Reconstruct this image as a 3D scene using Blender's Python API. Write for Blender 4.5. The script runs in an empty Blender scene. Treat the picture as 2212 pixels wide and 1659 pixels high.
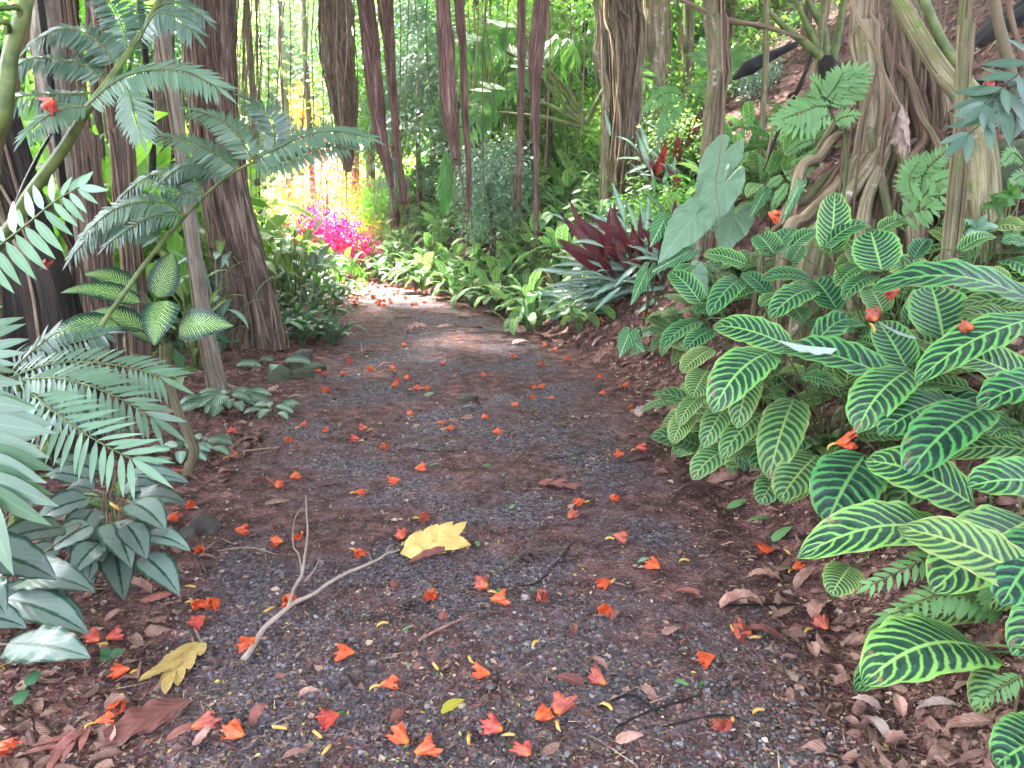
import bpy, math, random
import numpy as np
from mathutils import Vector, Matrix

scene = bpy.context.scene
R = math.radians
# ---------------------------------------------------------------- camera, sky, sun, exposure
PITCH = R(12.9)
FOC = 1663.0
CAMZ = 1.5
cam_d = bpy.data.cameras.new("camera")
cam_d.sensor_width = 36.0
cam_d.lens = 36.0 * FOC / 2212.0
cam_d.clip_start = 0.05
cam_d.clip_end = 1500
cam = bpy.data.objects.new("camera", cam_d)
scene.collection.objects.link(cam)
cam.location = (0, 0, CAMZ)
cam.rotation_euler = (R(90) - PITCH, 0, 0)
scene.camera = cam

SUN_EL, SUN_AZ = R(56), R(-32)          # azimuth from +Y towards +X
world = bpy.data.worlds.new("World")
scene.world = world
world.use_nodes = True
wn = world.node_tree.nodes
bg = wn["Background"]
sky = wn.new("ShaderNodeTexSky")
sky.sky_type = 'NISHITA'
sky.sun_disc = False
sky.sun_elevation = SUN_EL
sky.sun_rotation = SUN_AZ
sky.air_density = 1.0
sky.dust_density = 4.0
sky.ozone_density = 1.0
hsv0 = wn.new("ShaderNodeHueSaturation")          # a pale, thinly clouded sky
hsv0.inputs['Saturation'].default_value = 0.5
world.node_tree.links.new(sky.outputs[0], hsv0.inputs['Color'])
world.node_tree.links.new(hsv0.outputs[0], bg.inputs[0])
bg.inputs[1].default_value = 0.15
sun_d = bpy.data.lights.new("sun", 'SUN')
sun_d.energy = 4.6
sun_d.angle = R(3)
sun_d.color = (1.0, 0.94, 0.84)
sun = bpy.data.objects.new("sun", sun_d)
scene.collection.objects.link(sun)
sdir = Vector((math.sin(SUN_AZ) * math.cos(SUN_EL), math.cos(SUN_AZ) * math.cos(SUN_EL), math.sin(SUN_EL)))
sun.rotation_euler = sdir.to_track_quat('Z', 'Y').to_euler()
scene.view_settings.view_transform = 'Standard'
scene.view_settings.look = 'None'
scene.view_settings.exposure = 4.35
scene.view_settings.gamma = 1
cy = scene.cycles
cy.max_bounces = 6
cy.diffuse_bounces = 4
cy.glossy_bounces = 2
cy.transmission_bounces = 4
cy.transparent_max_bounces = 4
cy.caustics_reflective = False
cy.caustics_refractive = False
cy.sample_clamp_indirect = 6
cy.use_denoising = True
cy.use_adaptive_sampling = True
cy.adaptive_threshold = 0.02

rng = np.random.default_rng(7)
random.seed(7)
COL = scene.collection

# ---------------------------------------------------------------- numpy noise
_perm = np.random.default_rng(3).random((64, 64, 16)).astype(np.float64)
def vnoise(x, y, z=0.0):
    x = np.asarray(x, float); y = np.asarray(y, float); z = np.asarray(z, float) + np.zeros_like(x)
    xi, yi, zi = np.floor(x).astype(int), np.floor(y).astype(int), np.floor(z).astype(int)
    fx, fy, fz = x - xi, y - yi, z - zi
    fx = fx * fx * (3 - 2 * fx); fy = fy * fy * (3 - 2 * fy); fz = fz * fz * (3 - 2 * fz)
    r = 0
    for a in (0, 1):
        for b in (0, 1):
            for c in (0, 1):
                w = (fx if a else 1 - fx) * (fy if b else 1 - fy) * (fz if c else 1 - fz)
                r = r + w * _perm[(xi + a) % 64, (yi + b) % 64, (zi + c) % 16]
    return r * 2 - 1
def fbm(x, y, z=0.0, o=4):
    r, a, s = 0, 1.0, 0
    for k in range(o):
        r = r + a * vnoise(np.asarray(x) * 2 ** k + 7.3 * k, np.asarray(y) * 2 ** k + 3.1 * k, z); s += a; a *= .5
    return r / s

# ---------------------------------------------------------------- terrain
RY = np.array([-10, 1.8, 4, 5.5, 7, 10, 13.4, 17, 21, 30, 60])
RX = np.array([1.2, 1.12, 1.12, 1.1, .90, .22, -1.15, -3.25, -4.9, -7, -16])
LX = np.array([-1.3, -1.3, -1.75, -2.05, -2.15, -2.35, -3.0, -4.25, -6.0, -9, -20])
def xr(y): return np.interp(y, RY, RX)
def xl(y): return np.interp(y, RY, LX)
def H(x, y):
    x = np.asarray(x, float); y = np.asarray(y, float)
    u = np.maximum(x - xr(y), 0)
    amp = np.interp(y, [-10, 12, 20, 32], [.98, .92, .85, .5])
    h = amp * u * u / (u + .28)
    h = 14 * (1 - np.exp(-h / 14))
    w = np.maximum(xl(y) - x, 0)
    h = h + .10 * w / (w + .5) - .02 * np.clip(w - 2, 0, 10)
    off = np.clip(np.maximum(u, w) * 3, 0, 1)
    h = h + off * (.05 * fbm(x * 1.6, y * 1.6, 0, 3) + .12 * off * vnoise(x * .35, y * .35, 5) * np.clip(u + w, 0, 1))
    c = (x - xr(y)) * (x - xl(y))
    h = h + .012 * fbm(x * 2.2, y * 2.2, 2, 3) + .035 * np.clip(u * 2, 0, 1) * fbm(x * 5, y * 5, 7, 3)
    return h
def P(px, py, t):
    a = (px - 1106) / FOC; b = (829.5 - py) / FOC
    return Vector((a * t, (math.cos(PITCH) + b * math.sin(PITCH)) * t, CAMZ + (-math.sin(PITCH) + b * math.cos(PITCH)) * t))
def Gt(px, py):
    t = 1.2
    while t < 70:
        p = P(px, py, t)
        if p.z <= float(H(p.x, p.y)): return t
        t += .03 if t < 8 else .08
    return 70
def G(px, py):
    p = P(px, py, Gt(px, py)); return Vector((p.x, p.y, float(H(p.x, p.y))))
def gz(x, y): return Vector((x, y, float(H(x, y))))
def topx(p):
    v = p - Vector((0, 0, CAMZ)); t = v.y * math.cos(PITCH) - v.z * math.sin(PITCH)
    b = (v.y * math.sin(PITCH) + v.z * math.cos(PITCH)) / t
    return (1106 + v.x / t * FOC, 829.5 - b * FOC, t)

# ---------------------------------------------------------------- objects
def tag(o, label=None, cat=None, group=None, kind=None):
    if label: o["label"] = label
    if cat: o["category"] = cat
    if group: o["group"] = group
    if kind: o["kind"] = kind
    return o
def thing(name, label, cat, loc=(0, 0, 0), group=None):
    o = bpy.data.objects.new(name, None)
    o.empty_display_size = .1
    COL.objects.link(o); o.location = loc
    return tag(o, label, cat, group)
class MB:
    """collects arrays of vertices and faces, builds ONE mesh object"""
    def __init__(s): s.v = []; s.q = []; s.t = []; s.uq = []; s.ut = []; s.n = 0; s.mq = []; s.mt = []
    def add(s, v, quads=None, tris=None, uv=None, mi=0):
        v = np.asarray(v, np.float64).reshape(-1, 3)
        if uv is None: uv = np.zeros((len(v), 2))
        uv = np.asarray(uv, float).reshape(-1, 2)
        if quads is not None and len(quads):
            quads = np.asarray(quads, int); s.q.append(quads + s.n); s.uq.append(uv[quads.ravel()]); s.mq.append(np.full(len(quads), mi))
        if tris is not None and len(tris):
            tris = np.asarray(tris, int); s.t.append(tris + s.n); s.ut.append(uv[tris.ravel()]); s.mt.append(np.full(len(tris), mi))
        s.v.append(v); s.n += len(v)
    def mesh(s, name, mats, origin=(0, 0, 0), smooth=True):
        me = bpy.data.meshes.new(name)
        v = np.concatenate(s.v) - np.asarray(origin, float)
        q = np.concatenate(s.q) if s.q else np.zeros((0, 4), int)
        t = np.concatenate(s.t) if s.t else np.zeros((0, 3), int)
        me.vertices.add(len(v)); me.vertices.foreach_set("co", v.ravel())
        nl = q.size + t.size
        me.loops.add(nl); me.loops.foreach_set("vertex_index", np.concatenate([q.ravel(), t.ravel()]).astype(np.int32))
        me.polygons.add(len(q) + len(t))
        st = np.concatenate([np.arange(len(q)) * 4, q.size + np.arange(len(t)) * 3]).astype(np.int32)
        me.polygons.foreach_set("loop_start", st)
        me.polygons.foreach_set("material_index", np.concatenate((s.mq or []) + (s.mt or [])).astype(np.int32))
        uvl = me.uv_layers.new(name="UVMap")
        uvl.data.foreach_set("uv", np.concatenate(s.uq + s.ut).ravel())
        me.update(calc_edges=True)
        me.polygons.foreach_set("use_smooth", np.full(len(q) + len(t), smooth))
        for m in (mats if isinstance(mats, (list, tuple)) else [mats]): me.materials.append(m)
        me.validate()
        return me
    def build(s, name, mats, parent=None, origin=None, smooth=True):
        if not s.v: return None
        if origin is None: origin = tuple(parent.location) if parent is not None else (0, 0, 0)
        o = bpy.data.objects.new(name, s.mesh(name, mats, origin, smooth))
        COL.objects.link(o)
        if parent is not None:
            o.parent = parent
            o.location = Vector(origin) - pworld(parent)
        else: o.location = origin
        return o
def pworld(o):
    l = Vector(o.location)
    while o.parent is not None: o = o.parent; l = l + Vector(o.location)
    return l
def copy_tree(o, parent=None):
    c = o.copy(); COL.objects.link(c); c.parent = parent
    for ch in list(o.children): copy_tree(ch, c)
    return c

# ---------------------------------------------------------------- materials
def nmat(name):
    m = bpy.data.materials.new(name); m.use_nodes = True
    nt = m.node_tree
    for n in list(nt.nodes): nt.nodes.remove(n)
    return m, nt
class NB:
    def __init__(s, name):
        s.m, s.nt = nmat(name); s.N = s.nt.nodes; s.L = s.nt.links
    def n(s, typ, **kw):
        o = s.N.new(typ)
        for k, v in kw.items():
            if k == 'ins':
                for kk, vv in v.items(): s.set(o, kk, vv)
            else: setattr(o, k, v)
        return o
    def set(s, node, key, val):
        i = node.inputs[key]
        if hasattr(val, 'is_output') or isinstance(val, bpy.types.NodeSocket): s.L.new(val, i)
        else:
            if i.type == 'RGBA' and len(val) == 3: val = (*val, 1)
            i.default_value = val
    def m_(s, op, a, b=None, c=None, clamp=False):
        o = s.n('ShaderNodeMath', operation=op, use_clamp=clamp)
        s.set(o, 0, a)
        if b is not None: s.set(o, 1, b)
        if c is not None: s.set(o, 2, c)
        return o.outputs[0]
    def step(s, x, a, b):
        o = s.n('ShaderNodeMapRange', interpolation_type='SMOOTHSTEP'); s.set(o, 0, x); s.set(o, 1, a); s.set(o, 2, b)
        return o.outputs[0]
    def mix(s, f, a, b, bt='MIX'):
        o = s.n('ShaderNodeMix', data_type='RGBA', blend_type=bt)
        s.set(o, 0, f); s.set(o, 6, a); s.set(o, 7, b); return o.outputs[2]
    def noise(s, vec, scale, detail=3, rough=.55, dist=0):
        o = s.n('ShaderNodeTexNoise'); s.set(o, 'Scale', scale); s.set(o, 'Detail', detail); s.set(o, 'Roughness', rough); s.set(o, 'Distortion', dist)
        if vec is not None: s.set(o, 'Vector', vec)
        return o.outputs[0]
    def ramp(s, f, stops, interp='LINEAR'):
        o = s.n('ShaderNodeValToRGB'); cr = o.color_ramp; cr.interpolation = interp
        while len(cr.elements) < len(stops): cr.elements.new(.5)
        for e, (p, c) in zip(cr.elements, stops): e.position = p; e.color = (*c, 1)
        s.set(o, 0, f); return o.outputs[0]
    def bump(s, h, dist, strength=1.0):
        o = s.n('ShaderNodeBump'); s.set(o, 'Height', h); s.set(o, 'Distance', dist); s.set(o, 'Strength', strength); return o.outputs[0]
    def out(s, col, rough=.5, normal=None, transl=0, tcol=None, spec=.5, coat=0):
        p = s.n('ShaderNodeBsdfPrincipled'); s.set(p, 'Base Color', col); s.set(p, 'Roughness', rough); s.set(p, 'Specular IOR Level', spec)
        if normal is not None: s.set(p, 'Normal', normal)
        if coat: s.set(p, 'Coat Weight', coat); s.set(p, 'Coat Roughness', .35)
        sh = p.outputs[0]
        if transl:
            tr = s.n('ShaderNodeBsdfTranslucent'); s.set(tr, 0, tcol if tcol is not None else col)
            mx = s.n('ShaderNodeMixShader'); s.set(mx, 0, transl); s.L.new(sh, mx.inputs[1]); s.L.new(tr.outputs[0], mx.inputs[2]); sh = mx.outputs[0]
        o = s.n('ShaderNodeOutputMaterial'); s.L.new(sh, o.inputs[0]); return s.m

def uvxy(b):
    tc = b.n('ShaderNodeTexCoord'); sp = b.n('ShaderNodeSeparateXYZ'); b.L.new(tc.outputs['UV'], sp.inputs[0])
    u, v = sp.outputs[0], sp.outputs[1]
    x = b.m_('ABSOLUTE', b.m_('MULTIPLY_ADD', u, 2, -1))
    return tc, u, v, x
def rndval(b):
    o = b.n('ShaderNodeObjectInfo'); return o.outputs['Random']
def rndisl(b):
    o = b.n('ShaderNodeNewGeometry'); return o.outputs['Random Per Island']

def mat_zebra(name, dark, light, N=10.5, slant=.30, thr=.31, rim=(.42, .40, .16), brown=.5, rough=.42, transl=.28):
    b = NB(name); tc, u, v, x = uvxy(b); r = rndval(b)
    obj = tc.outputs['Object']
    nz = b.noise(obj, 26, 3); nz2 = b.noise(obj, 90, 2)
    s = b.m_('SUBTRACT', v, b.m_('ADD', b.m_('MULTIPLY', x, slant * .30), b.m_('MULTIPLY', b.m_('MULTIPLY', x, x), slant * .42)))
    sd = b.n('ShaderNodeMath', operation='SIGN'); b.set(sd, 0, b.m_('SUBTRACT', u, .5))
    s = b.m_('MULTIPLY_ADD', s, b.m_('MULTIPLY_ADD', r, N * .35, N * .85), b.m_('MULTIPLY', nz, .55))
    s = b.m_('ADD', s, b.m_('MULTIPLY', sd.outputs[0], .2))
    f = b.m_('FRACT', b.m_('ADD', s, 10))
    tri = b.m_('MULTIPLY', b.m_('ABSOLUTE', b.m_('SUBTRACT', f, .5)), 2)      # 1 on the vein
    # dark area narrows towards the margin
    t = b.m_('MULTIPLY_ADD', b.m_('POWER', x, 3.0), -.55, 1 - thr + .12)
    t = b.m_('ADD', t, b.m_('MULTIPLY', b.m_('SUBTRACT', nz2, .5), .32))
    li = b.step(b.m_('SUBTRACT', tri, t), -.20, .16)
    mid = b.m_('SUBTRACT', 1, b.step(x, .03, .075))
    li = b.m_('MAXIMUM', li, mid)
    edge = b.step(b.m_('ADD', x, b.m_('MULTIPLY', b.m_('SUBTRACT', nz2, .5), .12)), .85, .93)
    li = b.m_('MAXIMUM', li, edge)
    lc = b.mix(b.m_('MULTIPLY', r, .6), light, tuple(c * k for c, k in zip(light, (1.7, 1.15, .8))))
    lc = b.mix(b.m_('MULTIPLY', mid, .55), lc, (light[0] * 2.6, light[1] * 1.35, light[2] * 1.7))
    dc = b.mix(b.step(nz, .35, .75), dark, tuple(c * 1.9 for c in dark))
    c = b.mix(li, dc, lc)
    e2 = b.step(b.m_('ADD', x, b.m_('MULTIPLY', b.m_('SUBTRACT', nz, .5), .25)), .955, 1.0)
    c = b.mix(b.m_('MULTIPLY', e2, brown), c, rim)
    # brown spots of wear near the tip
    wear = b.m_('MULTIPLY', b.step(b.noise(obj, 15, 4, .7), .57, .64), b.step(b.m_('ADD', v, b.m_('MULTIPLY', x, .35)), .85, 1.15))
    c = b.mix(b.m_('MULTIPLY', wear, .8), c, (.22, .13, .06))
    sp_ = b.step(b.noise(obj, 130, 2, .5), .71, .74)
    c = b.mix(b.m_('MULTIPLY', sp_, .7), c, (.35, .33, .18))
    hsv = b.n('ShaderNodeHueSaturation'); b.set(hsv, 'Color', c); b.set(hsv, 'Value', b.m_('MULTIPLY_ADD', r, .4, .8)); b.set(hsv, 'Hue', b.m_('MULTIPLY_ADD', r, -.03, .515)); c = hsv.outputs[0]
    h = b.m_('ADD', b.m_('MULTIPLY', tri, .6), b.m_('MULTIPLY', nz2, .5))
    return b.out(c, b.m_('MULTIPLY_ADD', nz, .3, rough - .15), b.bump(h, .005, .9), transl, b.mix(.10, c, (.35, .7, .1)))
def mat_leaf(name, c1, c2, rough=.45, transl=.3, tcol=None, island=True, ribs=0, spec=.5):
    b = NB(name); tc, u, v, x = uvxy(b); r = rndval(b); ri = rndisl(b) if island else r
    c = b.mix(b.m_('FRACT', b.m_('ADD', r, ri)), c1, c2)
    nz = b.noise(tc.outputs['Object'], 9, 3)
    c = b.mix(b.m_('MULTIPLY', b.step(nz, .45, .8), .35), c, tuple(k * 1.7 for k in c2))
    mid = b.m_('SUBTRACT', 1, b.step(x, .03, .10))
    c = b.mix(b.m_('MULTIPLY', mid, .35), c, tuple(min(1, k * 2.2 + .02) for k in c2))
    nrm = None
    if ribs:
        s = b.m_('MULTIPLY', b.m_('SUBTRACT', v, b.m_('MULTIPLY', x, .3)), ribs)
        nrm = b.bump(b.m_('SINE', b.m_('MULTIPLY', s, 6.283)), .002, .6)
    return b.out(c, rough, nrm, transl, tcol if tcol else b.mix(.5, c, tuple(min(1, k * 3) for k in c2)), spec)
def mat_dieff(name):
    b = NB(name); tc, u, v, x = uvxy(b); r = rndval(b); obj = tc.outputs['Object']
    mp = b.n('ShaderNodeMapping'); b.L.new(tc.outputs['UV'], mp.inputs[0]); b.set(mp, 'Scale', (6, 10, 1))
    nz = b.noise(mp.outputs[0], 2.2, 3)
    s = b.m_('MULTIPLY_ADD', b.m_('SUBTRACT', v, b.m_('MULTIPLY', b.m_('POWER', x, .8), .22)), 21, b.m_('MULTIPLY', nz, 1.2))
    f = b.m_('FRACT', b.m_('ADD', s, 10)); tri = b.m_('MULTIPLY', b.m_('ABSOLUTE', b.m_('SUBTRACT', f, .5)), 2)
    t = b.m_('ADD', b.m_('MULTIPLY_ADD', b.m_('POWER', x, 2), .75, .40), b.m_('MULTIPLY', b.m_('SUBTRACT', b.noise(mp.outputs[0], 6, 2), .5), 1.3))
    li = b.m_('MULTIPLY', b.step(b.m_('SUBTRACT', tri, t), 0, .12), b.m_('SUBTRACT', 1, b.step(x, .66, .86)))
    c = b.mix(li, b.mix(nz, (.006, .03, .02), (.015, .055, .03)), (.32, .52, .14))
    h = b.m_('SINE', b.m_('MULTIPLY', s, 3.14))
    return b.out(c, .38, b.bump(h, .002, .5), .15, c)
def mat_silver(name):
    b = NB(name); tc, u, v, x = uvxy(b); r = rndval(b); obj = tc.outputs['Object']
    mp = b.n('ShaderNodeMapping'); b.L.new(tc.outputs['UV'], mp.inputs[0]); b.set(mp, 'Scale', (2, 9, 1))
    s = b.m_('ADD', v, b.m_('MULTIPLY', x, -.45))
    cb = b.n('ShaderNodeCombineXYZ'); b.set(cb, 0, x); b.set(cb, 1, b.m_('MULTIPLY', s, 9))
    jag = b.noise(cb.outputs[0], 1.1, 4, .75)
    e = b.m_('ADD', x, b.m_('MULTIPLY', b.m_('SUBTRACT', jag, .5), .34))
    sil = b.m_('MULTIPLY', b.m_('SUBTRACT', 1, b.step(e, .76, .88)), b.step(e, .05, .14))
    c = b.mix(sil, b.mix(jag, (.008, .035, .022), (.02, .065, .035)), b.mix(jag, (.10, .14, .118), (.15, .195, .165)))
    hsv = b.n('ShaderNodeHueSaturation'); b.set(hsv, 'Color', c); b.set(hsv, 'Value', b.m_('MULTIPLY_ADD', r, .7, .5)); c = hsv.outputs[0]
    spot = b.step(b.noise(obj, 60, 2), .72, .76)
    c = b.mix(b.m_('MULTIPLY', spot, .6), c, (.05, .03, .02))
    return b.out(c, .36, b.bump(b.m_('ADD', b.m_('SINE', b.m_('MULTIPLY', s, 44)), jag), .0012, .2), .12, c)
def mat_herring(name, silver, dark, N=11, slant=.35, w=.5, transl=.2, inner=.92):
    b = NB(name); tc, u, v, x = uvxy(b); r = rndval(b)
    nz = b.noise(tc.outputs['Object'], 40, 2)
    s = b.m_('MULTIPLY_ADD', b.m_('SUBTRACT', v, b.m_('MULTIPLY', x, slant)), N, b.m_('MULTIPLY', nz, .4))
    f = b.m_('FRACT', b.m_('ADD', s, 10)); tri = b.m_('MULTIPLY', b.m_('ABSOLUTE', b.m_('SUBTRACT', f, .5)), 2)
    li = b.step(b.m_('SUBTRACT', tri, b.m_('MULTIPLY_ADD', x, .5, w - .25)), -.08, .08)
    mid = b.m_('SUBTRACT', 1, b.step(x, .03, .08)); li = b.m_('MAXIMUM', li, mid)
    li = b.m_('MULTIPLY', li, b.m_('SUBTRACT', 1, b.step(x, inner, inner + .06)))
    c = b.mix(li, dark, silver)
    hsv = b.n('ShaderNodeHueSaturation'); b.set(hsv, 'Color', c); b.set(hsv, 'Value', b.m_('MULTIPLY_ADD', r, .6, .7)); c = hsv.outputs[0]
    return b.out(c, .4, b.bump(tri, .0015, .6), transl, c)
def mat_heart(name, base, vein, rough=.4):
    b = NB(name); tc, u, v, x = uvxy(b); r = rndval(b)
    s = b.m_('MULTIPLY', b.m_('SUBTRACT', v, b.m_('MULTIPLY', x, .38)), 8)
    f = b.m_('FRACT', b.m_('ADD', s, 10)); tri = b.m_('MULTIPLY', b.m_('ABSOLUTE', b.m_('SUBTRACT', f, .5)), 2)
    li = b.step(tri, .86, .97)
    li = b.m_('MAXIMUM', li, b.m_('SUBTRACT', 1, b.step(x, .02, .05)))
    nz = b.noise(tc.outputs['Object'], 12, 3)
    c = b.mix(li, b.mix(nz, base, tuple(k * 1.6 for k in base)), vein)
    return b.out(c, rough, b.bump(b.m_('SUBTRACT', 1, tri), .004, .6), .25, c)
def mat_bark(name, c1, c2, c3, stretch=10, scale=6, rough=.85, moss=0, bumpd=.02, spots=0):
    b = NB(name); tc = b.n('ShaderNodeTexCoord')
    mp = b.n('ShaderNodeMapping'); b.L.new(tc.outputs['UV'], mp.inputs[0]); b.set(mp, 'Scale', (stretch, 1, 1))
    n1 = b.noise(mp.outputs[0], scale, 5, .65, .6)
    obj = tc.outputs['Object']
    n2 = b.noise(obj, 3.5, 4)
    c = b.ramp(n1, [(.34, c1), (.50, c2), (.64, c3)])
    c = b.mix(b.m_('MULTIPLY', b.step(n2, .4, .7), .45), c, tuple(k * .45 for k in c2))
    r = rndval(b)
    if moss:
        c = b.mix(b.m_('MULTIPLY', b.step(b.noise(obj, 5, 4, .7), .52, .66), moss), c, (.10, .15, .03))
    if spots:
        c = b.mix(b.m_('MULTIPLY', b.step(b.noise(obj, 11, 3, .6), .64, .67), spots), c, (.42, .42, .36))
    hsv = b.n('ShaderNodeHueSaturation'); b.set(hsv, 'Color', c); b.set(hsv, 'Value', b.m_('MULTIPLY_ADD', r, .5, .75)); c = hsv.outputs[0]
    fine = b.noise(mp.outputs[0], scale * 4, 3, .7)
    return b.out(c, rough, b.bump(b.m_('ADD', n1, b.m_('MULTIPLY', fine, .4)), bumpd, .9), 0, None, .25)
def mat_plain(name, c1, c2, scale=8, rough=.7, transl=0, bumpd=0, spec=.4, island=False):
    b = NB(name); tc = b.n('ShaderNodeTexCoord'); n = b.noise(tc.outputs['Object'], scale, 4, .6)
    f = b.step(n, .3, .7)
    if island: f = b.m_('FRACT', b.m_('ADD', b.m_('MULTIPLY', f, .5), rndisl(b)))
    c = b.mix(f, c1, c2)
    return b.out(c, rough, b.bump(n, bumpd) if bumpd else None, transl, c, spec)
def mat_multi(name, stops, rough=.8, transl=0, bumpd=0, spec=.3):
    b = NB(name); tc = b.n('ShaderNodeTexCoord')
    c = b.ramp(rndisl(b), stops, 'CONSTANT')
    n = b.noise(tc.outputs['Object'], 60, 3)
    c = b.mix(b.m_('MULTIPLY', n, .5), c, (0.02, .015, .012))
    return b.out(c, rough, b.bump(n, bumpd) if bumpd else None, transl, c, spec)
def mat_ground(name, gravel):
    b = NB(name); tc = b.n('ShaderNodeTexCoord'); o = tc.outputs['Object']
    big = b.noise(o, 1.3, 4, .6); mid = b.noise(o, 9, 5, .65); fine = b.noise(o, 60, 4, .7)
    vor = b.n('ShaderNodeTexVoronoi'); b.set(vor, 'Vector', o); b.set(vor, 'Scale', 75.0)
    soil = b.ramp(mid, [(.34, (.028, .011, .011)), (.5, (.10, .039, .039)), (.66, (.28, .125, .12))])
    soil = b.mix(b.step(fine, .52, .70), soil, (.22, .135, .11))
    if gravel:
        vc = b.n('ShaderNodeSeparateColor'); b.L.new(vor.outputs['Color'], vc.inputs[0])
        gr = b.ramp(vc.outputs[0], [(0, (.022, .020, .022)), (.5, (.085, .064, .078)), (1, (.22, .170, .195))])
        at = b.n('ShaderNodeAttribute', attribute_name='edge')
        f = b.m_('MULTIPLY', b.step(b.m_('ADD', b.m_('MULTIPLY', big, .8), b.m_('MULTIPLY', mid, .35)), .48, .66), at.outputs['Fac'])
        c = b.mix(f, soil, gr)
    else: c = soil
    h = b.m_('ADD', b.m_('MULTIPLY', mid, 2.0), b.m_('ADD', b.m_('MULTIPLY', vor.outputs[0], .5), b.m_('MULTIPLY', fine, .8)))
    return b.out(c, .85, b.bump(h, .03, 1.0), 0, None, .25)

# ---------------------------------------------------------------- shape helpers
def bez(pts, n):
    """smooth curve through control points (Catmull-Rom), n samples"""
    p = np.array([tuple(q) for q in pts], float)
    if len(p) == 2: 
        t = np.linspace(0, 1, n)[:, None]; return p[0] * (1 - t) + p[1] * t
    p = np.vstack([2 * p[0] - p[1], p, 2 * p[-1] - p[-2]])
    out = []
    m = len(p) - 3
    ts = np.linspace(0, m - 1e-6, n)
    for t in ts:
        i = int(t); f = t - i
        a, b_, c, d = p[i], p[i + 1], p[i + 2], p[i + 3]
        out.append(.5 * ((2 * b_) + (-a + c) * f + (2 * a - 5 * b_ + 4 * c - d) * f * f + (-a + 3 * b_ - 3 * c + d) * f ** 3))
    return np.array(out)
def norm(v): return v / np.maximum(np.linalg.norm(v, axis=-1, keepdims=True), 1e-9)
def tangents(c): return norm(np.gradient(c, axis=0))
def frames(c, up=(0, 0, 1)):
    T = tangents(c); u = np.asarray(up, float)
    S = np.cross(T, np.broadcast_to(u, T.shape)); bad = np.linalg.norm(S, axis=1) < .05
    S[bad] = np.cross(T[bad], [1, 0, 0.01]); S = norm(S)
    for i in range(1, len(S)):
        s = S[i - 1] - T[i] * np.dot(S[i - 1], T[i]); s /= max(np.linalg.norm(s), 1e-9); S[i] = s
    return T, S, norm(np.cross(S, T))
def tube(mb, pts, radii, n=8, seg=None, disp=None, mi=0, uvs=1.0, close=True):
    seg = seg or max(2, len(pts) * 4)
    c = bez(pts, seg) if seg != len(pts) else np.array([tuple(p) for p in pts], float)
    T, S, N = frames(c)
    rr = np.interp(np.linspace(0, 1, seg), np.linspace(0, 1, len(radii)), radii)
    a = np.linspace(0, 2 * np.pi, n, endpoint=False)
    L = np.concatenate([[0], np.cumsum(np.linalg.norm(np.diff(c, axis=0), axis=1))])
    A, LL = np.meshgrid(a, L); RR = np.repeat(rr[:, None], n, 1)
    if disp is not None: RR = RR * disp(A, LL)
    v = c[:, None] + RR[..., None] * (np.cos(A)[..., None] * S[:, None] + np.sin(A)[..., None] * N[:, None])
    # duplicate the seam column for uv
    v = np.concatenate([v, v[:, :1]], 1)
    U = np.linspace(0, 1, n + 1); uv = np.stack(np.meshgrid(U, L * uvs), -1)
    i = np.arange(seg - 1)[:, None] * (n + 1) + np.arange(n)[None]
    q = np.stack([i, i + 1, i + n + 2, i + n + 1], -1).reshape(-1, 4)
    mb.add(v.reshape(-1, 3), q, None, uv.reshape(-1, 2), mi)
    if close:
        for k, fl in ((0, 1), (seg - 1, 0)):
            ring = np.vstack([v[k, :n], c[k]]); j = np.arange(n)
            t = np.stack([j, (j + 1) % n, np.full(n, n)], 1)
            mb.add(ring, None, t if not fl else t[:, ::-1], None, mi)
SHP = {
 'oblong': ([0, .04, .12, .25, .45, .65, .8, .9, .96, 1], [.06, .42, .74, .94, 1, .93, .76, .52, .30, 0]),
 'lance': ([0, .05, .2, .35, .55, .75, .9, 1], [.05, .3, .78, 1, .93, .62, .26, 0]),
 'ovate': ([0, .03, .1, .25, .45, .65, .82, .93, 1], [.1, .45, .78, 1, .97, .76, .45, .2, 0]),
 'strap': ([0, .1, .5, .85, 1], [.5, .8, 1, .7, 0]),
}
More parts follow.
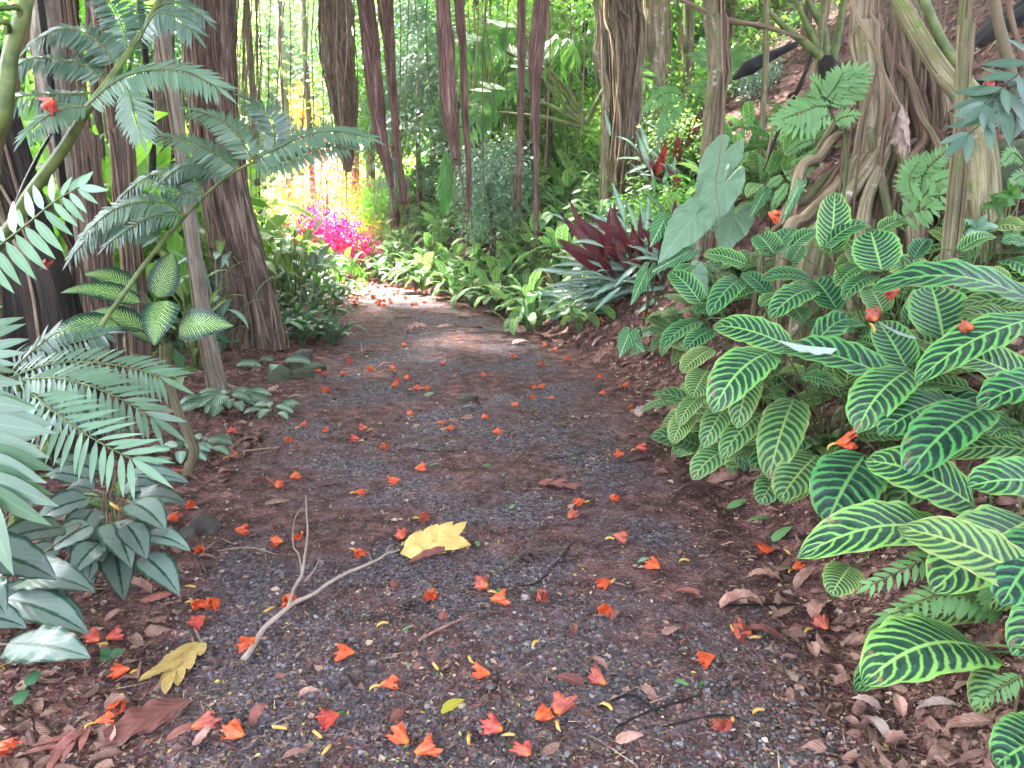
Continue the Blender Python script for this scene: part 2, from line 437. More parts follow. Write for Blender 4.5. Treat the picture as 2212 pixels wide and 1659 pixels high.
def blade(mb, B, T, width, arch=.12, hint=None, fold=.12, wave=.02, shape='oblong', ns=18, nc=6, roll=0, tipdrop=0, seed=None, curl=0, mi=0, side=0):
    """a leaf from base B to tip T (world points), width in metres"""
    r = np.random.default_rng(seed if seed is not None else int(abs(B[0] * 977 + B[2] * 1311 + T[0] * 733) * 100) % 99991)
    B = np.array(tuple(B), float); T = np.array(tuple(T), float); L = np.linalg.norm(T - B)
    if hint is None:
        hint = norm(np.array([0, 0, CAMZ]) - (B + T) / 2) * .55 + np.array([0, 0, .85])
    d = (T - B) / L
    S = norm(np.cross(d, hint)); Nn = np.cross(S, d)
    if roll: S, Nn = S * math.cos(roll) + Nn * math.sin(roll), -S * math.sin(roll) + Nn * math.cos(roll)
    t = np.linspace(0, 1, ns)
    c = B + np.outer(t, T - B) + np.outer(4 * t * (1 - t) * arch * L * (1 + .5 * (t - .5)), Nn) + np.outer(np.sin(t * np.pi) * side * L, S)
    c[:, 2] -= tipdrop * L * t ** 3
    Tn = tangents(c); Sx = norm(S - Tn * (Tn @ S)[:, None]); Nx = np.cross(Sx, Tn)
    x = np.linspace(-1, 1, nc * 2 + 1)
    w = np.interp(t, *SHP[shape]) * width / 2
    ph = r.random(4) * 6.28
    nw = 5 + r.integers(0, 4)
    X, V = np.meshgrid(x, t)
    ax = np.abs(X)
    zz = fold * ax * w[:, None] * (1.1 - curl * ax * 2) + wave * width * ax ** 2 * (np.sin(V * nw * 6.28 / 1.6 + ph[0] + (X > 0) * 2.1) + .6 * np.sin(V * 31 + ph[1] + X))
    we = w[:, None] * (1 + .03 * np.sin(V * 37 + ph[2] + (X > 0) * 2) * ax ** 4)
    v = c[:, None] + (X * we)[..., None] * Sx[:, None] + zz[..., None] * Nx[:, None]
    uv = np.stack([(X + 1) / 2, V], -1)
    m = len(x); i = np.arange(ns - 1)[:, None] * m + np.arange(m - 1)[None]
    q = np.stack([i, i + 1, i + m + 1, i + m], -1).reshape(-1, 4)
    mb.add(v.reshape(-1, 3), q, None, uv.reshape(-1, 2), mi)
def heart(mb, C, tipdir, side, L, W, cup=.1, seed=1, mi=0):
    """heart-shaped leaf; C: where the stalk meets it, tipdir/side unit vectors"""
    r = np.random.default_rng(seed); C = np.array(tuple(C), float)
    d = norm(np.array(tuple(tipdir), float)); s = np.array(tuple(side), float); s = norm(s - d * np.dot(s, d)); n = np.cross(s, d)
    na, nr = 48, 7
    a = np.linspace(-np.pi, np.pi, na + 1)[:-1]
    # outline radius vs angle from tip dir: lobes behind
    rad = np.interp(np.abs(a), [0, .15, .4, .8, 1.3, 1.9, 2.5, 2.85, 3.05, 3.1416], [1, .84, .66, .56, .52, .52, .52, .44, .22, .06])
    rad = rad * (1 + .02 * np.sin(a * 17 + r.random() * 6))
    v = [C]; uv = [(.5, .3)]
    for k in range(1, nr + 1):
        f = k / nr
        for ai, ri in zip(a, rad):
            x = math.sin(ai) * ri * f * W / .56 / 2; y = math.cos(ai) * ri * f * L * .72
            z = -cup * L * (f * f) * (1.0 if abs(ai) < 1 else .5) + .02 * L * math.sin(ai * 9) * f * f + cup * abs(x) * 1.2
            v.append(C + x * s + y * d + z * n)
            uv.append((.5 + .5 * math.sin(ai) * ri * f / .58, .3 + .7 * math.cos(ai) * ri * f))
    q = []; t = []
    for k in range(na): t.append((0, 1 + k, 1 + (k + 1) % na))
    for k in range(nr - 1):
        for j in range(na):
            j2 = (j + 1) % na; q.append((1 + k * na + j, 1 + (k + 1) * na + j, 1 + (k + 1) * na + j2, 1 + k * na + j2))
    mb.add(np.array(v), q, t, np.array(uv), mi)
# vectorised leaves: template in (x across, y along, z normal), unit length
def tmpl(shape='lance', ns=4, ratio=.35, fold=.15, droop=.15):
    t = np.linspace(0, 1, ns + 1); w = np.interp(t, *SHP[shape]) * ratio / 2
    v = []; uv = []; q = []; tr = []
    for i in range(ns + 1):
        z = -droop * t[i] ** 2
        for x in (-1, 0, 1): v.append((x * w[i], t[i], z + abs(x) * fold * w[i])); uv.append(((x + 1) / 2, t[i]))
    for i in range(ns):
        for j in (0, 1): a = i * 3 + j; q.append((a, a + 1, a + 4, a + 3))
    return np.array(v), np.array(q), np.array(uv)
def leaves_at(mb, tm, pos, d, n, size, mi=0, wscale=None):
    """pos (k,3), d direction (k,3), n normal hint (k,3), size (k,)"""
    v, q, uv = tm; k = len(pos)
    if k == 0: return
    d = norm(d); s = norm(np.cross(d, n)); nn = np.cross(s, d)
    size = np.broadcast_to(np.asarray(size, float), (k,))
    vx = v[:, 0][None, :, None] * (np.broadcast_to(wscale, (k,))[:, None, None] if wscale is not None else 1)
    W = pos[:, None] + size[:, None, None] * (vx * s[:, None] + v[:, 1][None, :, None] * d[:, None] + v[:, 2][None, :, None] * nn[:, None])
    Q = (q[None] + (np.arange(k) * len(v))[:, None, None]).reshape(-1, 4)
    mb.add(W.reshape(-1, 3), Q, None, np.tile(uv, (k, 1)), mi)
def rdir(k, r=rng): 
    v = r.normal(size=(k, 3)); return norm(v)
def pinna(mb, pts, L, npair, tm, ang=65, up=None, droop=.1, w=1.0, taper=(.55, 1, .55), rad=.004, term=True, seed=0, start=.04, mi=0, ms=0, jit=.06, flat=0.0):
    """a rachis through pts with paired leaflets of length L"""
    r = np.random.default_rng(seed)
    c = bez(pts, 40); Tn = tangents(c)
    if up is None: up = (0, -.5, 1)
    S = norm(np.cross(Tn, np.broadcast_to(np.asarray(up, float), Tn.shape))); N = np.cross(S, Tn)
    tube(mb, [c[i] for i in range(0, 40, 3)] + [c[-1]], [rad, rad * .8, rad * .45], 5, 20, mi=ms)
    t = np.linspace(start, .985, npair)
    pos = []; d = []; n = []; sz = []
    for k, tt in enumerate(t):
        f = tt * 39; i = min(int(f), 38); g = f - i
        p = c[i] * (1 - g) + c[i + 1] * g
        a = R(ang) * (1 - .45 * tt ** 3)
        for sg in (-1, 1):
            aa = a + r.normal() * jit
            dd = Tn[i] * math.cos(aa) + S[i] * sg * math.sin(aa) + N[i] * (-.12 + r.normal() * jit) - np.array([0, 0, droop]) * (.6 + r.random())
            pos.append(p); d.append(dd); n.append(N[i] + r.normal(size=3) * .12 - S[i] * sg * (.25 + flat))
            sz.append(L * np.interp(tt, [0, .4, 1], taper) * r.uniform(.93, 1.05))
    if term:
        pos.append(c[-1]); d.append(Tn[-1] - np.array([0, 0, droop])); n.append(N[-1]); sz.append(L * taper[2] * 1.25)
    leaves_at(mb, tm, np.array(pos), np.array(d), np.array(n), np.array(sz), mi, w)
# ================================================================ MATERIALS
M = {}
M['ground'] = mat_ground('soil', False)
M['path'] = mat_ground('cinder', True)
M['gravel'] = mat_multi('gravel', [(0, (.030, .026, .029)), (.25, (.065, .056, .062)), (.5, (.11, .095, .103)), (.72, (.080, .055, .050)), (.84, (.17, .145, .155)), (.95, (.28, .24, .25))], .7, 0, .002, .4)
M['litter'] = mat_multi('litter', [(0, (.14, .065, .05)), (.18, (.06, .032, .026)), (.34, (.24, .125, .09)), (.52, (.10, .052, .042)), (.68, (.34, .20, .15)), (.8, (.20, .075, .055)), (.9, (.45, .31, .23)), (.965, (.55, .44, .34))], .75, 0, .001)
M['bits'] = mat_multi('petal_bits', [(0, (.60, .42, .08)), (.25, (.28, .48, .12)), (.5, (.50, .24, .09)), (.7, (.55, .52, .22)), (.85, (.55, .12, .06))], .6, .2)
M['zebra'] = mat_zebra('zebra_leaf', (.006, .032, .020), (.105, .34, .085))
M['zebra_old'] = mat_zebra('zebra_leaf_old', (.014, .048, .022), (.14, .29, .08), N=11, thr=.42, brown=1.0, rim=(.50, .38, .20))
M['zebra_far'] = mat_zebra('veined_leaf', (.05, .165, .042), (.24, .45, .17), N=8, thr=.30, brown=.25, rough=.45, transl=.3)
M['pale_under'] = mat_plain('pale_underside', (.24, .31, .27), (.36, .43, .38), 14, .5, .2, .001)
M['stalk_g'] = mat_plain('green_stalk', (.05, .10, .025), (.10, .14, .04), 30, .5, .1)
M['stalk_b'] = mat_plain('brown_stalk', (.10, .09, .04), (.16, .10, .06), 30, .6)
M['stalk_d'] = mat_plain('dark_stalk', (.008, .012, .008), (.03, .025, .015), 20, .55)
M['stalk_fern'] = mat_plain('fern_stalk', (.05, .08, .018), (.14, .17, .045), 12, .55, 0, .004)
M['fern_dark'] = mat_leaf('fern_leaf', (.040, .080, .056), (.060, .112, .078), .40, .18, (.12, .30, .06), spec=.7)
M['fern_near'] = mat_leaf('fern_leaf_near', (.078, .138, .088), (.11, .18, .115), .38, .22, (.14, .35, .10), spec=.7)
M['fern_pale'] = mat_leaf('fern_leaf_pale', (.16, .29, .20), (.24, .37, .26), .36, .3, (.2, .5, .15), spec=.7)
M['fern_light'] = mat_leaf('bright_fern', (.08, .19, .06), (.13, .26, .09), .5, .3, (.2, .45, .1))
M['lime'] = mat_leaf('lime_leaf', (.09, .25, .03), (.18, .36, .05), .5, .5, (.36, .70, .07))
M['green'] = mat_leaf('green_leaf', (.03, .11, .03), (.07, .19, .05), .42, .35, (.22, .55, .06))
M['green_d'] = mat_leaf('dark_green_leaf', (.022, .078, .034), (.05, .13, .055), .4, .25)
M['grey_g'] = mat_leaf('grey_green_leaf', (.08, .165, .105), (.15, .25, .17), .34, .2, spec=.7)
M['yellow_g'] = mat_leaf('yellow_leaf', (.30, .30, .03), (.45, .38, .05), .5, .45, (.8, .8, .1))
M['back'] = mat_leaf('backlit_leaf', (.05, .14, .035), (.10, .22, .06), .5, .42, (.26, .46, .09))
M['canopy'] = mat_leaf('canopy_leaf', (.03, .09, .02), (.06, .14, .03), .5, .25)
M['magenta'] = mat_leaf('magenta_leaf', (.55, .008, .16), (.75, .015, .28), .6, .35, (.9, .01, .32), spec=.2)
M['redleaf'] = mat_leaf('red_leaf', (.60, .03, .04), (.80, .10, .10), .5, .45, (1, .1, .1))
M['orange'] = mat_leaf('orange_leaf', (.75, .20, .02), (.85, .42, .03), .5, .4, (1, .5, .02))
M['maroon'] = mat_leaf('maroon_leaf', (.032, .004, .008), (.068, .008, .014), .45, .12, (.3, .01, .02), ribs=9)
M['stroman'] = mat_herring('silver_herringbone_leaf', (.36, .50, .40), (.03, .09, .055), 11, .35, .52)
M['cten'] = mat_herring('banded_leaf', (.30, .40, .10), (.014, .04, .02), 9, .45, .42, .35)
M['ros'] = mat_herring('rosette_leaf', (.20, .30, .20), (.006, .028, .018), 8, .45, .55, .12, .9)
M['dieff'] = mat_dieff('spotted_leaf')
M['silver'] = mat_silver('silver_leaf')
M['heart'] = mat_heart('heart_leaf', (.12, .20, .125), (.20, .31, .20))
M['heartv'] = mat_heart('veined_heart_leaf', (.03, .13, .04), (.45, .55, .36))
M['bark_br'] = mat_bark('fibrous_bark', (.018, .011, .009), (.135, .086, .068), (.36, .255, .205), 26, 2.2, bumpd=.03)  # darkest streaks paint in the shade of recesses between the roots
M['bark_dk'] = mat_bark('dark_bark', (.006, .005, .006), (.022, .015, .014), (.07, .045, .038), 18, 2.0)
M['bark_gr'] = mat_bark('grey_bark', (.12, .098, .078), (.25, .205, .165), (.40, .35, .30), 6, 3, moss=.25)
M['bark_pale'] = mat_bark('pale_bark', (.10, .075, .050), (.20, .155, .10), (.34, .28, .19), 7, 3, moss=.55, spots=.7, bumpd=.012)
M['bark_moss'] = mat_bark('mossy_bark', (.085, .070, .040), (.17, .145, .080), (.31, .27, .17), 8, 3, moss=.9, spots=.3, bumpd=.012)
M['root_pur'] = mat_bark('reddish_root', (.05, .024, .022), (.19, .10, .088), (.40, .26, .22), 7, 2.5, bumpd=.02)
M['root_tan'] = mat_bark('tan_root', (.10, .062, .040), (.25, .175, .115), (.46, .36, .25), 10, 3, moss=.3, bumpd=.008)
M['root_red'] = mat_bark('brown_root', (.055, .030, .022), (.17, .098, .072), (.34, .22, .16), 10, 3, bumpd=.008)
M['log'] = mat_bark('charred_log', (.006, .006, .007), (.022, .020, .022), (.06, .055, .06), 8, 2, bumpd=.02)
M['twig'] = mat_bark('twig_bark', (.20, .14, .115), (.38, .285, .24), (.50, .41, .36), 8, 20, bumpd=.002)
M['rock'] = mat_plain('basalt', (.035, .030, .028), (.085, .075, .065), 9, .85, 0, .02)
M['rock_moss'] = mat_plain('mossy_basalt', (.030, .033, .022), (.070, .085, .045), 7, .85, 0, .02)
def mat_petal(name, c1, c2, rough=.4, transl=.3):
    b = NB(name); tc, u, v, x = uvxy(b); n = b.noise(tc.outputs['Object'], 55, 3)
    c = b.mix(b.step(n, .3, .7), c1, c2)
    c = b.mix(b.m_('MULTIPLY', b.m_('SUBTRACT', 1, b.step(v, .0, .35)), .7), c, (.80, .22, .02))
    return b.out(c, rough, b.bump(n, .003), transl, c, .45)
M['petal'] = mat_petal('flower_petal', (.60, .075, .028), (.74, .160, .060))
M['petal_pink'] = mat_petal('flower_petal_pink', (.50, .05, .04), (.66, .14, .10))
M['petal_old'] = mat_petal('faded_petal', (.34, .06, .04), (.50, .14, .10), .6)
M['calyx'] = mat_plain('flower_calyx', (.48, .24, .05), (.66, .48, .14), 30, .45, .15)
def mat_dry(name, c1, c2, vein, rough=.7, rib=7, tr=.08):
    b = NB(name); tc, u, v, x = uvxy(b); r = rndval(b); n = b.noise(tc.outputs['Object'], 22, 4, .65)
    c = b.mix(b.step(n, .3, .72), c1, c2)
    s = b.m_('MULTIPLY', b.m_('SUBTRACT', v, b.m_('MULTIPLY', x, .35)), rib)
    f = b.m_('MULTIPLY', b.m_('ABSOLUTE', b.m_('SUBTRACT', b.m_('FRACT', b.m_('ADD', s, 10)), .5)), 2)
    li = b.m_('MAXIMUM', b.step(f, .86, .98), b.m_('SUBTRACT', 1, b.step(x, .02, .06)))
    c = b.mix(b.m_('MULTIPLY', li, .25), c, vein)
    hsv = b.n('ShaderNodeHueSaturation'); b.set(hsv, 'Color', c); b.set(hsv, 'Value', b.m_('MULTIPLY_ADD', r, .6, .65)); c = hsv.outputs[0]
    return b.out(c, rough, b.bump(b.m_('MULTIPLY_ADD', f, .35, n), .004), tr, c, .35)
M['dry'] = mat_dry('dry_leaf', (.20, .09, .068), (.42, .235, .185), (.48, .34, .27))
M['dry_pink'] = mat_dry('dry_leaf_pinkish', (.32, .20, .175), (.52, .39, .35), (.42, .30, .26))
M['dry_dark'] = mat_dry('dry_leaf_dark', (.040, .022, .022), (.095, .048, .045), (.12, .07, .06))
M['dry_red'] = mat_dry('dry_leaf_red', (.15, .045, .038), (.26, .090, .070), (.30, .13, .10))
M['dry_yel'] = mat_dry('dry_leaf_yellow', (.44, .27, .07), (.60, .41, .14), (.70, .52, .24), .6)

# ================================================================ GROUND
def grid(xs, ys, zf, name, mat, kind, edge=None):
    X, Y = np.meshgrid(xs, ys) if np.ndim(xs) == 1 else (xs, ys)
    Z = zf(X, Y); v = np.stack([X, Y, Z], -1).reshape(-1, 3)
    m = X.shape[1]; i = np.arange(X.shape[0] - 1)[:, None] * m + np.arange(m - 1)[None]
    q = np.stack([i, i + 1, i + m + 1, i + m], -1).reshape(-1, 4)
    mb = MB(); mb.add(v, q, None, np.stack([X, Y], -1).reshape(-1, 2)); o = mb.build(name, mat)
    if edge is not None:
        a = o.data.attributes.new('edge', 'FLOAT', 'POINT'); a.data.foreach_set('value', edge.ravel().astype(np.float32))
    return tag(o, None, None, None, kind)
sp = lambda a, b, n, p: a + (b - a) * np.linspace(0, 1, n) ** p
xs = np.unique(np.concatenate([-sp(3, 300, 60, 3.2), sp(3, 300, 60, 3.2), np.linspace(-3, 3, 160)]))
ys = np.unique(np.concatenate([np.linspace(-8, 1, 40), np.linspace(1, 9, 180), sp(9, 300, 130, 2.2)]))
def inside(X, Y): return np.minimum(X - xl(Y), xr(Y) - X)
def zg(X, Y):
    n = .02 * fbm(X * 5, Y * 5, 1, 3) * np.interp(np.abs(X) + np.abs(Y), [0, 25, 40], [1, 1, 0])
    return H(X, Y) + n - .035 * np.clip(inside(X, Y) / .3, 0, 1)
grid(xs, ys, zg, 'ground', M['ground'], 'structure')
yy = np.concatenate([np.linspace(.6, 5, 420), np.linspace(5, 12, 260)[1:], np.linspace(12, 30, 160)[1:]])
ss = np.linspace(0, 1, 170)
PX = xl(yy)[:, None] - .12 + ss[None] * (xr(yy) - xl(yy) + .24)[:, None]; PY = np.repeat(yy[:, None], len(ss), 1)
def zp(X, Y):
    e = np.clip(inside(X, Y) / .16, -1, 1)
    return H(X, Y) + .014 * e + .010 * fbm(X * 9, Y * 9, 4, 3) + .004 * vnoise(X * 45, Y * 45, 3)
ed = np.clip((inside(PX, PY) + .18 * fbm(PX * 2, PY * 2, 1, 2) - .22) / .25, 0, 1)
grid(PX, PY, zp, 'path', M['path'], 'structure', ed)
def ZP(x, y):
    x = np.asarray(x, float); y = np.asarray(y, float)
    return np.where(inside(x, y) > 0, zp(x, y), zg(x, y))

def ray_ground(px, py):
    a = (px - 1106) / FOC; b = (829.5 - py) / FOC
    t = np.full(px.shape, 1.2); done = np.zeros(px.shape, bool)
    cy_ = math.cos(PITCH) + b * math.sin(PITCH); cz_ = -math.sin(PITCH) + b * math.cos(PITCH)
    t = np.where(cz_ < 0, np.minimum((CAMZ - .02) / np.maximum(-cz_, 1e-4) * .35, 30), 2.0); prev = t.copy()
    for k in range(90):
        done |= CAMZ + cz_ * t <= H(a * t, cy_ * t)
        if done.all() or t.min() > 45: break
        prev = np.where(done, prev, t); t = np.where(done, t, t * 1.04 + .02)
    lo, hi = prev, t
    for k in range(7):
        m = (lo + hi) / 2; h = CAMZ + cz_ * m <= H(a * m, cy_ * m)
        hi = np.where(h, m, hi); lo = np.where(h, lo, m)
    t = hi
    return a * t, (math.cos(PITCH) + b * math.sin(PITCH)) * t, t, done
def sample(n, x0, x1, y0, y1, ypow=1.0):
    px = rng.uniform(x0, x1, n); py = y0 + (y1 - y0) * rng.random(n) ** ypow
    x, y, t, ok = ray_ground(px, py); ok &= y > 1.0
    return x[ok], y[ok], t[ok]
# icosahedron for pebbles
ph = (1 + 5 ** .5) / 2
ICO = norm(np.array([(-1, ph, 0), (1, ph, 0), (-1, -ph, 0), (1, -ph, 0), (0, -1, ph), (0, 1, ph), (0, -1, -ph), (0, 1, -ph), (ph, 0, -1), (ph, 0, 1), (-ph, 0, -1), (-ph, 0, 1)]))
ICF = np.array([(0, 11, 5), (0, 5, 1), (0, 1, 7), (0, 7, 10), (0, 10, 11), (1, 5, 9), (5, 11, 4), (11, 10, 2), (10, 7, 6), (7, 1, 8), (3, 9, 4), (3, 4, 2), (3, 2, 6), (3, 6, 8), (3, 8, 9), (4, 9, 5), (2, 4, 11), (6, 2, 10), (8, 6, 7), (9, 8, 1)])
def pebbles(mb, x, y, z, s):
    k = len(x); J = ICO[None] * (1 + rng.uniform(-.28, .28, (k, 12, 1))) * rng.uniform(.6, 1.15, (k, 1, 3)) * np.array([1, 1, .75])
    a = rng.uniform(0, 6.28, k); ca, sa = np.cos(a)[:, None], np.sin(a)[:, None]
    V = np.stack([J[..., 0] * ca - J[..., 1] * sa, J[..., 0] * sa + J[..., 1] * ca, J[..., 2]], -1) * s[:, None, None] + np.stack([x, y, z], -1)[:, None]
    F = (ICF[None] + (np.arange(k) * 12)[:, None, None]).reshape(-1, 3)
    mb.add(V.reshape(-1, 3), None, F)
x, y, t = sample(64000, -100, 2100, 740, 1850, .8)
k = (inside(x, y) > .0); f = np.clip((inside(x, y) + .18 * fbm(x * 2, y * 2, 1, 2) - .1) / .3, .10, 1)
patch = np.clip(.5 + 1.6 * fbm(x * 1.3, y * 1.3, 9, 3) + .2, .15, 1)
k &= rng.random(len(x)) < f * patch
x, y = x[k], y[k]; s = rng.lognormal(math.log(.0044), .45, len(x)).clip(.002, .017)
mb = MB(); pebbles(mb, x, y, ZP(x, y) + s * .2, s)
tag(mb.build('gravel', M['gravel'], smooth=False), None, None, None, 'stuff')
# litter flakes: small curled chips and leaf crumbs
TF = tmpl('ovate', 2, .55, .35, .25); TS = tmpl('strap', 1, .09, .2, .05)
def lay(mb, x, y, size, tm, tilt=.35, lift=.004, wr=(.6, 1.4)):
    k = len(x); a = rng.uniform(0, 6.28, k)
    e = .03; gx = (ZP(x + e, y) - ZP(x - e, y)) / (2 * e); gy = (ZP(x, y + e) - ZP(x, y - e)) / (2 * e)
    gx = np.clip(gx, -1.5, 1.5); gy = np.clip(gy, -1.5, 1.5)
    n = norm(np.stack([-gx, -gy, np.ones(k)], -1) + rng.normal(size=(k, 3)) * tilt)
    d = np.stack([np.cos(a), np.sin(a), gx * np.cos(a) + gy * np.sin(a)], -1) + rng.normal(size=(k, 3)) * .08
    leaves_at(mb, tm, np.stack([x, y, ZP(x, y) + lift], -1), d, n, size, 0, rng.uniform(*wr, k))
mb = MB()
x, y, t = sample(40000, -300, 2500, 630, 1850, .8)
i = inside(x, y); k = rng.random(len(x)) < np.where(i > .3, .42, .95)
x, y, i = x[k], y[k], i[k]
lay(mb, x, y, rng.lognormal(math.log(.015), .55, len(x)).clip(.005, .06) * np.where(i < .1, 1.35, 1), TF)
x, y, t = sample(16000, -300, 2500, 620, 1000, 1)
k = rng.random(len(x)) < np.where(inside(x, y) > .4, .3 + .5 * (fbm(x * 1.5, y * 1.5, 6, 2) > .1), .8); x, y = x[k], y[k]
lay(mb, x, y, rng.lognormal(math.log(.028), .5, len(x)).clip(.01, .09), TF, .35, .006)
x, y, t = sample(14000, -300, 2500, 620, 1850, .85)
lay(mb, x, y, rng.lognormal(math.log(.035), .5, len(x)).clip(.01, .12), TS, .25, .006)
x, y, t = sample(16000, 1000, 2400, 0, 900, 1); k = inside(x, y) < 0; x, y = x[k], y[k]      # up on the bank
lay(mb, x, y, rng.lognormal(math.log(.05), .5, len(x)).clip(.015, .16), TF, .5, .01)
x, y, t = sample(6000, 1000, 2400, 0, 640, 1)
lay(mb, x, y, rng.lognormal(math.log(.16), .5, len(x)).clip(.04, .5), TS, .4, .02)
tag(mb.build('leaf_litter', M['litter']), None, None, None, 'stuff')
mb = MB()
x, y, t = sample(1700, -100, 2200, 680, 1800, .9)
lay(mb, x, y, rng.uniform(.007, .02, len(x)), TF, .5, .006, (.5, 1.2))
tag(mb.build('petal_crumbs', M['bits']), None, None, None, 'stuff')
# ================================================================ PLANTS ON THE BANK
def Z6(x, y): return (1475 + x / 3, 553 + y / 3)
def Z3(x, y): return (1475 + x / 3, y / 3)
def Z9(x, y): return (1475 + x / 3, 1106 + y / 3)
def Z4(x, y): return (x / 3, 553 + y / 3)
def Z1(x, y): return (x / 3, y / 3)
def Z7(x, y): return (x / 3, 1106 + y / 3)
def ZB(x, y): return (1097.2 + x * .2480, 384 + y * .2480)      # heart-leaf close-up
def leaf_obj(parent, B, T, width, mat, stem=True, stemmat='stalk_g', root=None, label=None, name='leaf', **kw):
    mb = MB(); blade(mb, B, T, width, **kw)
    o = mb.build(name, M[mat], parent, origin=tuple(B))
    if label: o['label'] = label
    if stem:
        rt = Vector(root) if root is not None else Vector(parent.location)
        B = Vector(B); d = (Vector(T) - B).normalized()
        L = (B - rt).length
        m2 = B - d * L * .25 ; m2.z = B.z - .02 + .0
        m1 = rt.lerp(B, .45) + Vector((0, 0, L * .10))
        s = MB(); tube(s, [rt, m1, m2.lerp(B, .35), B + d * .01], [.0052, .0045, .0034, .0026], 6, 14)
        s.build('petiole', M[stemmat], parent, origin=tuple(rt))
    return o
def clump(name, label, cat, root, group=None): return thing(name, label, cat, tuple(root), group)

ZG = 'zebra plants on the bank'
# (conv, bx,by,bt, tx,ty,tt, width in zoom px, options)
C1 = [(Z9, 1975, 900, 2.30, 1160, 1120, 2.12, 400, dict(arch=.17, wave=.02)),
      (Z9, 2090, 640, 2.55, 1170, 830, 2.5, 170, dict(mat='zebra_old')),
      (Z9, 1500, 900, 2.4, 1110, 1160, 2.2, 170, {}),
      (Z9, 2330, 800, 2.6, 1820, 1090, 2.45, 230, dict(mat='zebra_old')),
      (Z9, 2230, 1010, 2.3, 1905, 1320, 2.2, 260, dict(mat='zebra_old')),
      (Z9, 2420, 1440, 1.95, 2020, 1640, 1.85, 280, {}),
      (Z9, 2600, 560, 2.3, 2130, 930, 2.2, 280, {}),
      (Z9, 2420, 620, 2.6, 1950, 700, 2.6, 190, dict(mat='zebra_old')),
      (Z9, 2500, 1700, 1.9, 2110, 1800, 1.8, 300, {})]
C2 = [(Z6, 2350, 330, 2.9, 1215, 232, 3.05, 255, dict(arch=.16, roll=-.1)),
      (Z6, 2330, 390, 2.75, 1500, 830, 2.7, 235, dict(arch=.10, flower=1)),
      (Z6, 2330, 880, 2.8, 1705, 640, 2.95, 270, dict(arch=.1)),
      (Z6, 2500, 840, 2.5, 1915, 990, 2.5, 250, dict(arch=.14)),
      (Z6, 1960, 980, 2.8, 1450, 1435, 2.65, 270, dict(arch=.13)),
      (Z6, 1720, 930, 3.0, 1270, 1165, 2.9, 210, dict(arch=.1)),
      (Z6, 1890, 1620, 2.6, 1175, 1330, 2.75, 330, dict(arch=.12)),
      (Z6, 2560, 1540, 2.2, 1835, 1500, 2.2, 290, dict(arch=.12)),
      (Z9, 1745, 165, 2.6, 738, 300, 2.45, 270, dict(arch=.18, roll=.1)),
      (Z9, 2240, 60, 2.45, 1610, 525, 2.3, 340, dict(arch=.1)),
      (Z9, 2400, 150, 2.2, 2060, 610, 2.05, 290, dict(arch=.1)),
      (Z6, 2330, 1270, 2.75, 1640, 1310, 2.85, 150, dict(mat='zebra_old')),
      (Z6, 2350, 520, 3.0, 1770, 390, 3.1, 170, dict(arch=.12, mat='zebra_old')),
      (Z6, 2400, 290, 3.05, 1800, 330, 3.2, 150, dict(arch=.1, mat='zebra_old')),
      (Z6, 1780, 1400, 3.0, 1330, 1650, 2.8, 230, dict(mat='zebra_old')),
      (Z9, 1090, 350, 2.6, 960, 545, 2.5, 170, dict(mat='zebra_old')),
      (Z6, 2230, 1140, 2.9, 1790, 1180, 2.9, 230, dict(mat='zebra_old')),
      (Z9, 2300, 400, 2.5, 1960, 640, 2.4, 220, dict(mat='zebra_old'))]
C3 = [(Z6, 1475, 735, 3.1, 1125, 1150, 3.0, 250, dict(arch=.16)),
      (Z6, 1350, 790, 3.15, 640, 600, 3.35, 235, dict(arch=.08)),
      (Z6, 720, 600, 3.5, 190, 455, 3.6, 185, dict(arch=.1)),
      (Z6, 560, 625, 3.45, 190, 1020, 3.3, 230, dict(arch=.2)),
      (Z6, 445, 750, 3.5, 350, 1120, 3.35, 140, dict(mat='zebra_old')),
      (Z6, 650, 665, 3.55, 410, 720, 3.5, 95, {}),
      (Z6, 290, 960, 3.55, 130, 1250, 3.4, 120, dict(mat='zebra_old')),
      (Z6, 520, 1020, 3.5, 250, 1320, 3.35, 140, dict(mat='zebra_old')),
      (Z6, 720, 925, 3.5, 555, 1450, 3.2, 205, dict(mat='zebra_old', arch=.12)),
      (Z6, 330, 1240, 3.45, 62, 1455, 3.35, 150, dict(mat='zebra_old')),
      (Z6, 640, 1400, 3.35, 500, 1615, 3.25, 140, dict(mat='zebra_old')),
      (Z6, 870, 1290, 3.25, 625, 1590, 3.1, 200, dict(mat='zebra_old')),
      (Z6, 1180, 1290, 3.0, 930, 1740, 2.8, 310, dict(arch=.12)),
      (Z6, 760, 1240, 3.4, 610, 1570, 3.25, 130, dict(mat='zebra_old')),
      (Z6, 770, 780, 3.4, 980, 840, 3.3, 110, {}),
      (Z6, 160, 740, 3.7, 60, 920, 3.6, 140, dict(mat='zebra_old')),
      (Z6, 190, 600, 3.8, -10, 760, 3.7, 110, dict(mat='zebra_old')),
      (Z6, 130, 900, 3.7, -30, 1110, 3.6, 100, dict(mat='zebra_old')),
      (Z6, 60, 1000, 3.7, -70, 1220, 3.6, 110, dict(mat='zebra_old')),
      (Z6, 1330, 640, 3.4, 1130, 545, 3.5, 110, {}),
      (Z6, 1440, 900, 3.2, 1190, 1060, 3.1, 130, {})]
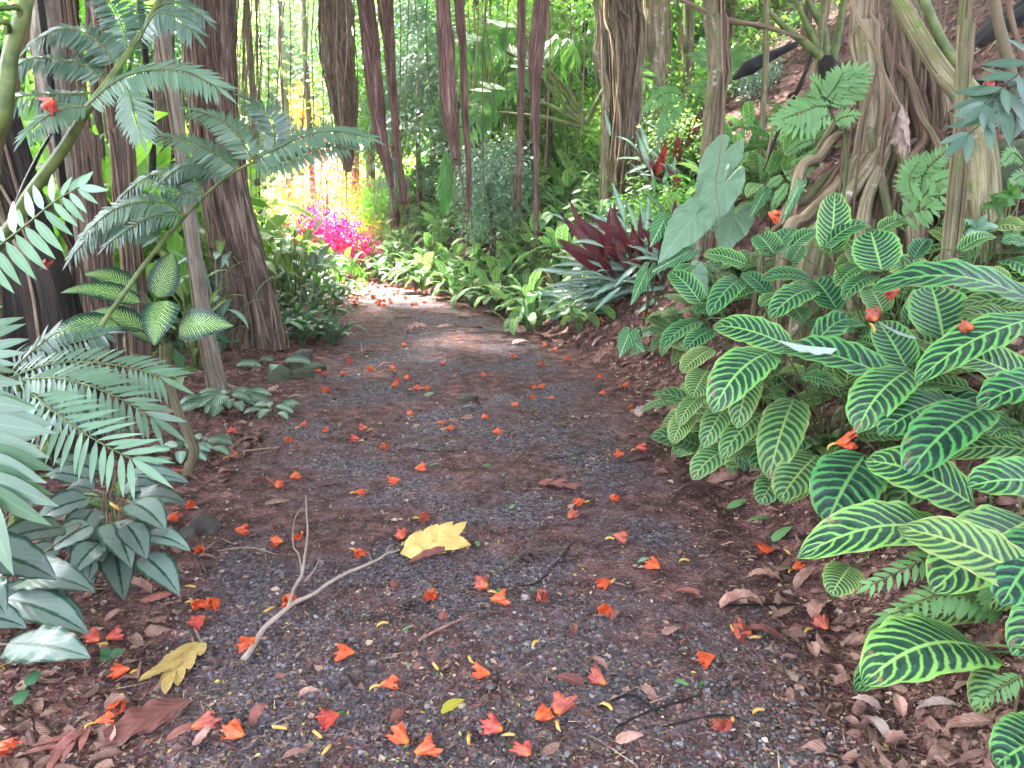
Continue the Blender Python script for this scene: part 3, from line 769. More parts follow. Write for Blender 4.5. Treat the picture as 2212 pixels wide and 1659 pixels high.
C4 = [(Z6, 850, 215, 4.0, 560, 410, 3.85, 140, dict(arch=.15)),
      (Z6, 1000, 350, 3.9, 840, 150, 4.1, 160, {}),
      (Z6, 840, 160, 4.2, 500, 160, 4.2, 110, dict(arch=.15)),
      (Z6, 640, 260, 4.1, 500, 330, 4.0, 90, {}),
      (Z6, 120, 310, 4.2, -90, 100, 4.3, 120, {}),
      (Z6, 380, 150, 4.3, 165, 390, 4.1, 120, dict(arch=.15)),
      (Z6, 420, 60, 4.4, 130, -10, 4.5, 100, {}),
      (Z6, 560, 250, 4.2, 380, 110, 4.3, 110, {}),
      (Z6, 240, 330, 4.3, 80, 380, 4.2, 80, {}),
      (Z6, 120, 420, 4.3, -140, 600, 4.15, 110, {}),
      (Z6, 190, 480, 4.2, 10, 620, 4.1, 100, {}),
      (Z6, 330, 420, 4.15, 560, 480, 4.1, 90, dict(mat='zebra_old')),
      (Z6, 70, 60, 4.5, -60, 190, 4.4, 90, {}),
      (Z3, 600, 1655, 4.4, 478, 1520, 4.5, 130, {}),
      (Z3, 590, 1650, 4.4, 718, 1478, 4.5, 100, {}),
      (Z3, 690, 1610, 4.4, 875, 1500, 4.4, 90, dict(arch=.15)),
      (Z3, 700, 1700, 4.3, 780, 1590, 4.3, 90, {}),
      (Z6, 700, 330, 4.1, 780, 430, 4.0, 120, dict(mat='zebra_old')),
      (Z6, 450, 200, 4.3, 300, 270, 4.2, 100, {})]
C5 = [(Z3, 958, 1650, 3.9, 985, 1243, 3.95, 155, dict(arch=.03, hint=(-.25, -1, .15))),
      (Z3, 905, 1610, 3.9, 1225, 1465, 3.9, 130, dict(arch=.18)),
      (Z3, 1290, 1760, 3.6, 1215, 1490, 3.7, 210, dict(arch=.03, hint=(-.3, -1, .2))),
      (Z3, 1270, 1500, 4.1, 1440, 1440, 4.1, 100, {}),
      (Z3, 1490, 1680, 3.9, 1590, 1545, 3.95, 90, {}),
      (Z3, 1780, 1630, 3.6, 2035, 1540, 3.6, 90, dict(arch=.15)),
      (Z6, 1690, 545, 3.3, 1610, 195, 3.45, 280, dict(arch=.04, hint=(-.2, -1, .3))),
      (Z6, 840, 590, 3.6, 1195, 470, 3.6, 190, dict(arch=.32, roll=.2)),
      (Z6, 1450, 730, 3.3, 1262, 420, 3.4, 190, dict(arch=.05)),
      (Z6, 1250, 130, 3.9, 1040, 290, 3.8, 110, dict(arch=.15)),
      (Z6, 1180, 60, 4.0, 1000, 200, 3.9, 120, {}),
      (Z6, 1300, 370, 3.7, 1190, 200, 3.8, 140, dict(mat='zebra_old')),
      (Z6, 1140, -20, 4.1, 1010, 130, 4.0, 100, dict(mat='zebra_old')),
      (Z6, 1420, 60, 3.8, 1290, -20, 3.8, 120, {}),
      (Z6, 1330, 560, 3.5, 1140, 500, 3.6, 110, dict(mat='zebra_old')),
      (Z6, 2100, 190, 3.3, 1930, 100, 3.4, 110, dict(mat='zebra_old')),
      (Z6, 2300, 260, 3.3, 2060, 210, 3.4, 110, dict(mat='zebra_old')),
      (Z6, 1960, 560, 3.3, 1800, 430, 3.3, 140, dict(mat='zebra_old')),
      (Z3, 1130, 1700, 4.0, 1050, 1560, 4.0, 110, dict(mat='zebra_old')),
      (Z3, 2300, 1640, 3.3, 2060, 1570, 3.3, 110, {})]
def onground(px, py, t=None):
    if t is None: return G(px, py)
    p = P(px, py, t); return gz(p.x, p.y)
def clump_from(table, root, label, extra=0, sd=1, spread=.3):
    o = clump('zebra_plant', label, 'zebra plant', root, ZG)
    rr = random.Random(sd)
    for i, (cv, bx, by, bt, tx, ty, tt, w, op) in enumerate(table):
        op = dict(op); mat = op.pop('mat', 'zebra'); op.pop('flower', None)
        B = P(*cv(bx, by), bt); T = P(*cv(tx, ty), tt)
        op.setdefault('arch', rr.uniform(.08, .15)); op.setdefault('wave', rr.uniform(.016, .032)); op.setdefault('fold', rr.uniform(.05, .2))
        op.setdefault('roll', rr.uniform(-.15, .15))
        rt = Vector(root) + Vector((rr.uniform(-1, 1), rr.uniform(-1, 1), 0)) * .07
        rt.z = float(H(rt.x, rt.y))
        leaf_obj(o, B, T, w / 3 / FOC * (bt + tt) / 2 * 1.42, mat, root=rt, **op)
    for i in range(extra):
        a = rr.uniform(0, 6.28); L = rr.uniform(.24, .40); hgt = rr.uniform(.10, .34); rad = rr.uniform(.05, spread)
        B = Vector(root) + Vector((math.cos(a) * rad, math.sin(a) * rad, 0)); B.z = float(H(B.x, B.y)) + hgt
        d = Vector((math.cos(a + rr.uniform(-.6, .6)), math.sin(a + rr.uniform(-.6, .6)), rr.uniform(-.6, .5))).normalized()
        T = B + d * L; T.z = max(T.z, float(H(T.x, T.y)) + .02)
        rt = Vector(root) + Vector((rr.uniform(-1, 1), rr.uniform(-1, 1), 0)) * .07; rt.z = float(H(rt.x, rt.y))
        leaf_obj(o, B, T, L * rr.uniform(.36, .44), rr.choice(['zebra', 'zebra_old', 'zebra_old']), root=rt, arch=rr.uniform(.08, .2), wave=.03, roll=rr.uniform(-.4, .4))
    return o
clump_from(C1, onground(2330, 1500), 'zebra plant with the lowest spread leaf, over the brown litter at the path edge', 5, 2, .2)
clump_from(C2, onground(*Z6(2080, 1200), 3.2), 'biggest zebra plant, broad glossy striped leaves with one dried red flower on a leaf', 18, 3, .4)
clump_from(C3, onground(*Z6(1000, 1060), 3.75), 'zebra plant whose brown-rimmed leaves droop onto the path, one leaf edge folded pale', 24, 4, .42)
clump_from(C4, onground(*Z6(520, 480), 4.45), 'smaller zebra plant behind the drooping one, beside the big heart-shaped leaves', 36, 5, .5)
clump_from(C5, onground(*Z6(1390, 560), 4.1), 'zebra plant with one tall upright leaf in front of the pale lichen-spotted trunk', 22, 6, .45)
clump_from([], onground(1500, 730), 'zebra plant at the bank foot where rounded leaves spill toward the path', 34, 7, .42)
clump_from([], onground(1660, 620), 'zebra plant in the middle of the group, below the heart-leaf plant', 40, 8, .5)
clump_from([], onground(2100, 640), 'zebra plant at the foot of the mossy pole', 22, 9, .4)
# pale folded-over leaf margins
zz = [o for o in COL.objects if o.name.startswith('zebra_plant')]
def fold_strip(par, pts, w, seed):
    mb = MB(); c = bez([P(*Z6(x, y), t) for x, y, t in pts], 14)
    s = np.linspace(0, 1, 14); ww = np.interp(s, [0, .2, .6, .9, 1], [.05, .8, 1, .6, .02]) * w
    ww = ww * (1 + .12 * np.sin(s * 23 + seed)); dn = np.array([0.1, -.35, -1.0]); dn /= np.linalg.norm(dn)
    rows = [c, c + dn * ww[:, None] * .5 + np.array([0, -.006, 0]), c + dn * ww[:, None]]
    v = np.stack(rows, 1); i = np.arange(13)[:, None] * 3 + np.arange(2)[None]
    q = np.stack([i, i + 1, i + 4, i + 3], -1).reshape(-1, 4)
    mb.add(v.reshape(-1, 3), q); o = mb.build('folded_margin', M['pale_under'], par, origin=tuple(c[0])); o['label'] = 'pale folded-over underside of the striped leaf'
fold_strip(zz[2], [(620, 545, 3.31), (760, 575, 3.27), (900, 590, 3.22), (1000, 600, 3.17)], .034, 1)
fold_strip(zz[4], [(1258, 415, 3.36), (1380, 480, 3.32), (1530, 535, 3.25)], .016, 2)

# ---- far veined plants (one prototype clump per shape, copied)
VG = 'low veined plants lining the path'
def far_proto(sd, nl, Lr, mat, upr=.5, sheath=.25):
    rr = random.Random(sd); o = thing('veined_plant', None, 'plant', (0, 0, 0), VG)
    for i in range(nl):
        a = i * 2.4 + rr.uniform(-.4, .4); L = rr.uniform(*Lr); rad = rr.uniform(.03, sheath); hgt = rr.uniform(.12, .40) * (1.15 - rad)
        B = Vector((math.cos(a) * rad, math.sin(a) * rad, hgt))
        el = rr.uniform(-.8, upr + .3) ; d = Vector((math.cos(a) * math.cos(el), math.sin(a) * math.cos(el), math.sin(el)))
        T = B + d * L; T.z = max(T.z, .02)
        mb = MB(); blade(mb, B, T, L * rr.uniform(.36, .46), arch=rr.uniform(.1, .2), wave=.02, ns=10, nc=3, seed=sd * 50 + i, hint=(d.x * -.3, d.y * -.3 - .2, 1))
        tube(mb, [Vector((0, 0, -.03)), Vector((B.x * .5, B.y * .5, B.z * .6)), B], [.005, .004, .003], 4, 6)
        mb.build('leaf', M[mat], o, origin=(0, 0, 0))
    return o
protos = [far_proto(11, 24, (.20, .32), 'zebra_far', .8), far_proto(12, 26, (.20, .30), 'zebra_far', .5), far_proto(13, 22, (.24, .36), 'zebra_far', .9)]
rr = random.Random(5)
fars = []
for row in range(9):
    y = 6.9 + row * .2
    while y < 19.5:
        u = -.04 + row * .33 + rr.uniform(-.10, .10)
        x = float(xr(y)) + u
        px = topx(gz(x, y))
        ok = not (px[0] > 1150 and px[1] > 520 and y < 8.6)
        if ok: fars.append((x, y, row))
        y += .66 + row * .06 + rr.uniform(-.1, .2) + (.05 * (y - 7))
rowname = ['drooping row on the path edge', 'row just behind the path edge', 'second row from the path', 'third row up the bank', 'fourth row up the bank', 'fifth row up the bank', 'sixth row up the bank', 'seventh row up the bank', 'topmost row up the bank']
cnt = [0] * 9
ORD = ['nearest', 'second', 'third', 'fourth', 'fifth', 'sixth', 'seventh', 'eighth', 'ninth', 'tenth', 'eleventh', 'twelfth', 'thirteenth', 'fourteenth', 'fifteenth', 'sixteenth', 'seventeenth', 'eighteenth', 'nineteenth', 'twentieth']
for k, (x, y, row) in enumerate(fars):
    c = protos[k] if k < 3 else copy_tree(protos[k % 3])
    c.location = gz(x, y); c.rotation_euler = (0, 0, rr.uniform(0, 6.28)); s = rr.uniform(.95, 1.35); c.scale = (s, s, s)
    c['label'] = f"light green veined plant, {ORD[min(cnt[row], 19)]} {'along' if cnt[row] == 0 else 'one along'} the {rowname[row]}"
    cnt[row] += 1
# yellow-green broad plants among them
# ---- silver herringbone and maroon plants
SG = 'silver and maroon prayer plants'
def strom(root, label, nl, spread, sd, hgt=(.1, .55), lr=(.28, .46), frac=.4, facing=-1.57):
    rr = random.Random(sd); o = thing('prayer_plant', label, 'prayer plant', tuple(root), SG)
    for i in range(nl):
        a = facing - .35 + rr.uniform(-2.0, 2.0); L = rr.uniform(*lr); rad = rr.uniform(.05, spread); h_ = rr.uniform(*hgt)
        B = Vector(root) + Vector((math.cos(a) * rad, math.sin(a) * rad, h_))
        el = rr.uniform(-.35, .75)
        red = rr.random() < frac
        if red: el = rr.uniform(.6, 1.35); L *= .72; a = facing + .3 + rr.uniform(-1, 1)
        d = Vector((math.cos(a) * math.cos(el), math.sin(a) * math.cos(el), math.sin(el))); T = B + d * L
        T.z = max(T.z, float(H(T.x, T.y)) + .03)
        kw = dict(arch=rr.uniform(.04, .12), wave=.05, shape='lance', ns=16, nc=4, seed=sd * 31 + i)
        if red: kw['hint'] = (rr.uniform(-.3, .3), -1, .2)
        leaf_obj(o, B, T, L * rr.uniform(.19, .25), 'maroon' if red else 'stroman', stemmat='stalk_b', name='leaf', **kw)
    return o
def strom_fan(o, n, bx, by, sb, ang, dist, t, mat, sd, w=.165):
    """n long leaves; base near view px (bx, by), leaning in the direction ang (deg range), dist px long"""
    rr = random.Random(sd)
    for i in range(n):
        a = R(rr.uniform(*ang)); d = rr.uniform(*dist); tb = t + rr.uniform(-.25, .25); x = bx + rr.gauss(0, sb[0]); y = by + rr.gauss(0, sb[1])
        B = P(x, y, tb); T = P(x + math.cos(a) * d, y - math.sin(a) * d, tb + rr.uniform(-.28, .10)); T.z = max(T.z, float(H(T.x, T.y)) + .03)
        L = (T - B).length; kw = dict(arch=rr.uniform(.04, .14), wave=.045, shape='lance', ns=14, nc=4, seed=sd * 31 + i)
        if mat == 'maroon': kw['hint'] = (rr.uniform(-.4, .4), -1, .1); kw['fold'] = -.1
        else: kw['hint'] = (rr.uniform(-.3, .3), -.7, .9)
        rt = Vector(o.location) + Vector((rr.uniform(-.1, .1), rr.uniform(-.1, .1), -.03))
        leaf_obj(o, B, T, L * w * rr.uniform(.85, 1.15), mat, stemmat='stalk_b', root=rt, **kw)
rt = onground(1350, 640); tq = topx(rt)[2]
o = thing('prayer_plant', 'large silver-banded prayer plant with a fan of dark maroon leaves in its middle', 'prayer plant', tuple(rt), SG)
strom_fan(o, 34, 1360, 590, (42, 26), (85, 155), (90, 150), tq - .2, 'maroon', 21, .125)
strom_fan(o, 46, 1330, 610, (34, 18), (152, 208), (80, 125), tq - .15, 'stroman', 22)
strom_fan(o, 44, 1370, 545, (40, 26), (80, 185), (65, 110), tq + .1, 'stroman', 23)
rt = onground(1290, 655); o = thing('prayer_plant', 'low silver-banded prayer plant spilling onto the path below the maroon fan', 'prayer plant', tuple(rt), SG)
strom_fan(o, 46, 1290, 645, (36, 12), (165, 215), (60, 105), topx(rt)[2] - .15, 'stroman', 24)
strom_fan(o, 12, 1310, 630, (30, 12), (200, 250), (40, 80), topx(rt)[2] - .2, 'stroman', 28)
rt = onground(1440, 600); tq = topx(rt)[2]; o = thing('prayer_plant', 'silver prayer plant beneath the large grey-green heart-shaped leaves', 'prayer plant', tuple(rt), SG)
strom_fan(o, 26, 1430, 585, (40, 24), (120, 230), (60, 100), tq - .1, 'stroman', 25); strom_fan(o, 8, 1440, 550, (30, 20), (80, 150), (60, 90), tq, 'maroon', 26, .2)
rt = onground(1445, 430); tq = topx(rt)[2]; o = thing('prayer_plant', 'tall maroon prayer plant behind, close to the twisted trunk', 'prayer plant', tuple(rt), SG)
strom_fan(o, 22, 1445, 410, (26, 36), (65, 130), (70, 105), tq - .2, 'maroon', 27, .2); strom_fan(o, 34, 1430, 400, (34, 50), (60, 200), (55, 90), tq - .3, 'stroman', 29)
# ---- big heart leaves
def heart_plant(root, label, leaves, mat, cat='heart-leaf plant'):
    o = thing('heart_leaf_plant', label, cat, tuple(root))
    for (cx, cy, t, tx, ty, tt, W, sd) in leaves:
        C = P(cx, cy, t); T = P(tx, ty, tt); L = (T - C).length; d = (T - C).normalized()
        view = (Vector((0, 0, CAMZ)) - C).normalized(); n = (view + Vector((0, 0, .5))).normalized(); side = d.cross(n)
        mb = MB(); heart(mb, C, d, side, L / .72, W / FOC * t, .05, sd); mb.build('leaf', M[mat], o, origin=tuple(C))
        s = MB(); mid = Vector(root).lerp(C, .55) + Vector((.05, .05, .08)); tube(s, [Vector(root), mid, C], [.007, .006, .004], 6, 14)
        s.build('petiole', M['stalk_g'], o)
    return o
heart_plant(onground(1560, 560), 'plant with large pale grey-green heart-shaped leaves hanging one above the other',
    [(1562, 400, 5.1, 1503, 515, 4.95, 88, 1), (1497, 470, 5.0, 1423, 562, 4.85, 92, 2), (1561, 335, 5.3, 1500, 432, 5.2, 84, 3)], 'heart')
heart_plant(onground(1600, 555), 'dark hanging heart-shaped leaf in shade above the zebra leaves',
    [(1585, 470, 5.4, 1560, 550, 5.3, 92, 4), (1500, 590, 4.9, 1530, 640, 4.9, 60, 14)], 'heart')
heart_plant(onground(1660, 540), 'small heart leaf with white netted veins below the bare soil',
    [(1648, 420, 5.2, 1622, 465, 5.1, 34, 5), (1525, 470, 5.2, 1540, 500, 5.2, 40, 15)], 'heartv')
heart_plant(onground(1380, 740), 'white-veined leaves hanging at the path edge beside the zebra plants',
    [(1357, 725, 4.8, 1338, 770, 4.7, 44, 6), (1370, 740, 4.8, 1392, 760, 4.75, 34, 7), (1432, 480, 5.1, 1405, 530, 5.0, 48, 8), (1480, 548, 5.0, 1408, 585, 4.9, 36, 9), (1395, 590, 5.0, 1363, 655, 4.8, 36, 10)], 'heartv')
heart_plant(onground(1690, 560), 'narrow dark green velvety leaf with pale midrib on the bank',
    [(1722, 410, 4.9, 1690, 478, 4.8, 26, 8)], 'heartv')
# round-leaf seedlings at the path edge
for i, (px, py, lab, n) in enumerate([(1195, 695, 'low creeping plant with rounded grey-green leaves at the path edge', 9), (1290, 690, 'rounded grey-green seedling between two fallen flowers at the bank foot', 10), (1245, 690, 'cluster of small oval leaves in the litter under the prayer plants', 8)]):
    rt = onground(px, py); o = thing('seedling', lab, 'seedling', tuple(rt)); rr = random.Random(i + 90)
    for k in range(n):
        a = rr.uniform(0, 6.28); r_ = rr.uniform(.03, .16); B = rt + Vector((math.cos(a) * r_ * .5, math.sin(a) * r_ * .5, rr.uniform(.03, .1)))
        T = B + Vector((math.cos(a), math.sin(a) * .8 - .2, rr.uniform(-.3, .2))) * .11
        leaf_obj(o, B, T, .075, 'grey_g' if k % 3 else 'fern_light', shape='ovate', ns=8, nc=3, arch=.1)
# ---- ferns on the bank: bright sprig, small ferns, broad blue-green frond
TL = tmpl('lance', 4, .26, .12, .10); TLn = tmpl('lance', 3, .30, .1, .15); TN = tmpl('strap', 3, .10, .1, .2)
def frond(parent, pts, L, n, mat, tm=TL, name='frond', stem='stalk_g', seed=0, **kw):
    mb = MB(); pinna(mb, pts, L, n, tm, seed=seed, ms=1, **kw)
    return mb.build(name, [M[mat], M[stem]], parent, origin=tuple(pts[0]))
def PP(l, t0, t1=None, cv=None):
    n = len(l); t1 = t0 if t1 is None else t1
    return [P(*(cv(x, y) if cv else (x, y)), t0 + (t1 - t0) * i / max(1, n - 1)) for i, (x, y) in enumerate(l)]
rt = onground(*Z3(1090, 1050), 4.9)
f = thing('fern', 'bright green fern sprig of broad toothed fronds above the bank in front of bare soil', 'fern', tuple(rt))
mb = MB(); tube(mb, [rt] + PP([(1060, 960), (1010, 840), (970, 740), (935, 680), (905, 620)], 4.6, 4.4, Z3), [.009, .006, .004], 6, 20); mb.build('stalk', M['stalk_g'], f)
for i, (l, LL, n) in enumerate([([(905, 620), (870, 560), (850, 530)], .10, 9), ([(940, 690), (860, 690), (760, 730), (640, 770)], .15, 13), ([(960, 740), (860, 770), (760, 810), (660, 800)], .12, 11),
        ([(945, 690), (1000, 600), (1060, 530), (1120, 470)], .14, 12), ([(1000, 680), (1070, 590), (1170, 480)], .12, 12), ([(985, 790), (1040, 760), (1110, 745)], .08, 8), ([(930, 640), (990, 560), (1040, 470)], .11, 10)]):
    frond(f, PP(l, 4.42, 4.35, Z3), LL, n, 'fern_light', TL, seed=i, up=(0, -1, .45), w=1.05)
def fernlet(lab, tab, t, mat='fern_light', L=.05, n=16, cat='fern', up=(0, -1, .5), nm='small_fern'):
    first = P(*tab[0][0], t); o = thing(nm, lab, cat, tuple(gz(first.x, first.y)))
    for i, l in enumerate(tab): frond(o, PP(l, t, t * .98), L, n, mat, TLn, seed=i, up=up)
    mb = MB(); tube(mb, [Vector(o.location), P(*tab[0][0], t)], [.004, .003], 5, 4); mb.build('stalk', M['stalk_b'], o)
    return o
fernlet('small pale fern arching beside the tan stilt roots', [[(1985, 430), (2000, 370), (2045, 325)], [(1975, 430), (1965, 385), (1985, 350)], [(1990, 430), (2020, 395), (2055, 380)]], 4.3, L=.10)
fernlet('cluster of broad pale leaflets under the stilt roots', [[(1930, 480), (1980, 455), (2010, 450)], [(1955, 490), (2000, 430), (2050, 420)]], 4.1, 'fern_light', .13, 6)
fernlet('small dark fern on mossy bank above the heart leaves', [[(1760, 300), (1730, 310), (1700, 330)], [(1770, 320), (1745, 340), (1715, 350)], [(1765, 350), (1740, 365), (1710, 380)], [(1700, 400), (1685, 420), (1670, 450)]], 5.2, 'fern_light', .055)
fernlet('little fern sprig at the lower end of the leaning roots', [[(1700, 395), (1690, 415), (1672, 435)], [(1690, 380), (1675, 390), (1662, 400)]], 4.9, 'fern_light', .045)
fernlet('wispy green fern on the hilltop litter behind the thin trunk', [[(1560, 160), (1530, 130), (1500, 120)], [(1560, 160), (1540, 180), (1500, 190)], [(1560, 165), (1580, 130), (1600, 110)], [(1480, 210), (1440, 200), (1400, 230)], [(1480, 210), (1450, 240), (1430, 280)]], 8.5, 'fern_light', .16)
fernlet('light green fern frond lying under the lowest zebra leaves', [[(2160, 1190), (2080, 1195), (2010, 1205), (1883, 1262)]], 2.42, 'fern_light', .085, 22, up=(0, -.6, 1))
fernlet('second light green fern frond spreading beneath the zebra leaf', [[(2190, 1340), (2120, 1300), (2030, 1285), (1920, 1330)], [(2190, 1340), (2150, 1290), (2120, 1240)]], 2.45, 'fern_light', .09, 18, up=(0, -.6, 1))
fernlet('tiny fern sprig over the darkest lowest zebra leaf', [[(2205, 1460), (2170, 1480), (2120, 1510)]], 2.1, 'fern_light', .05, 10, up=(0, -.6, 1))
fernlet('feathery fern at the bank edge by the mossy pole', [[(2212, 350), (2190, 330), (2170, 350)], [(2230, 400), (2210, 380), (2190, 390)], [(2212, 480), (2190, 495), (2180, 515)]], 4.0, 'fern_light', .06)
rt = Vector(P(2330, 330, 3.2)); f = thing('broad_fern', 'broad dark blue-green fern fronds reaching in past the mossy pole', 'fern', tuple(rt))
for i, (l, LL, n) in enumerate([([(2300, 230), (2212, 180), (2150, 215), (2118, 235)], .20, 7), ([(2330, 300), (2230, 215), (2170, 230), (2092, 290)], .22, 7), ([(2330, 200), (2250, 130), (2200, 160), (2125, 225)], .18, 7)]):
    frond(f, PP(l, 3.15, 3.0), LL, n, 'fern_dark', TL, seed=40 + i, up=(-.2, -.8, .6), w=1.15, stem='stalk_d')
# little broadleaf seedlings near the mossy pole
for i, (px, py, t) in enumerate([(2110, 490, 4.0), (2150, 440, 4.2), (2180, 420, 4.1)]):
    b_ = P(px, py, t); o = thing('seedling', ['pale four-leaved seedling beside the mossy pole', 'small glossy seedling with upright leaves beyond the mossy pole', 'narrow-leaved seedling at the dark stones beyond the mossy pole'][i], 'seedling', tuple(gz(b_.x, b_.y)))
    for k in range(5):
        a = k * 1.3 + i; T = b_ + Vector((math.cos(a) * .10, -.03, math.sin(a) * .07)); leaf_obj(o, b_, T, .045, ['grey_g', 'green', 'green'][i], shape='ovate', ns=8, nc=3, hint=(0, -1, .4))
# ================================================================ PLANTS LEFT OF THE PATH
def ZC(x, y): return (x * .2232, 932.6 + y * .2232)
TFN = tmpl('lance', 5, .20, .10, .14)
def stalk(par, pts, rad, mat='stalk_fern', name='stalk', n=10):
    mb = MB(); tube(mb, pts, rad, n, 28, disp=lambda A, L: 1 + .07 * vnoise(np.cos(A) * 2 + L * 9, np.sin(A) * 2, L * 4)); return mb.build(name, M[mat], par)
# giant fern, lowest: three fronds over the silver leaves
rt = onground(30, 1150); f1 = None; fine = []; f1 = thing('giant_fern', 'giant fern with pale leaflets fanning out over the silver-leaved plant', 'fern', tuple(rt))
def pin(par, cv, l, t0, t1, LL, n, mat, sd, up=(0, -.7, .8), **kw):
    if par in fine: n = int(n * 1.45); kw.setdefault('w', .78)
    kw.setdefault('w', 1.0); return frond(par, PP(l, t0, t1, cv), LL, n, mat, TFN, name='pinna', stem='stalk_fern', seed=sd, up=up, **kw)
fine.append(f1)
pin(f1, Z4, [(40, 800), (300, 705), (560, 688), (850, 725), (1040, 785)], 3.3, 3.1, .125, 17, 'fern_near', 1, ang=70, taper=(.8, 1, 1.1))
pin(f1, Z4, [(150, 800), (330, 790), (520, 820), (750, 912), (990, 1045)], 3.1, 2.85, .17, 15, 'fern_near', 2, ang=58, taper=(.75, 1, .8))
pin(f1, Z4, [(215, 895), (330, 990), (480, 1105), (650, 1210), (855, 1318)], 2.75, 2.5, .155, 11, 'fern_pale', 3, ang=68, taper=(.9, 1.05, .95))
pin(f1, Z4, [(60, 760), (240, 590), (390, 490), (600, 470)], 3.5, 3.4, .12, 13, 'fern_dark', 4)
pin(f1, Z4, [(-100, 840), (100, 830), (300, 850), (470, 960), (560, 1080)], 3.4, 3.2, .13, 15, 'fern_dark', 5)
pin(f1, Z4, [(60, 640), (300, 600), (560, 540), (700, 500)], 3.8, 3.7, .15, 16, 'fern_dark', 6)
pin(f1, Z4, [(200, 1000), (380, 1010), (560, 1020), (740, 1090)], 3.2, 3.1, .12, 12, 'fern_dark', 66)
stalk(f1, [rt, P(60, 1040, 3.6), P(110, 960, 3.4), P(150, 880, 3.3)], [.03, .024, .015])
stalk(f1, [rt, P(40, 900, 3.4), P(40, 825, 3.3)], [.02, .012])
stalk(f1, [P(110, 960, 3.4), P(90, 870, 3.1), P(72, 852, 2.75)], [.012, .008])
# big leaflets at the frame edge
f2 = thing('giant_fern', 'closest giant fern, large smooth leaflets crossing the dark leaning trunk base', 'fern', tuple(onground(-200, 1250)))
pin(f2, Z4, [(-420, 600), (-300, 900), (-180, 1200), (-110, 1480)], 2.0, 1.85, .185, 13, 'fern_near', 7, ang=72, up=(0, -1, .3), taper=(.9, 1.1, 1), w=1.35, droop=.35)
pin(f2, Z4, [(-300, 700), (-200, 980), (-60, 1150), (40, 1220)], 2.5, 2.4, .18, 11, 'fern_near', 8, ang=70, up=(0, -1, .4), w=1.35, droop=.25)
pin(f2, Z4, [(-350, 380), (-220, 480), (-100, 620), (-60, 720)], 2.3, 2.2, .15, 9, 'fern_near', 9, ang=75, up=(0, -1, .3), w=1.2)
pin(f2, Z1, [(-200, 1750), (0, 1590), (180, 1450), (360, 1300), (510, 1215)], 2.35, 2.3, .125, 12, 'fern_pale', 10, ang=78, up=(0, -1, .25), w=1.45, droop=.5, taper=(1, 1.1, .55))
stalk(f2, [Vector(f2.location), P(-150, 1100, 2.3), P(-110, 800, 2.25), P(-66, 583, 2.35)], [.02, .016, .010])
# fern with the thick green stalk
rt = onground(-120, 900, 3.6); f3 = thing('giant_fern', 'giant fern with a thick curving olive stalk and dark arching fronds', 'fern', tuple(rt))
fine.append(f3)
stalk(f3, [rt, P(-60, 640, 3.4), P(28, 490, 3.3), P(62, 425, 3.25), P(133, 327, 3.2), P(190, 235, 3.2), P(240, 167, 3.25), P(312, 60, 3.4), P(350, -20, 3.5)], [.045, .033, .030, .027, .022, .018, .014, .010, .008], n=14)
for i, (l, t0, t1, LL, n) in enumerate([
    ([(560, 690), (700, 560), (860, 480), (1050, 450), (1230, 470), (1400, 560)], 3.1, 2.9, .115, 30),
    ([(560, 690), (430, 700), (300, 760), (180, 860)], 3.15, 3.0, .10, 16),
    ([(820, 570), (850, 640), (868, 740), (905, 850)], 3.0, 2.95, .105, 14),
    ([(745, 420), (680, 320), (560, 220), (400, 185), (230, 260)], 3.3, 3.2, .105, 26),
    ([(665, 515), (560, 430), (400, 385), (200, 380), (60, 460)], 3.3, 3.2, .105, 26),
    ([(590, 600), (430, 610), (270, 610), (60, 640), (-80, 700)], 3.3, 3.2, .11, 22),
    ([(830, 340), (800, 200), (740, 60), (640, -60)], 3.4, 3.4, .11, 22),
    ([(900, 260), (960, 150), (1020, 90), (1120, 100), (1240, 190)], 3.35, 3.2, .11, 20),
    ([(890, 260), (880, 120), (900, -20)], 3.4, 3.5, .10, 18),
    ([(980, 80), (1080, 20), (1200, 40), (1320, 110)], 3.45, 3.4, .09, 16)]):
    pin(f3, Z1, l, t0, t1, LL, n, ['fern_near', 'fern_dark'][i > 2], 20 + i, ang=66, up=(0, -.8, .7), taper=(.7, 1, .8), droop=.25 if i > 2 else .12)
mb = MB(); tube(mb, PP([(60, 1450), (160, 1200), (250, 1010), (330, 870)], 3.4, 3.2, Z1), [.010, .012, .008, .006], 7, 16); mb.build('side_stalk', M['stalk_d'], f3)
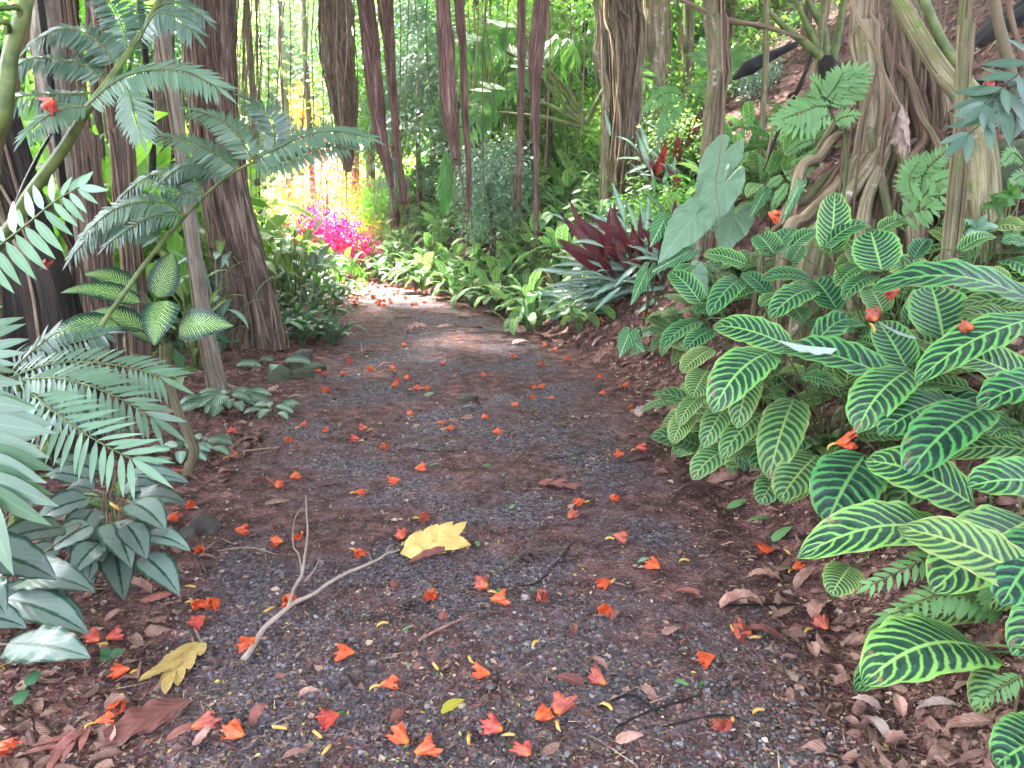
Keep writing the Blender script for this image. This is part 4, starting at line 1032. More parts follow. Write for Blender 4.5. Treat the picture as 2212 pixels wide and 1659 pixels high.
# fern with the long thin stalk
rt = onground(150, 900, 3.9); f4 = thing('giant_fern', 'giant fern on a long straight thin stalk, fronds spread across the big root-wrapped trunk', 'fern', tuple(rt))
fine.append(f4)
stalk(f4, [rt, P(197, 763, 3.9), P(275, 625, 3.95), P(353, 520, 4.0), P(440, 425, 4.0), P(520, 363, 4.0), P(600, 335, 4.0)], [.016, .014, .013, .011, .009, .007, .004])
for i, (l, t0, t1, LL, n) in enumerate([
    ([(1540, 1095), (1420, 1010), (1270, 930), (1060, 880)], 4.0, 3.9, .115, 22),
    ([(1640, 1040), (1560, 900), (1440, 780), (1270, 715)], 4.0, 3.9, .115, 22),
    ([(1760, 1010), (1780, 880), (1740, 750), (1620, 660)], 4.0, 3.9, .12, 20),
    ([(1640, 1040), (1800, 960), (1980, 880), (2180, 850), (2380, 890)], 4.0, 3.8, .13, 26),
    ([(1500, 1120), (1330, 1060), (1180, 1080), (1040, 1180)], 4.0, 3.9, .11, 20),
    ([(1640, 1050), (1850, 1040), (2050, 960), (2250, 960)], 4.0, 3.85, .12, 22),
    ([(1310, 1240), (1240, 1160), (1120, 1110), (950, 1150), (800, 1260)], 4.0, 3.9, .11, 22),
    ([(1180, 1390), (1080, 1320), (900, 1310), (720, 1370), (560, 1500)], 3.95, 3.8, .13, 24),
    ([(1050, 1550), (920, 1470), (780, 1440), (620, 1500), (480, 1640)], 3.95, 3.8, .13, 22),
    ([(1180, 1390), (1000, 1400), (840, 1480), (700, 1580)], 3.9, 3.8, .10, 16),
    ([(1310, 1240), (1200, 1260), (1100, 1210)], 3.95, 3.9, .09, 10)]):
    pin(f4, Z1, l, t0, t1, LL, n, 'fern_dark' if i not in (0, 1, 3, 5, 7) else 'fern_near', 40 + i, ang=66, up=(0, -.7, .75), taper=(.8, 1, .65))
# thick dark-green stalks rising at the frame edge
rt = onground(-140, 700, 3.3); f5 = thing('fern_stalk', 'massive upright green stalk with short side stubs beside the dark trunk', 'fern', tuple(rt))
stalk(f5, [rt, P(-40, 420, 3.1), P(5, 240, 3.0), P(22, 120, 3.0), P(52, 20, 3.0), P(70, -60, 3.1)], [.05, .042, .033, .029, .026, .026], n=14)
stalk(f5, [P(22, 125, 3.0), P(42, 25, 2.97), P(10, 18, 2.9), P(-30, 20, 2.85)], [.010, .014, .009, .008], name='side_stalk')
stalk(f5, [P(18, 75, 3.0), P(15, 50, 2.9), P(-30, 48, 2.85)], [.012, .010, .009], name='side_stalk')
rt = onground(-60, 640, 4.0); f6 = thing('fern_stalk', 'shaded brown-green stalk rising close behind the massive one', 'fern', tuple(rt))
stalk(f6, [rt, P(-20, 420, 3.9), P(15, 240, 3.8), P(45, 90, 3.7), P(62, -30, 3.7)], [.05, .04, .034, .03, .03], 'stalk_b')
# ---- spotted dumb cane
base = onground(*Z4(1165, 1450)); dc = thing('dumb_cane', 'dumb cane with pale-streaked oval leaves on a bent ringed stem', 'dumb cane', tuple(base))
mb = MB(); tube(mb, [base - Vector((0, 0, .03))] + PP([(1225, 1370), (1258, 1270), (1215, 1140), (1150, 1000), (1110, 860), (1075, 720), (1072, 600), (1060, 540)], 4.38, 4.3, Z4), [.030, .030, .028, .027, .025, .024, .03, .034, .02], 14, 90,
    disp=lambda A, L: 1 + .10 * (np.sin(L * 62) > .9))
mb.build('stem', M['bark_moss'], dc)
crown = P(*Z4(1065, 590), 4.3)
for (bx, by, bt, tx, ty, tt, w, kw) in [
    (880, 240, 4.35, 545, 120, 4.3, 230, dict(arch=.15)), (905, 300, 4.2, 392, 240, 4.1, 200, dict(arch=.12)), (1020, 265, 4.4, 1120, -30, 4.5, 200, dict(hint=(.7, -1, .3), arch=.1, fold=.05)),
    (1075, 290, 4.15, 1000, 582, 4.05, 235, dict(hint=(0, -1, .3), arch=.1, wave=.01)), (1160, 470, 4.15, 1515, 455, 4.1, 220, dict(hint=(0, -1, .55), arch=.14)),
    (930, 480, 4.2, 560, 390, 4.2, 200, dict(arch=.18)), (760, 450, 4.0, 290, 580, 3.9, 240, dict(arch=.15)), (1000, 560, 4.3, 820, 480, 4.4, 130, {})]:
    kw.setdefault('wave', .012); kw.setdefault('fold', .1)
    leaf_obj(dc, P(*Z4(bx, by), bt), P(*Z4(tx, ty), tt), w / 3 / FOC * 4.2, 'dieff', stemmat='stalk_g', root=crown, shape='ovate', ns=22, nc=8, **kw)
# ---- silver-leaved aglaonema
ag = thing('silver_evergreen', 'low plant of broad silver-grey leaves with dark edges under the giant fern', 'evergreen', tuple(onground(*ZC(1050, 780), 3.25)))
ag2 = thing('silver_evergreen', 'bigger silver-leaved plant with one torn bleached leaf near the yellow lobed leaf', 'evergreen', tuple(onground(*ZC(-60, 1400), 2.75)))
for (par, bx, by, bt, tx, ty, tt, w, kw) in [
    (ag, 1230, 425, 3.5, 1830, 495, 3.5, 175, dict(arch=.1)), (ag, 1240, 660, 3.35, 1820, 705, 3.3, 200, dict(arch=.12)), (ag, 1285, 690, 3.1, 1610, 965, 2.95, 250, dict(arch=.1)),
    (ag, 1390, 1010, 3.05, 1850, 1160, 2.95, 190, dict(arch=.12)), (ag, 1390, 1200, 3.0, 1740, 1590, 2.85, 230, dict(arch=.1)), (ag, 1090, 880, 3.1, 1270, 1325, 2.9, 270, dict(arch=.12)),
    (ag, 1110, 1130, 3.05, 1200, 1640, 2.85, 240, dict(arch=.1)), (ag, 1010, 970, 3.1, 850, 1470, 2.9, 260, dict(arch=.15)), (ag, 905, 750, 3.15, 660, 1195, 2.95, 240, dict(arch=.1)),
    (ag, 850, 650, 3.2, 355, 880, 3.1, 240, dict(arch=.14)), (ag, 970, 400, 3.5, 530, 280, 3.5, 230, dict(arch=.1)), (ag, 900, 480, 3.4, 440, 420, 3.4, 200, {}),
    (ag, 1180, 560, 3.4, 1560, 560, 3.4, 170, {}), (ag, 900, 560, 3.25, 640, 560, 3.3, 170, {}), (ag, 1230, 900, 3.0, 1420, 1240, 2.9, 210, {}), (ag, 880, 900, 3.05, 520, 1150, 2.95, 230, {}), (ag, 960, 1080, 3.0, 700, 1400, 2.85, 230, {}), (ag2, 350, 1250, 2.8, 620, 1700, 2.65, 240, {}),
    (ag2, 620, 925, 2.9, -90, 1120, 2.7, 260, dict(arch=.1)), (ag2, -330, 1130, 2.4, 550, 1435, 2.45, 370, dict(arch=.1)), (ag2, 180, 1440, 2.7, 930, 1560, 2.6, 290, dict(arch=.12)),
    (ag2, 170, 790, 3.0, 420, 520, 3.1, 130, dict(arch=.05)), (ag2, 60, 1620, 2.6, 860, 1960, 2.5, 300, dict(arch=.08)), (ag2, -250, 1450, 2.3, 60, 1780, 2.2, 260, {}), (ag2, -100, 1700, 2.6, 500, 1500, 2.7, 240, {}),
    (ag2, 560, 1130, 3.0, 150, 1330, 2.9, 200, {}), (ag2, 300, 1700, 2.75, 820, 1820, 2.7, 260, {}), (ag2, -300, 1800, 2.4, 260, 1900, 2.4, 260, {}), (ag2, 900, 1480, 2.9, 640, 1430, 2.9, 160, {})]:
    kw.setdefault('arch', .12); leaf_obj(par, P(*ZC(bx, by), bt), P(*ZC(tx, ty), tt), w * .2232 / FOC * (bt + tt) / 2 * 1.42, 'silver', stemmat='stalk_b', shape='ovate', ns=20, nc=7, fold=.16, wave=.018, **kw)
torn = leaf_obj(ag2, P(*Z7(60, 850), 2.42), P(*Z7(588, 945), 2.3), .155, 'silver', stemmat='stalk_b', label='torn bleached leaf with holes', shape='ovate', ns=20, nc=7, fold=.05, arch=.05, wave=.03)
# ---- small striped leaves with spots between them (young dumb cane)
rt = onground(*ZC(1120, 620), 3.5); yc = thing('dumb_cane', 'young dumb cane of small yellow-streaked leaves under the fern tips', 'dumb cane', tuple(rt))
for k in range(7):
    a = k * .9; B = rt + Vector((math.cos(a) * .05, math.sin(a) * .04, .13 + .02 * (k % 3))); T = B + Vector((math.cos(a) * .15, math.sin(a) * .1, .05)); leaf_obj(yc, B, T, .065, 'dieff', shape='ovate')
# ---- rosette plants with concentric bands
def rosette(px, py, label, n, size, sd, mat='ros', flat=.25, t=None, name='rosette_plant', cat='rosette plant', shape='oblong', group=None):
    rt = onground(px, py, t); o = thing(name, label, cat, tuple(rt), group); rr = random.Random(sd)
    for k in range(n):
        a = k * 2.399 + rr.uniform(-.3, .3); f = (k + 1) / n; L = size * rr.uniform(.7, 1.1)
        B = rt + Vector((math.cos(a), math.sin(a), 0)) * size * (.12 + .55 * f); B.z = rt.z + .05 + flat * size * (1.3 - f)
        T = B + Vector((math.cos(a), math.sin(a), 0)) * L; T.z = max(float(H(T.x, T.y)) + .02, rt.z + .03 + flat * size * (1.0 - f) * rr.uniform(.4, 1.2))
        leaf_obj(o, B, T, L * .47, mat, stemmat='stalk_b', arch=.14, fold=.1, wave=.012, shape=shape, ns=12, nc=5)
    return o
rosette(497, 885, 'dark rosette of banded leaves at the path edge near the base of the slim trunk', 26, .23, 31)
rosette(590, 905, 'small spread of banded rosette leaves on its path side', 7, .17, 32)
rosette(440, 985, 'low striped plant lying on the litter by the bent stem', 7, .16, 33)
rosette(395, 1000, 'little silver-striped plant half hidden under the fern tips', 8, .15, 34, 'stroman')
rosette(605, 805, 'patterned grey-green plant resting on the mossy stones', 5, .24, 35, 'ros')
# ---- banded and bushy plants lining the path
BG = 'patterned plants along the shaded edge'
def edge_proto(sd, n, mat, Lr, wr, h, sp_, shape='lance', nm='patterned_plant'):
    rr = random.Random(sd); o = thing(nm, None, 'plant', (0, 0, 0), BG)
    for i in range(n):
        a = i * 2.4 + rr.uniform(-.4, .4); L = rr.uniform(*Lr); rad = rr.uniform(.02, sp_); hg = rr.uniform(*h)
        B = Vector((math.cos(a) * rad, math.sin(a) * rad, hg)); el = rr.uniform(-.6, .7)
        T = B + Vector((math.cos(a) * math.cos(el), math.sin(a) * math.cos(el), math.sin(el))) * L; T.z = max(.02, T.z)
        mb = MB(); blade(mb, B, T, L * rr.uniform(*wr), arch=rr.uniform(.05, .2), ns=9, nc=3, shape=shape, seed=i + sd * 77)
        tube(mb, [Vector((0, 0, -.05)), Vector((B.x * .4, B.y * .4, B.z * .6)), B], [.005, .004, .003], 4, 6); mb.build('leaf', M[mat], o, origin=(0, 0, 0))
    return o
ep = [edge_proto(51, 20, 'cten', (.18, .30), (.28, .36), (.15, .75), .25), edge_proto(52, 26, 'green', (.14, .24), (.32, .45), (.1, .5), .28, 'ovate', 'leafy_plant'),
      edge_proto(53, 24, 'stroman', (.18, .28), (.24, .32), (.1, .6), .25), edge_proto(54, 30, 'green_d', (.10, .2), (.4, .5), (.05, .3), .30, 'ovate', 'leafy_plant')]
used = set()
LAB = ['banded yellow-green plant', 'mid green leafy plant', 'silver-banded plant', 'low dark green leafy plant']
for j, (px, py, k, s, wh) in enumerate([
    (628, 735, 3, 1.0, 'nearest the mossy stones at the path edge'), (655, 745, 1, .6, 'small, touching the stones at the path edge'), (690, 735, 3, .9, 'spilling onto the path just past the stones'), (720, 745, 3, .8, 'lowest and farthest onto the path'),
    (600, 700, 0, 1.1, 'against the foot of the root-wrapped trunk'), (640, 700, 0, 1.2, 'in the middle of the shaded path edge'), (680, 690, 2, 1.1, 'with whitish leaves overhanging the path'), (715, 700, 1, .8, 'at the path edge below the whitish one'),
    (660, 660, 0, 1.3, 'tallest behind the whitish one'), (700, 655, 2, 1.0, 'where the path narrows'), (730, 665, 3, .9, 'hugging the narrow part of the path'), (735, 645, 1, 1.0, 'where the path bends out of view'),
    (620, 660, 1, 1.5, 'in shade behind the trunk foot'), (728, 622, 1, .6, 'last before the bright clearing'), (700, 625, 3, 1.1, 'behind the bend in the path'), (590, 745, 3, .8, 'on brown litter below the trunk'),
    (478, 760, 2, 1.1, 'just behind the slim trunk'), (505, 715, 0, 1.3, 'yellow-lit between the slim and the root-wrapped trunk'), (455, 720, 0, 1.2, 'glowing behind the slim trunk'), (425, 800, 0, .9, 'between the bent stem and the slim trunk'), (560, 650, 2, 1.3, 'climbing at the root-wrapped trunk')]):
    o = copy_tree(ep[k]) if k in used else ep[k]; used.add(k)
    s *= 1.25; o.location = onground(px, py); o.scale = (s, s, s * rr.uniform(.9, 1.2)); o.rotation_euler = (0, 0, rr.uniform(0, 6.28)); o['label'] = LAB[k] + ' ' + wh
# ---- hanging strap plants on the trunk and small seedlings
for i, (px, py, s_, lab) in enumerate([(240, 1440, .05, 'three-leaved blue-green seedling beside the yellow lobed leaf'), (58, 1497, .055, 'single oval blue-green seedling leaf standing in the litter'), (33, 1543, .055, 'lowest single dark seedling leaf near the frame corner')]):
    rt = onground(px, py); o = thing('seedling', lab, 'seedling', tuple(rt))
    for k in range(3 if i == 0 else 1):
        a = [0.4, 2.6, 4.6][k] if i == 0 else 1.2; B = rt + Vector((0, 0, .02)); T = B + Vector((math.cos(a), math.sin(a), .25)) * s_; leaf_obj(o, B, T, s_ * .7, 'green_d', shape='ovate', ns=8, nc=3)
# ================================================================ TRUNKS, ROOTS, STALKS
def rough(seed, a=.12, k=3.0, f=.6, tw=0.0):
    def d(A, L):
        A2 = A + tw * L
        return 1 + a * (vnoise(np.cos(A2) * k + seed, np.sin(A2) * k + 11, L * f) * 1.2 + .6 * vnoise(np.cos(A2) * k * 2.7 + seed, np.sin(A2) * k * 2.7, L * f * 2))
    return d
def strand(mb, curve, radii, phi0, tw, off, r, s0=0, s1=1, wob=.25, n=5, seed=0):
    rr_ = np.random.default_rng(seed); m = 34; t = np.linspace(s0, s1, m); c = bez(curve, 60); T, S, N = frames(c)
    idx = t * 59; i0 = np.clip(idx.astype(int), 0, 58); f = (idx - i0)[:, None]
    cc = c[i0] * (1 - f) + c[i0 + 1] * f; SS = S[i0]; NN = N[i0]
    R_ = np.interp(t, np.linspace(0, 1, len(radii)), radii) * off
    p = phi0 + tw * t + wob * np.sin(t * rr_.uniform(5, 14) + rr_.random() * 6)
    R_ = R_ * (1 + .10 * np.sin(t * rr_.uniform(8, 22) + rr_.random() * 6))
    v = cc + R_[:, None] * (np.cos(p)[:, None] * SS + np.sin(p)[:, None] * NN)
    tube(mb, [tuple(q) for q in v], [r, r * 1.1, r * .9, r], n, m)
def trunk(name, label, cat, pts, radii, mat, strands=0, smat='root_tan', sr=(.006, .014), top=None, crown=None, nseg=90, n=40, dis=None, tw=.6, seed=1, group=None, off=1.06, part='aerial_root', crown_mat='canopy', foot=True, partial=False):
    """pts top..bottom world points"""
    pts = [Vector(p) for p in pts]
    if foot: b_ = pts[-1]; b_.z = float(H(b_.x, b_.y)) - .08
    root = Vector(pts[-1]); o = thing(name, label, cat, tuple(root), group)
    allp = list(pts); rad = list(radii)
    if top is not None: allp = [Vector(top)] + allp; rad = [rad[0] * .85] + rad
    mb = MB(); tube(mb, allp, rad, n, nseg, disp=dis or rough(seed)); mb.build('trunk' if cat == 'tree' else 'root_column', M[mat], o)
    r_ = random.Random(seed)
    for k in range(strands):
        mb = MB(); a, b_ = (0, 1) if not partial else sorted((r_.uniform(0, .6), r_.uniform(.5, 1)))
        strand(mb, allp, rad, r_.uniform(0, 6.28), r_.uniform(-tw, tw), off * r_.uniform(.98, 1.12), r_.uniform(*sr), a, b_, seed=seed * 100 + k)
        mb.build(part, M[smat if k % 3 or smat != 'root_red' else 'root_tan'], o)
    if crown: crown_at(o, crown, allp[0], crown_mat, seed)
    return o
CM = {}
TC = tmpl('ovate', 2, .5, .2, .15)
def crown_mesh(kind, mat):
    if (kind, mat) in CM: return CM[(kind, mat)]
    r_ = np.random.default_rng(60 + kind); mb = MB()
    nc = 75; cen = rdir(nc, r_) * (r_.random((nc, 1)) ** .4) * np.array([3.2, 3.2, 1.0])
    for c in cen:
        k = 48; p = c + r_.normal(size=(k, 3)) * np.array([.42, .42, .26]); d = norm(p - c + r_.normal(size=(k, 3)) * .3) + np.array([0, 0, -.3])
        leaves_at(mb, TC, p, d, rdir(k, r_) * .7 + np.array([0, 0, 1]), r_.uniform(.18, .38, k))
    CM[(kind, mat)] = mb.mesh('crown', M[mat]); return CM[(kind, mat)]
def crown_at(o, c, top, mat, seed):  # unseen crown, set off from its trunk so it shades the path
    m = crown_mesh(seed % 3, mat); q = bpy.data.objects.new('crown', m); COL.objects.link(q); q.parent = o; q.location = Vector(c) - Vector(o.location); q.rotation_euler = (0, 0, seed * 1.3)
    mb = MB(); top = Vector(top)
    r_ = random.Random(seed)
    for k in range(4):
        e = Vector(c) + Vector((r_.uniform(-2, 2), r_.uniform(-2, 2), r_.uniform(-.3, .5))); tube(mb, [top - Vector((0, 0, .3)), top.lerp(e, .5) + Vector((0, 0, .3)), e], [.10, .06, .02], 7, 12)
    mb.build('limb', M['bark_gr'], o)
# big root-wrapped trunk
pts = [P(445, -40, 8.1), P(452, 120, 8.1), P(462, 250, 8.1), P(482, 400, 8.1), P(512, 560, 8.1), P(540, 680, 8.1), P(548, 765, 8.15)]
trunk('banyan_tree', 'big leaning trunk wrapped in fibrous brown aerial roots, nearest the path', 'tree', pts, [.22, .21, .205, .215, .24, .27, .32], 'bark_br', 44, 'root_red', (.005, .014), (pts[0].x - .2, pts[0].y, 6.9), (-4.2, 9.5, 7.9), seed=3, dis=rough(3, .26, 2.2, .5), tw=.9, off=1.02)
# slim pale trunk in front of it
pts = [P(345, -30, 6.3), P(357, 80, 6.3), P(372, 180, 6.3), P(388, 290, 6.3), P(400, 380, 6.3), P(415, 500, 6.3), P(430, 610, 6.3), P(448, 720, 6.3), P(478, 848, 6.35)]
trunk('slim_tree', 'slim straight grey-brown trunk standing in front of the root-wrapped one', 'tree', pts, [.046, .046, .048, .05, .052, .054, .056, .058, .07], 'bark_gr', 2, 'root_tan', (.006, .01), (pts[0].x - .3, pts[0].y + .2, 6.5), (-6.2, 7.5, 8.2), seed=4, dis=rough(4, .08, 1.5, 1.5), n=20, tw=.2, part='vine_stem')
mb = MB(); q = COL.objects[-1]
pts = [P(440, 690, 6.33), P(447, 760, 6.36), P(455, 845, 6.4)]
trunk('slim_tree', 'short second stem leaning on the foot of the slim grey-brown trunk', 'tree', pts, [.02, .028, .036], 'bark_gr', seed=5, n=14, nseg=24)
# pale grey trunk top
pts = [P(95, -40, 7.2), P(105, 60, 7.2), P(120, 200, 7.2), P(135, 330, 7.2), P(160, 480, 7.2), P(170, 640, 7.2), P(178, 760, 7.2)]
trunk('grey_tree', 'pale lilac-grey smooth trunk behind the arching fern fronds', 'tree', pts, [.17, .165, .14, .10, .075, .07, .08], 'bark_gr', 3, 'root_tan', (.01, .02), (pts[0].x, pts[0].y, 7), (-6.8, 11, 8.3), seed=6, dis=rough(6, .05), tw=.3)
# fibrous dark trunks left
for i, (l, t, r_, lab, sd, cr) in enumerate([
    ([(165, 210), (182, 300), (196, 420), (212, 560), (222, 720)], 5.6, [.055, .08, .085, .085, .10], 'dark fibrous trunk with shaggy bark under the thick fern stalk', 7, (-3.0, 5.5, 8.0)),
    ([(232, 180), (262, 300), (272, 420), (284, 560), (296, 720)], 6.6, [.06, .085, .085, .08, .09], 'second dark brown trunk just past the shaggy one', 8, (-1.0, 7.0, 8.4)),
    ([(120, -30), (118, 60), (135, 200)], 8.5, [.05, .05, .05], 'thin brown stem high behind the pale grey trunk', 9, None),
    ([(155, -20), (160, 60), (168, 150)], 8.3, [.06, .06, .06], 'dark stem crossing behind the upper fern fronds', 10, None),
    ([(190, -20), (194, 60), (205, 200), (230, 420), (260, 560), (270, 760)], 9.0, [.05, .05, .05, .05, .05, .06], 'thin tan stem farther back among lime leaves', 11, None),
    ([(325, 240), (330, 420), (340, 560), (352, 760)], 8.8, [.035, .04, .04, .05], 'thin pale stem left of the slim trunk behind fern leaflets', 12, None),
    ([(148, 480), (160, 560), (170, 700), (176, 830)], 5.2, [.022, .025, .03, .03], 'thin dark sapling stem beside the striped dumb cane leaves', 13, None)]):
    pts = [P(x, y, t) for x, y in l]; top = (pts[0].x, pts[0].y, 6.8) if cr else (pts[0].x, pts[0].y, pts[0].z + 2.5)
    trunk('dark_tree' if r_[1] > .07 else 'thin_tree', lab, 'tree', pts, r_, 'bark_br' if i in (0, 1, 4) else 'bark_dk', 12 if i < 2 else 0, 'root_red', (.005, .012), top, cr, seed=sd, n=28 if i < 2 else 12, nseg=60, dis=rough(sd, .14 if i < 2 else .05, 2.4, .9))
# dark leaning trunk base at the frame edge
pts = [P(-120, 80, 4.9), P(-60, 300, 4.8), P(0, 440, 4.7), P(40, 560, 4.6), P(75, 700, 4.5), P(95, 860, 4.5)]
trunk('leaning_tree', 'nearly black thick leaning trunk behind the closest giant fern', 'tree', pts, [.22, .22, .23, .24, .26, .30], 'bark_dk', 8, 'root_red', (.008, .016), (pts[0].x - .5, pts[0].y, 6.6), (-4.2, 2.0, 7.8), seed=14, dis=rough(14, .12))
pts = [P(70, 430, 4.4), P(100, 560, 4.35), P(135, 690, 4.3), P(150, 860, 4.3)]
trunk('leaning_tree', 'thinner black trunk with a reddish lichen patch beside the thick leaning one', 'tree', pts, [.06, .075, .09, .11], 'bark_dk', 4, 'root_red', (.006, .01), (pts[0].x - .8, pts[0].y + .3, 5.5), None, seed=15, dis=rough(15, .12))
# ---- hanging root columns over the path
HG = 'hanging aerial root columns'
def hang(lab, l, t, radii, sd, ns=26, mat='root_pur', free=6, group=HG, sm='root_pur'):
    pts = [P(x, y, t) for x, y in l]; up = pts[0] + (pts[0] - pts[1]).normalized() * 3.2
    root = up; o = thing('hanging_root', lab, 'hanging root', tuple(root), group)
    allp = [up] + pts; rad = [radii[0]] + list(radii)
    mb = MB(); tube(mb, allp, rad, 26, 110, disp=rough(sd, .24, 2.8, 1.4, .6)); mb.build('root_bundle', M[mat], o)
    r_ = random.Random(sd)
    for k in range(ns):
        mb = MB(); s0 = r_.choice([0, .2, .4]); strand(mb, allp, rad, r_.uniform(0, 6.28), r_.uniform(-1.6, 1.6), r_.uniform(1.0, 1.25), r_.uniform(.004, .009) * (t / 9) * 1.3, s0, 1, seed=sd * 50 + k, wob=.5); mb.build('root_strand', M[sm if k % 3 else 'root_red'], o)
    e = pts[-1]
    for k in range(free):
        mb = MB(); q = e + Vector((r_.uniform(-.05, .05), r_.uniform(-.05, .05), 0)); L = r_.uniform(.1, .55)
        tube(mb, [q + Vector((0, 0, .3)), q, q + Vector((r_.uniform(-.05, .05), 0, -L * .6)), q + Vector((r_.uniform(-.08, .08), 0, -L))], [.005, .004, .003, .0015], 4, 12); mb.build('root_tip', M[sm], o)
hang('wide hanging root mass in shade, tapering above the pink leaves', [(722, -20), (728, 90), (738, 190), (748, 300), (752, 370)], 12.5, [.26, .25, .22, .14, .04], 31, 22, 'bark_br', 8, sm='root_red')
hang('reddish root column curving right to a pointed end over the clearing', [(787, -20), (800, 100), (812, 210), (825, 310), (846, 402)], 9.0, [.085, .08, .075, .065, .02], 32)
hang('thinner root column hanging close behind the curved one', [(829, -20), (838, 80), (846, 170), (855, 280), (872, 440)], 11.0, [.085, .07, .055, .04, .03], 33, 12)
hang('thick straight reddish root column ending in frayed tips above a drooping palm frond', [(955, -20), (962, 80), (966, 180), (974, 260), (984, 345)], 8.0, [.065, .07, .075, .07, .02], 34, 20, free=14)
hang('narrow dark root hanging just past the thick straight column', [(990, -20), (1000, 100), (1004, 230), (1012, 330), (1014, 455)], 8.6, [.04, .035, .03, .025, .02], 35, 8)
hang('narrow dark root near the middle of the view reaching down to the veined plants', [(1127, -20), (1128, 120), (1126, 230), (1122, 340), (1118, 440)], 8.2, [.036, .034, .028, .02, .012], 36, 8)
hang('dark kinked root column between two thin ones, narrowing to hair-like strands', [(1172, -20), (1163, 90), (1156, 170), (1158, 280), (1158, 400), (1160, 500)], 7.8, [.065, .065, .05, .035, .018, .008], 37, 12)
# ---- twisted trunk on the bank
g_ = onground(1345, 455); tt = topx(g_)[2]
pts = [P(1350, -30, tt), P(1356, 80, tt), P(1356, 200, tt), P(1352, 320, tt), P(1345, 455, tt)]
sc_ = tt / FOC
trunk('strangler_tree', 'dark trunk wrapped in twisted tan strands behind the maroon plants', 'tree', pts, [38 * sc_, 30 * sc_, 25 * sc_, 24 * sc_, 30 * sc_], 'bark_br', 26, 'root_tan', (.010, .024), (pts[0].x, pts[0].y, 7.5), (2.0, 10.5, 8.6), seed=41, dis=rough(41, .16, 2.5, .5, 1.2), tw=3.2)
pts = [P(1285, -20, tt - .2), P(1296, 60, tt - .2), P(1290, 120, tt - .2), P(1310, 190, tt - .2), P(1308, 260, tt - .2), P(1313, 380, tt - .2)]
trunk('slim_tree', 'slender bent cream-coloured trunk leaning against the twisted one', 'tree', pts, [.04, .05, .055, .05, .05, .06], 'bark_pale', 2, 'root_tan', (.008, .012), (pts[0].x - .3, pts[0].y, 6), None, seed=42, n=16, dis=rough(42, .06))
pts = [P(1312, -20, tt + .3), P(1318, 150, tt + .3), P(1322, 300, tt + .3), P(1328, 440, tt + .3)]
trunk('dark_tree', 'black mossy trunk squeezed between cream trunk and twisted trunk', 'tree', pts, [.07, .08, .10, .13], 'bark_dk', 3, 'root_red', (.008, .012), (pts[0].x, pts[0].y, 6), None, seed=43, n=20)
# two-tone trunk
g_ = onground(1528, 300, 8.3); t2 = 8.0
pts = [P(1540, -30, t2), P(1545, 60, t2), P(1552, 150, t2), P(1545, 220, t2), P(1528, 310, t2)]
trunk('pale_tree', 'medium grey-green trunk with peeling tan strips, a wire-thin vine in front', 'tree', pts, [.10, .10, .105, .10, .11], 'bark_pale', 6, 'root_red', (.012, .025), (pts[0].x - .1, pts[0].y, 6.8), (4.8, 7.5, 9.0), seed=44, dis=rough(44, .08), tw=.4)
o = thing('vine', 'single hair-thin pale vine hanging down in front of the large heart leaves', 'vine', tuple(P(1560, -60, 5.0)))
mb = MB(); tube(mb, [P(1560, -160, 5.0)] + [P(x, y, 4.9) for x, y in [(1558, 0), (1560, 100), (1563, 220), (1556, 330), (1546, 400), (1555, 470), (1545, 560)]], [.005, .005, .004, .003], 5, 60); mb.build('stem', M['root_tan'], o)
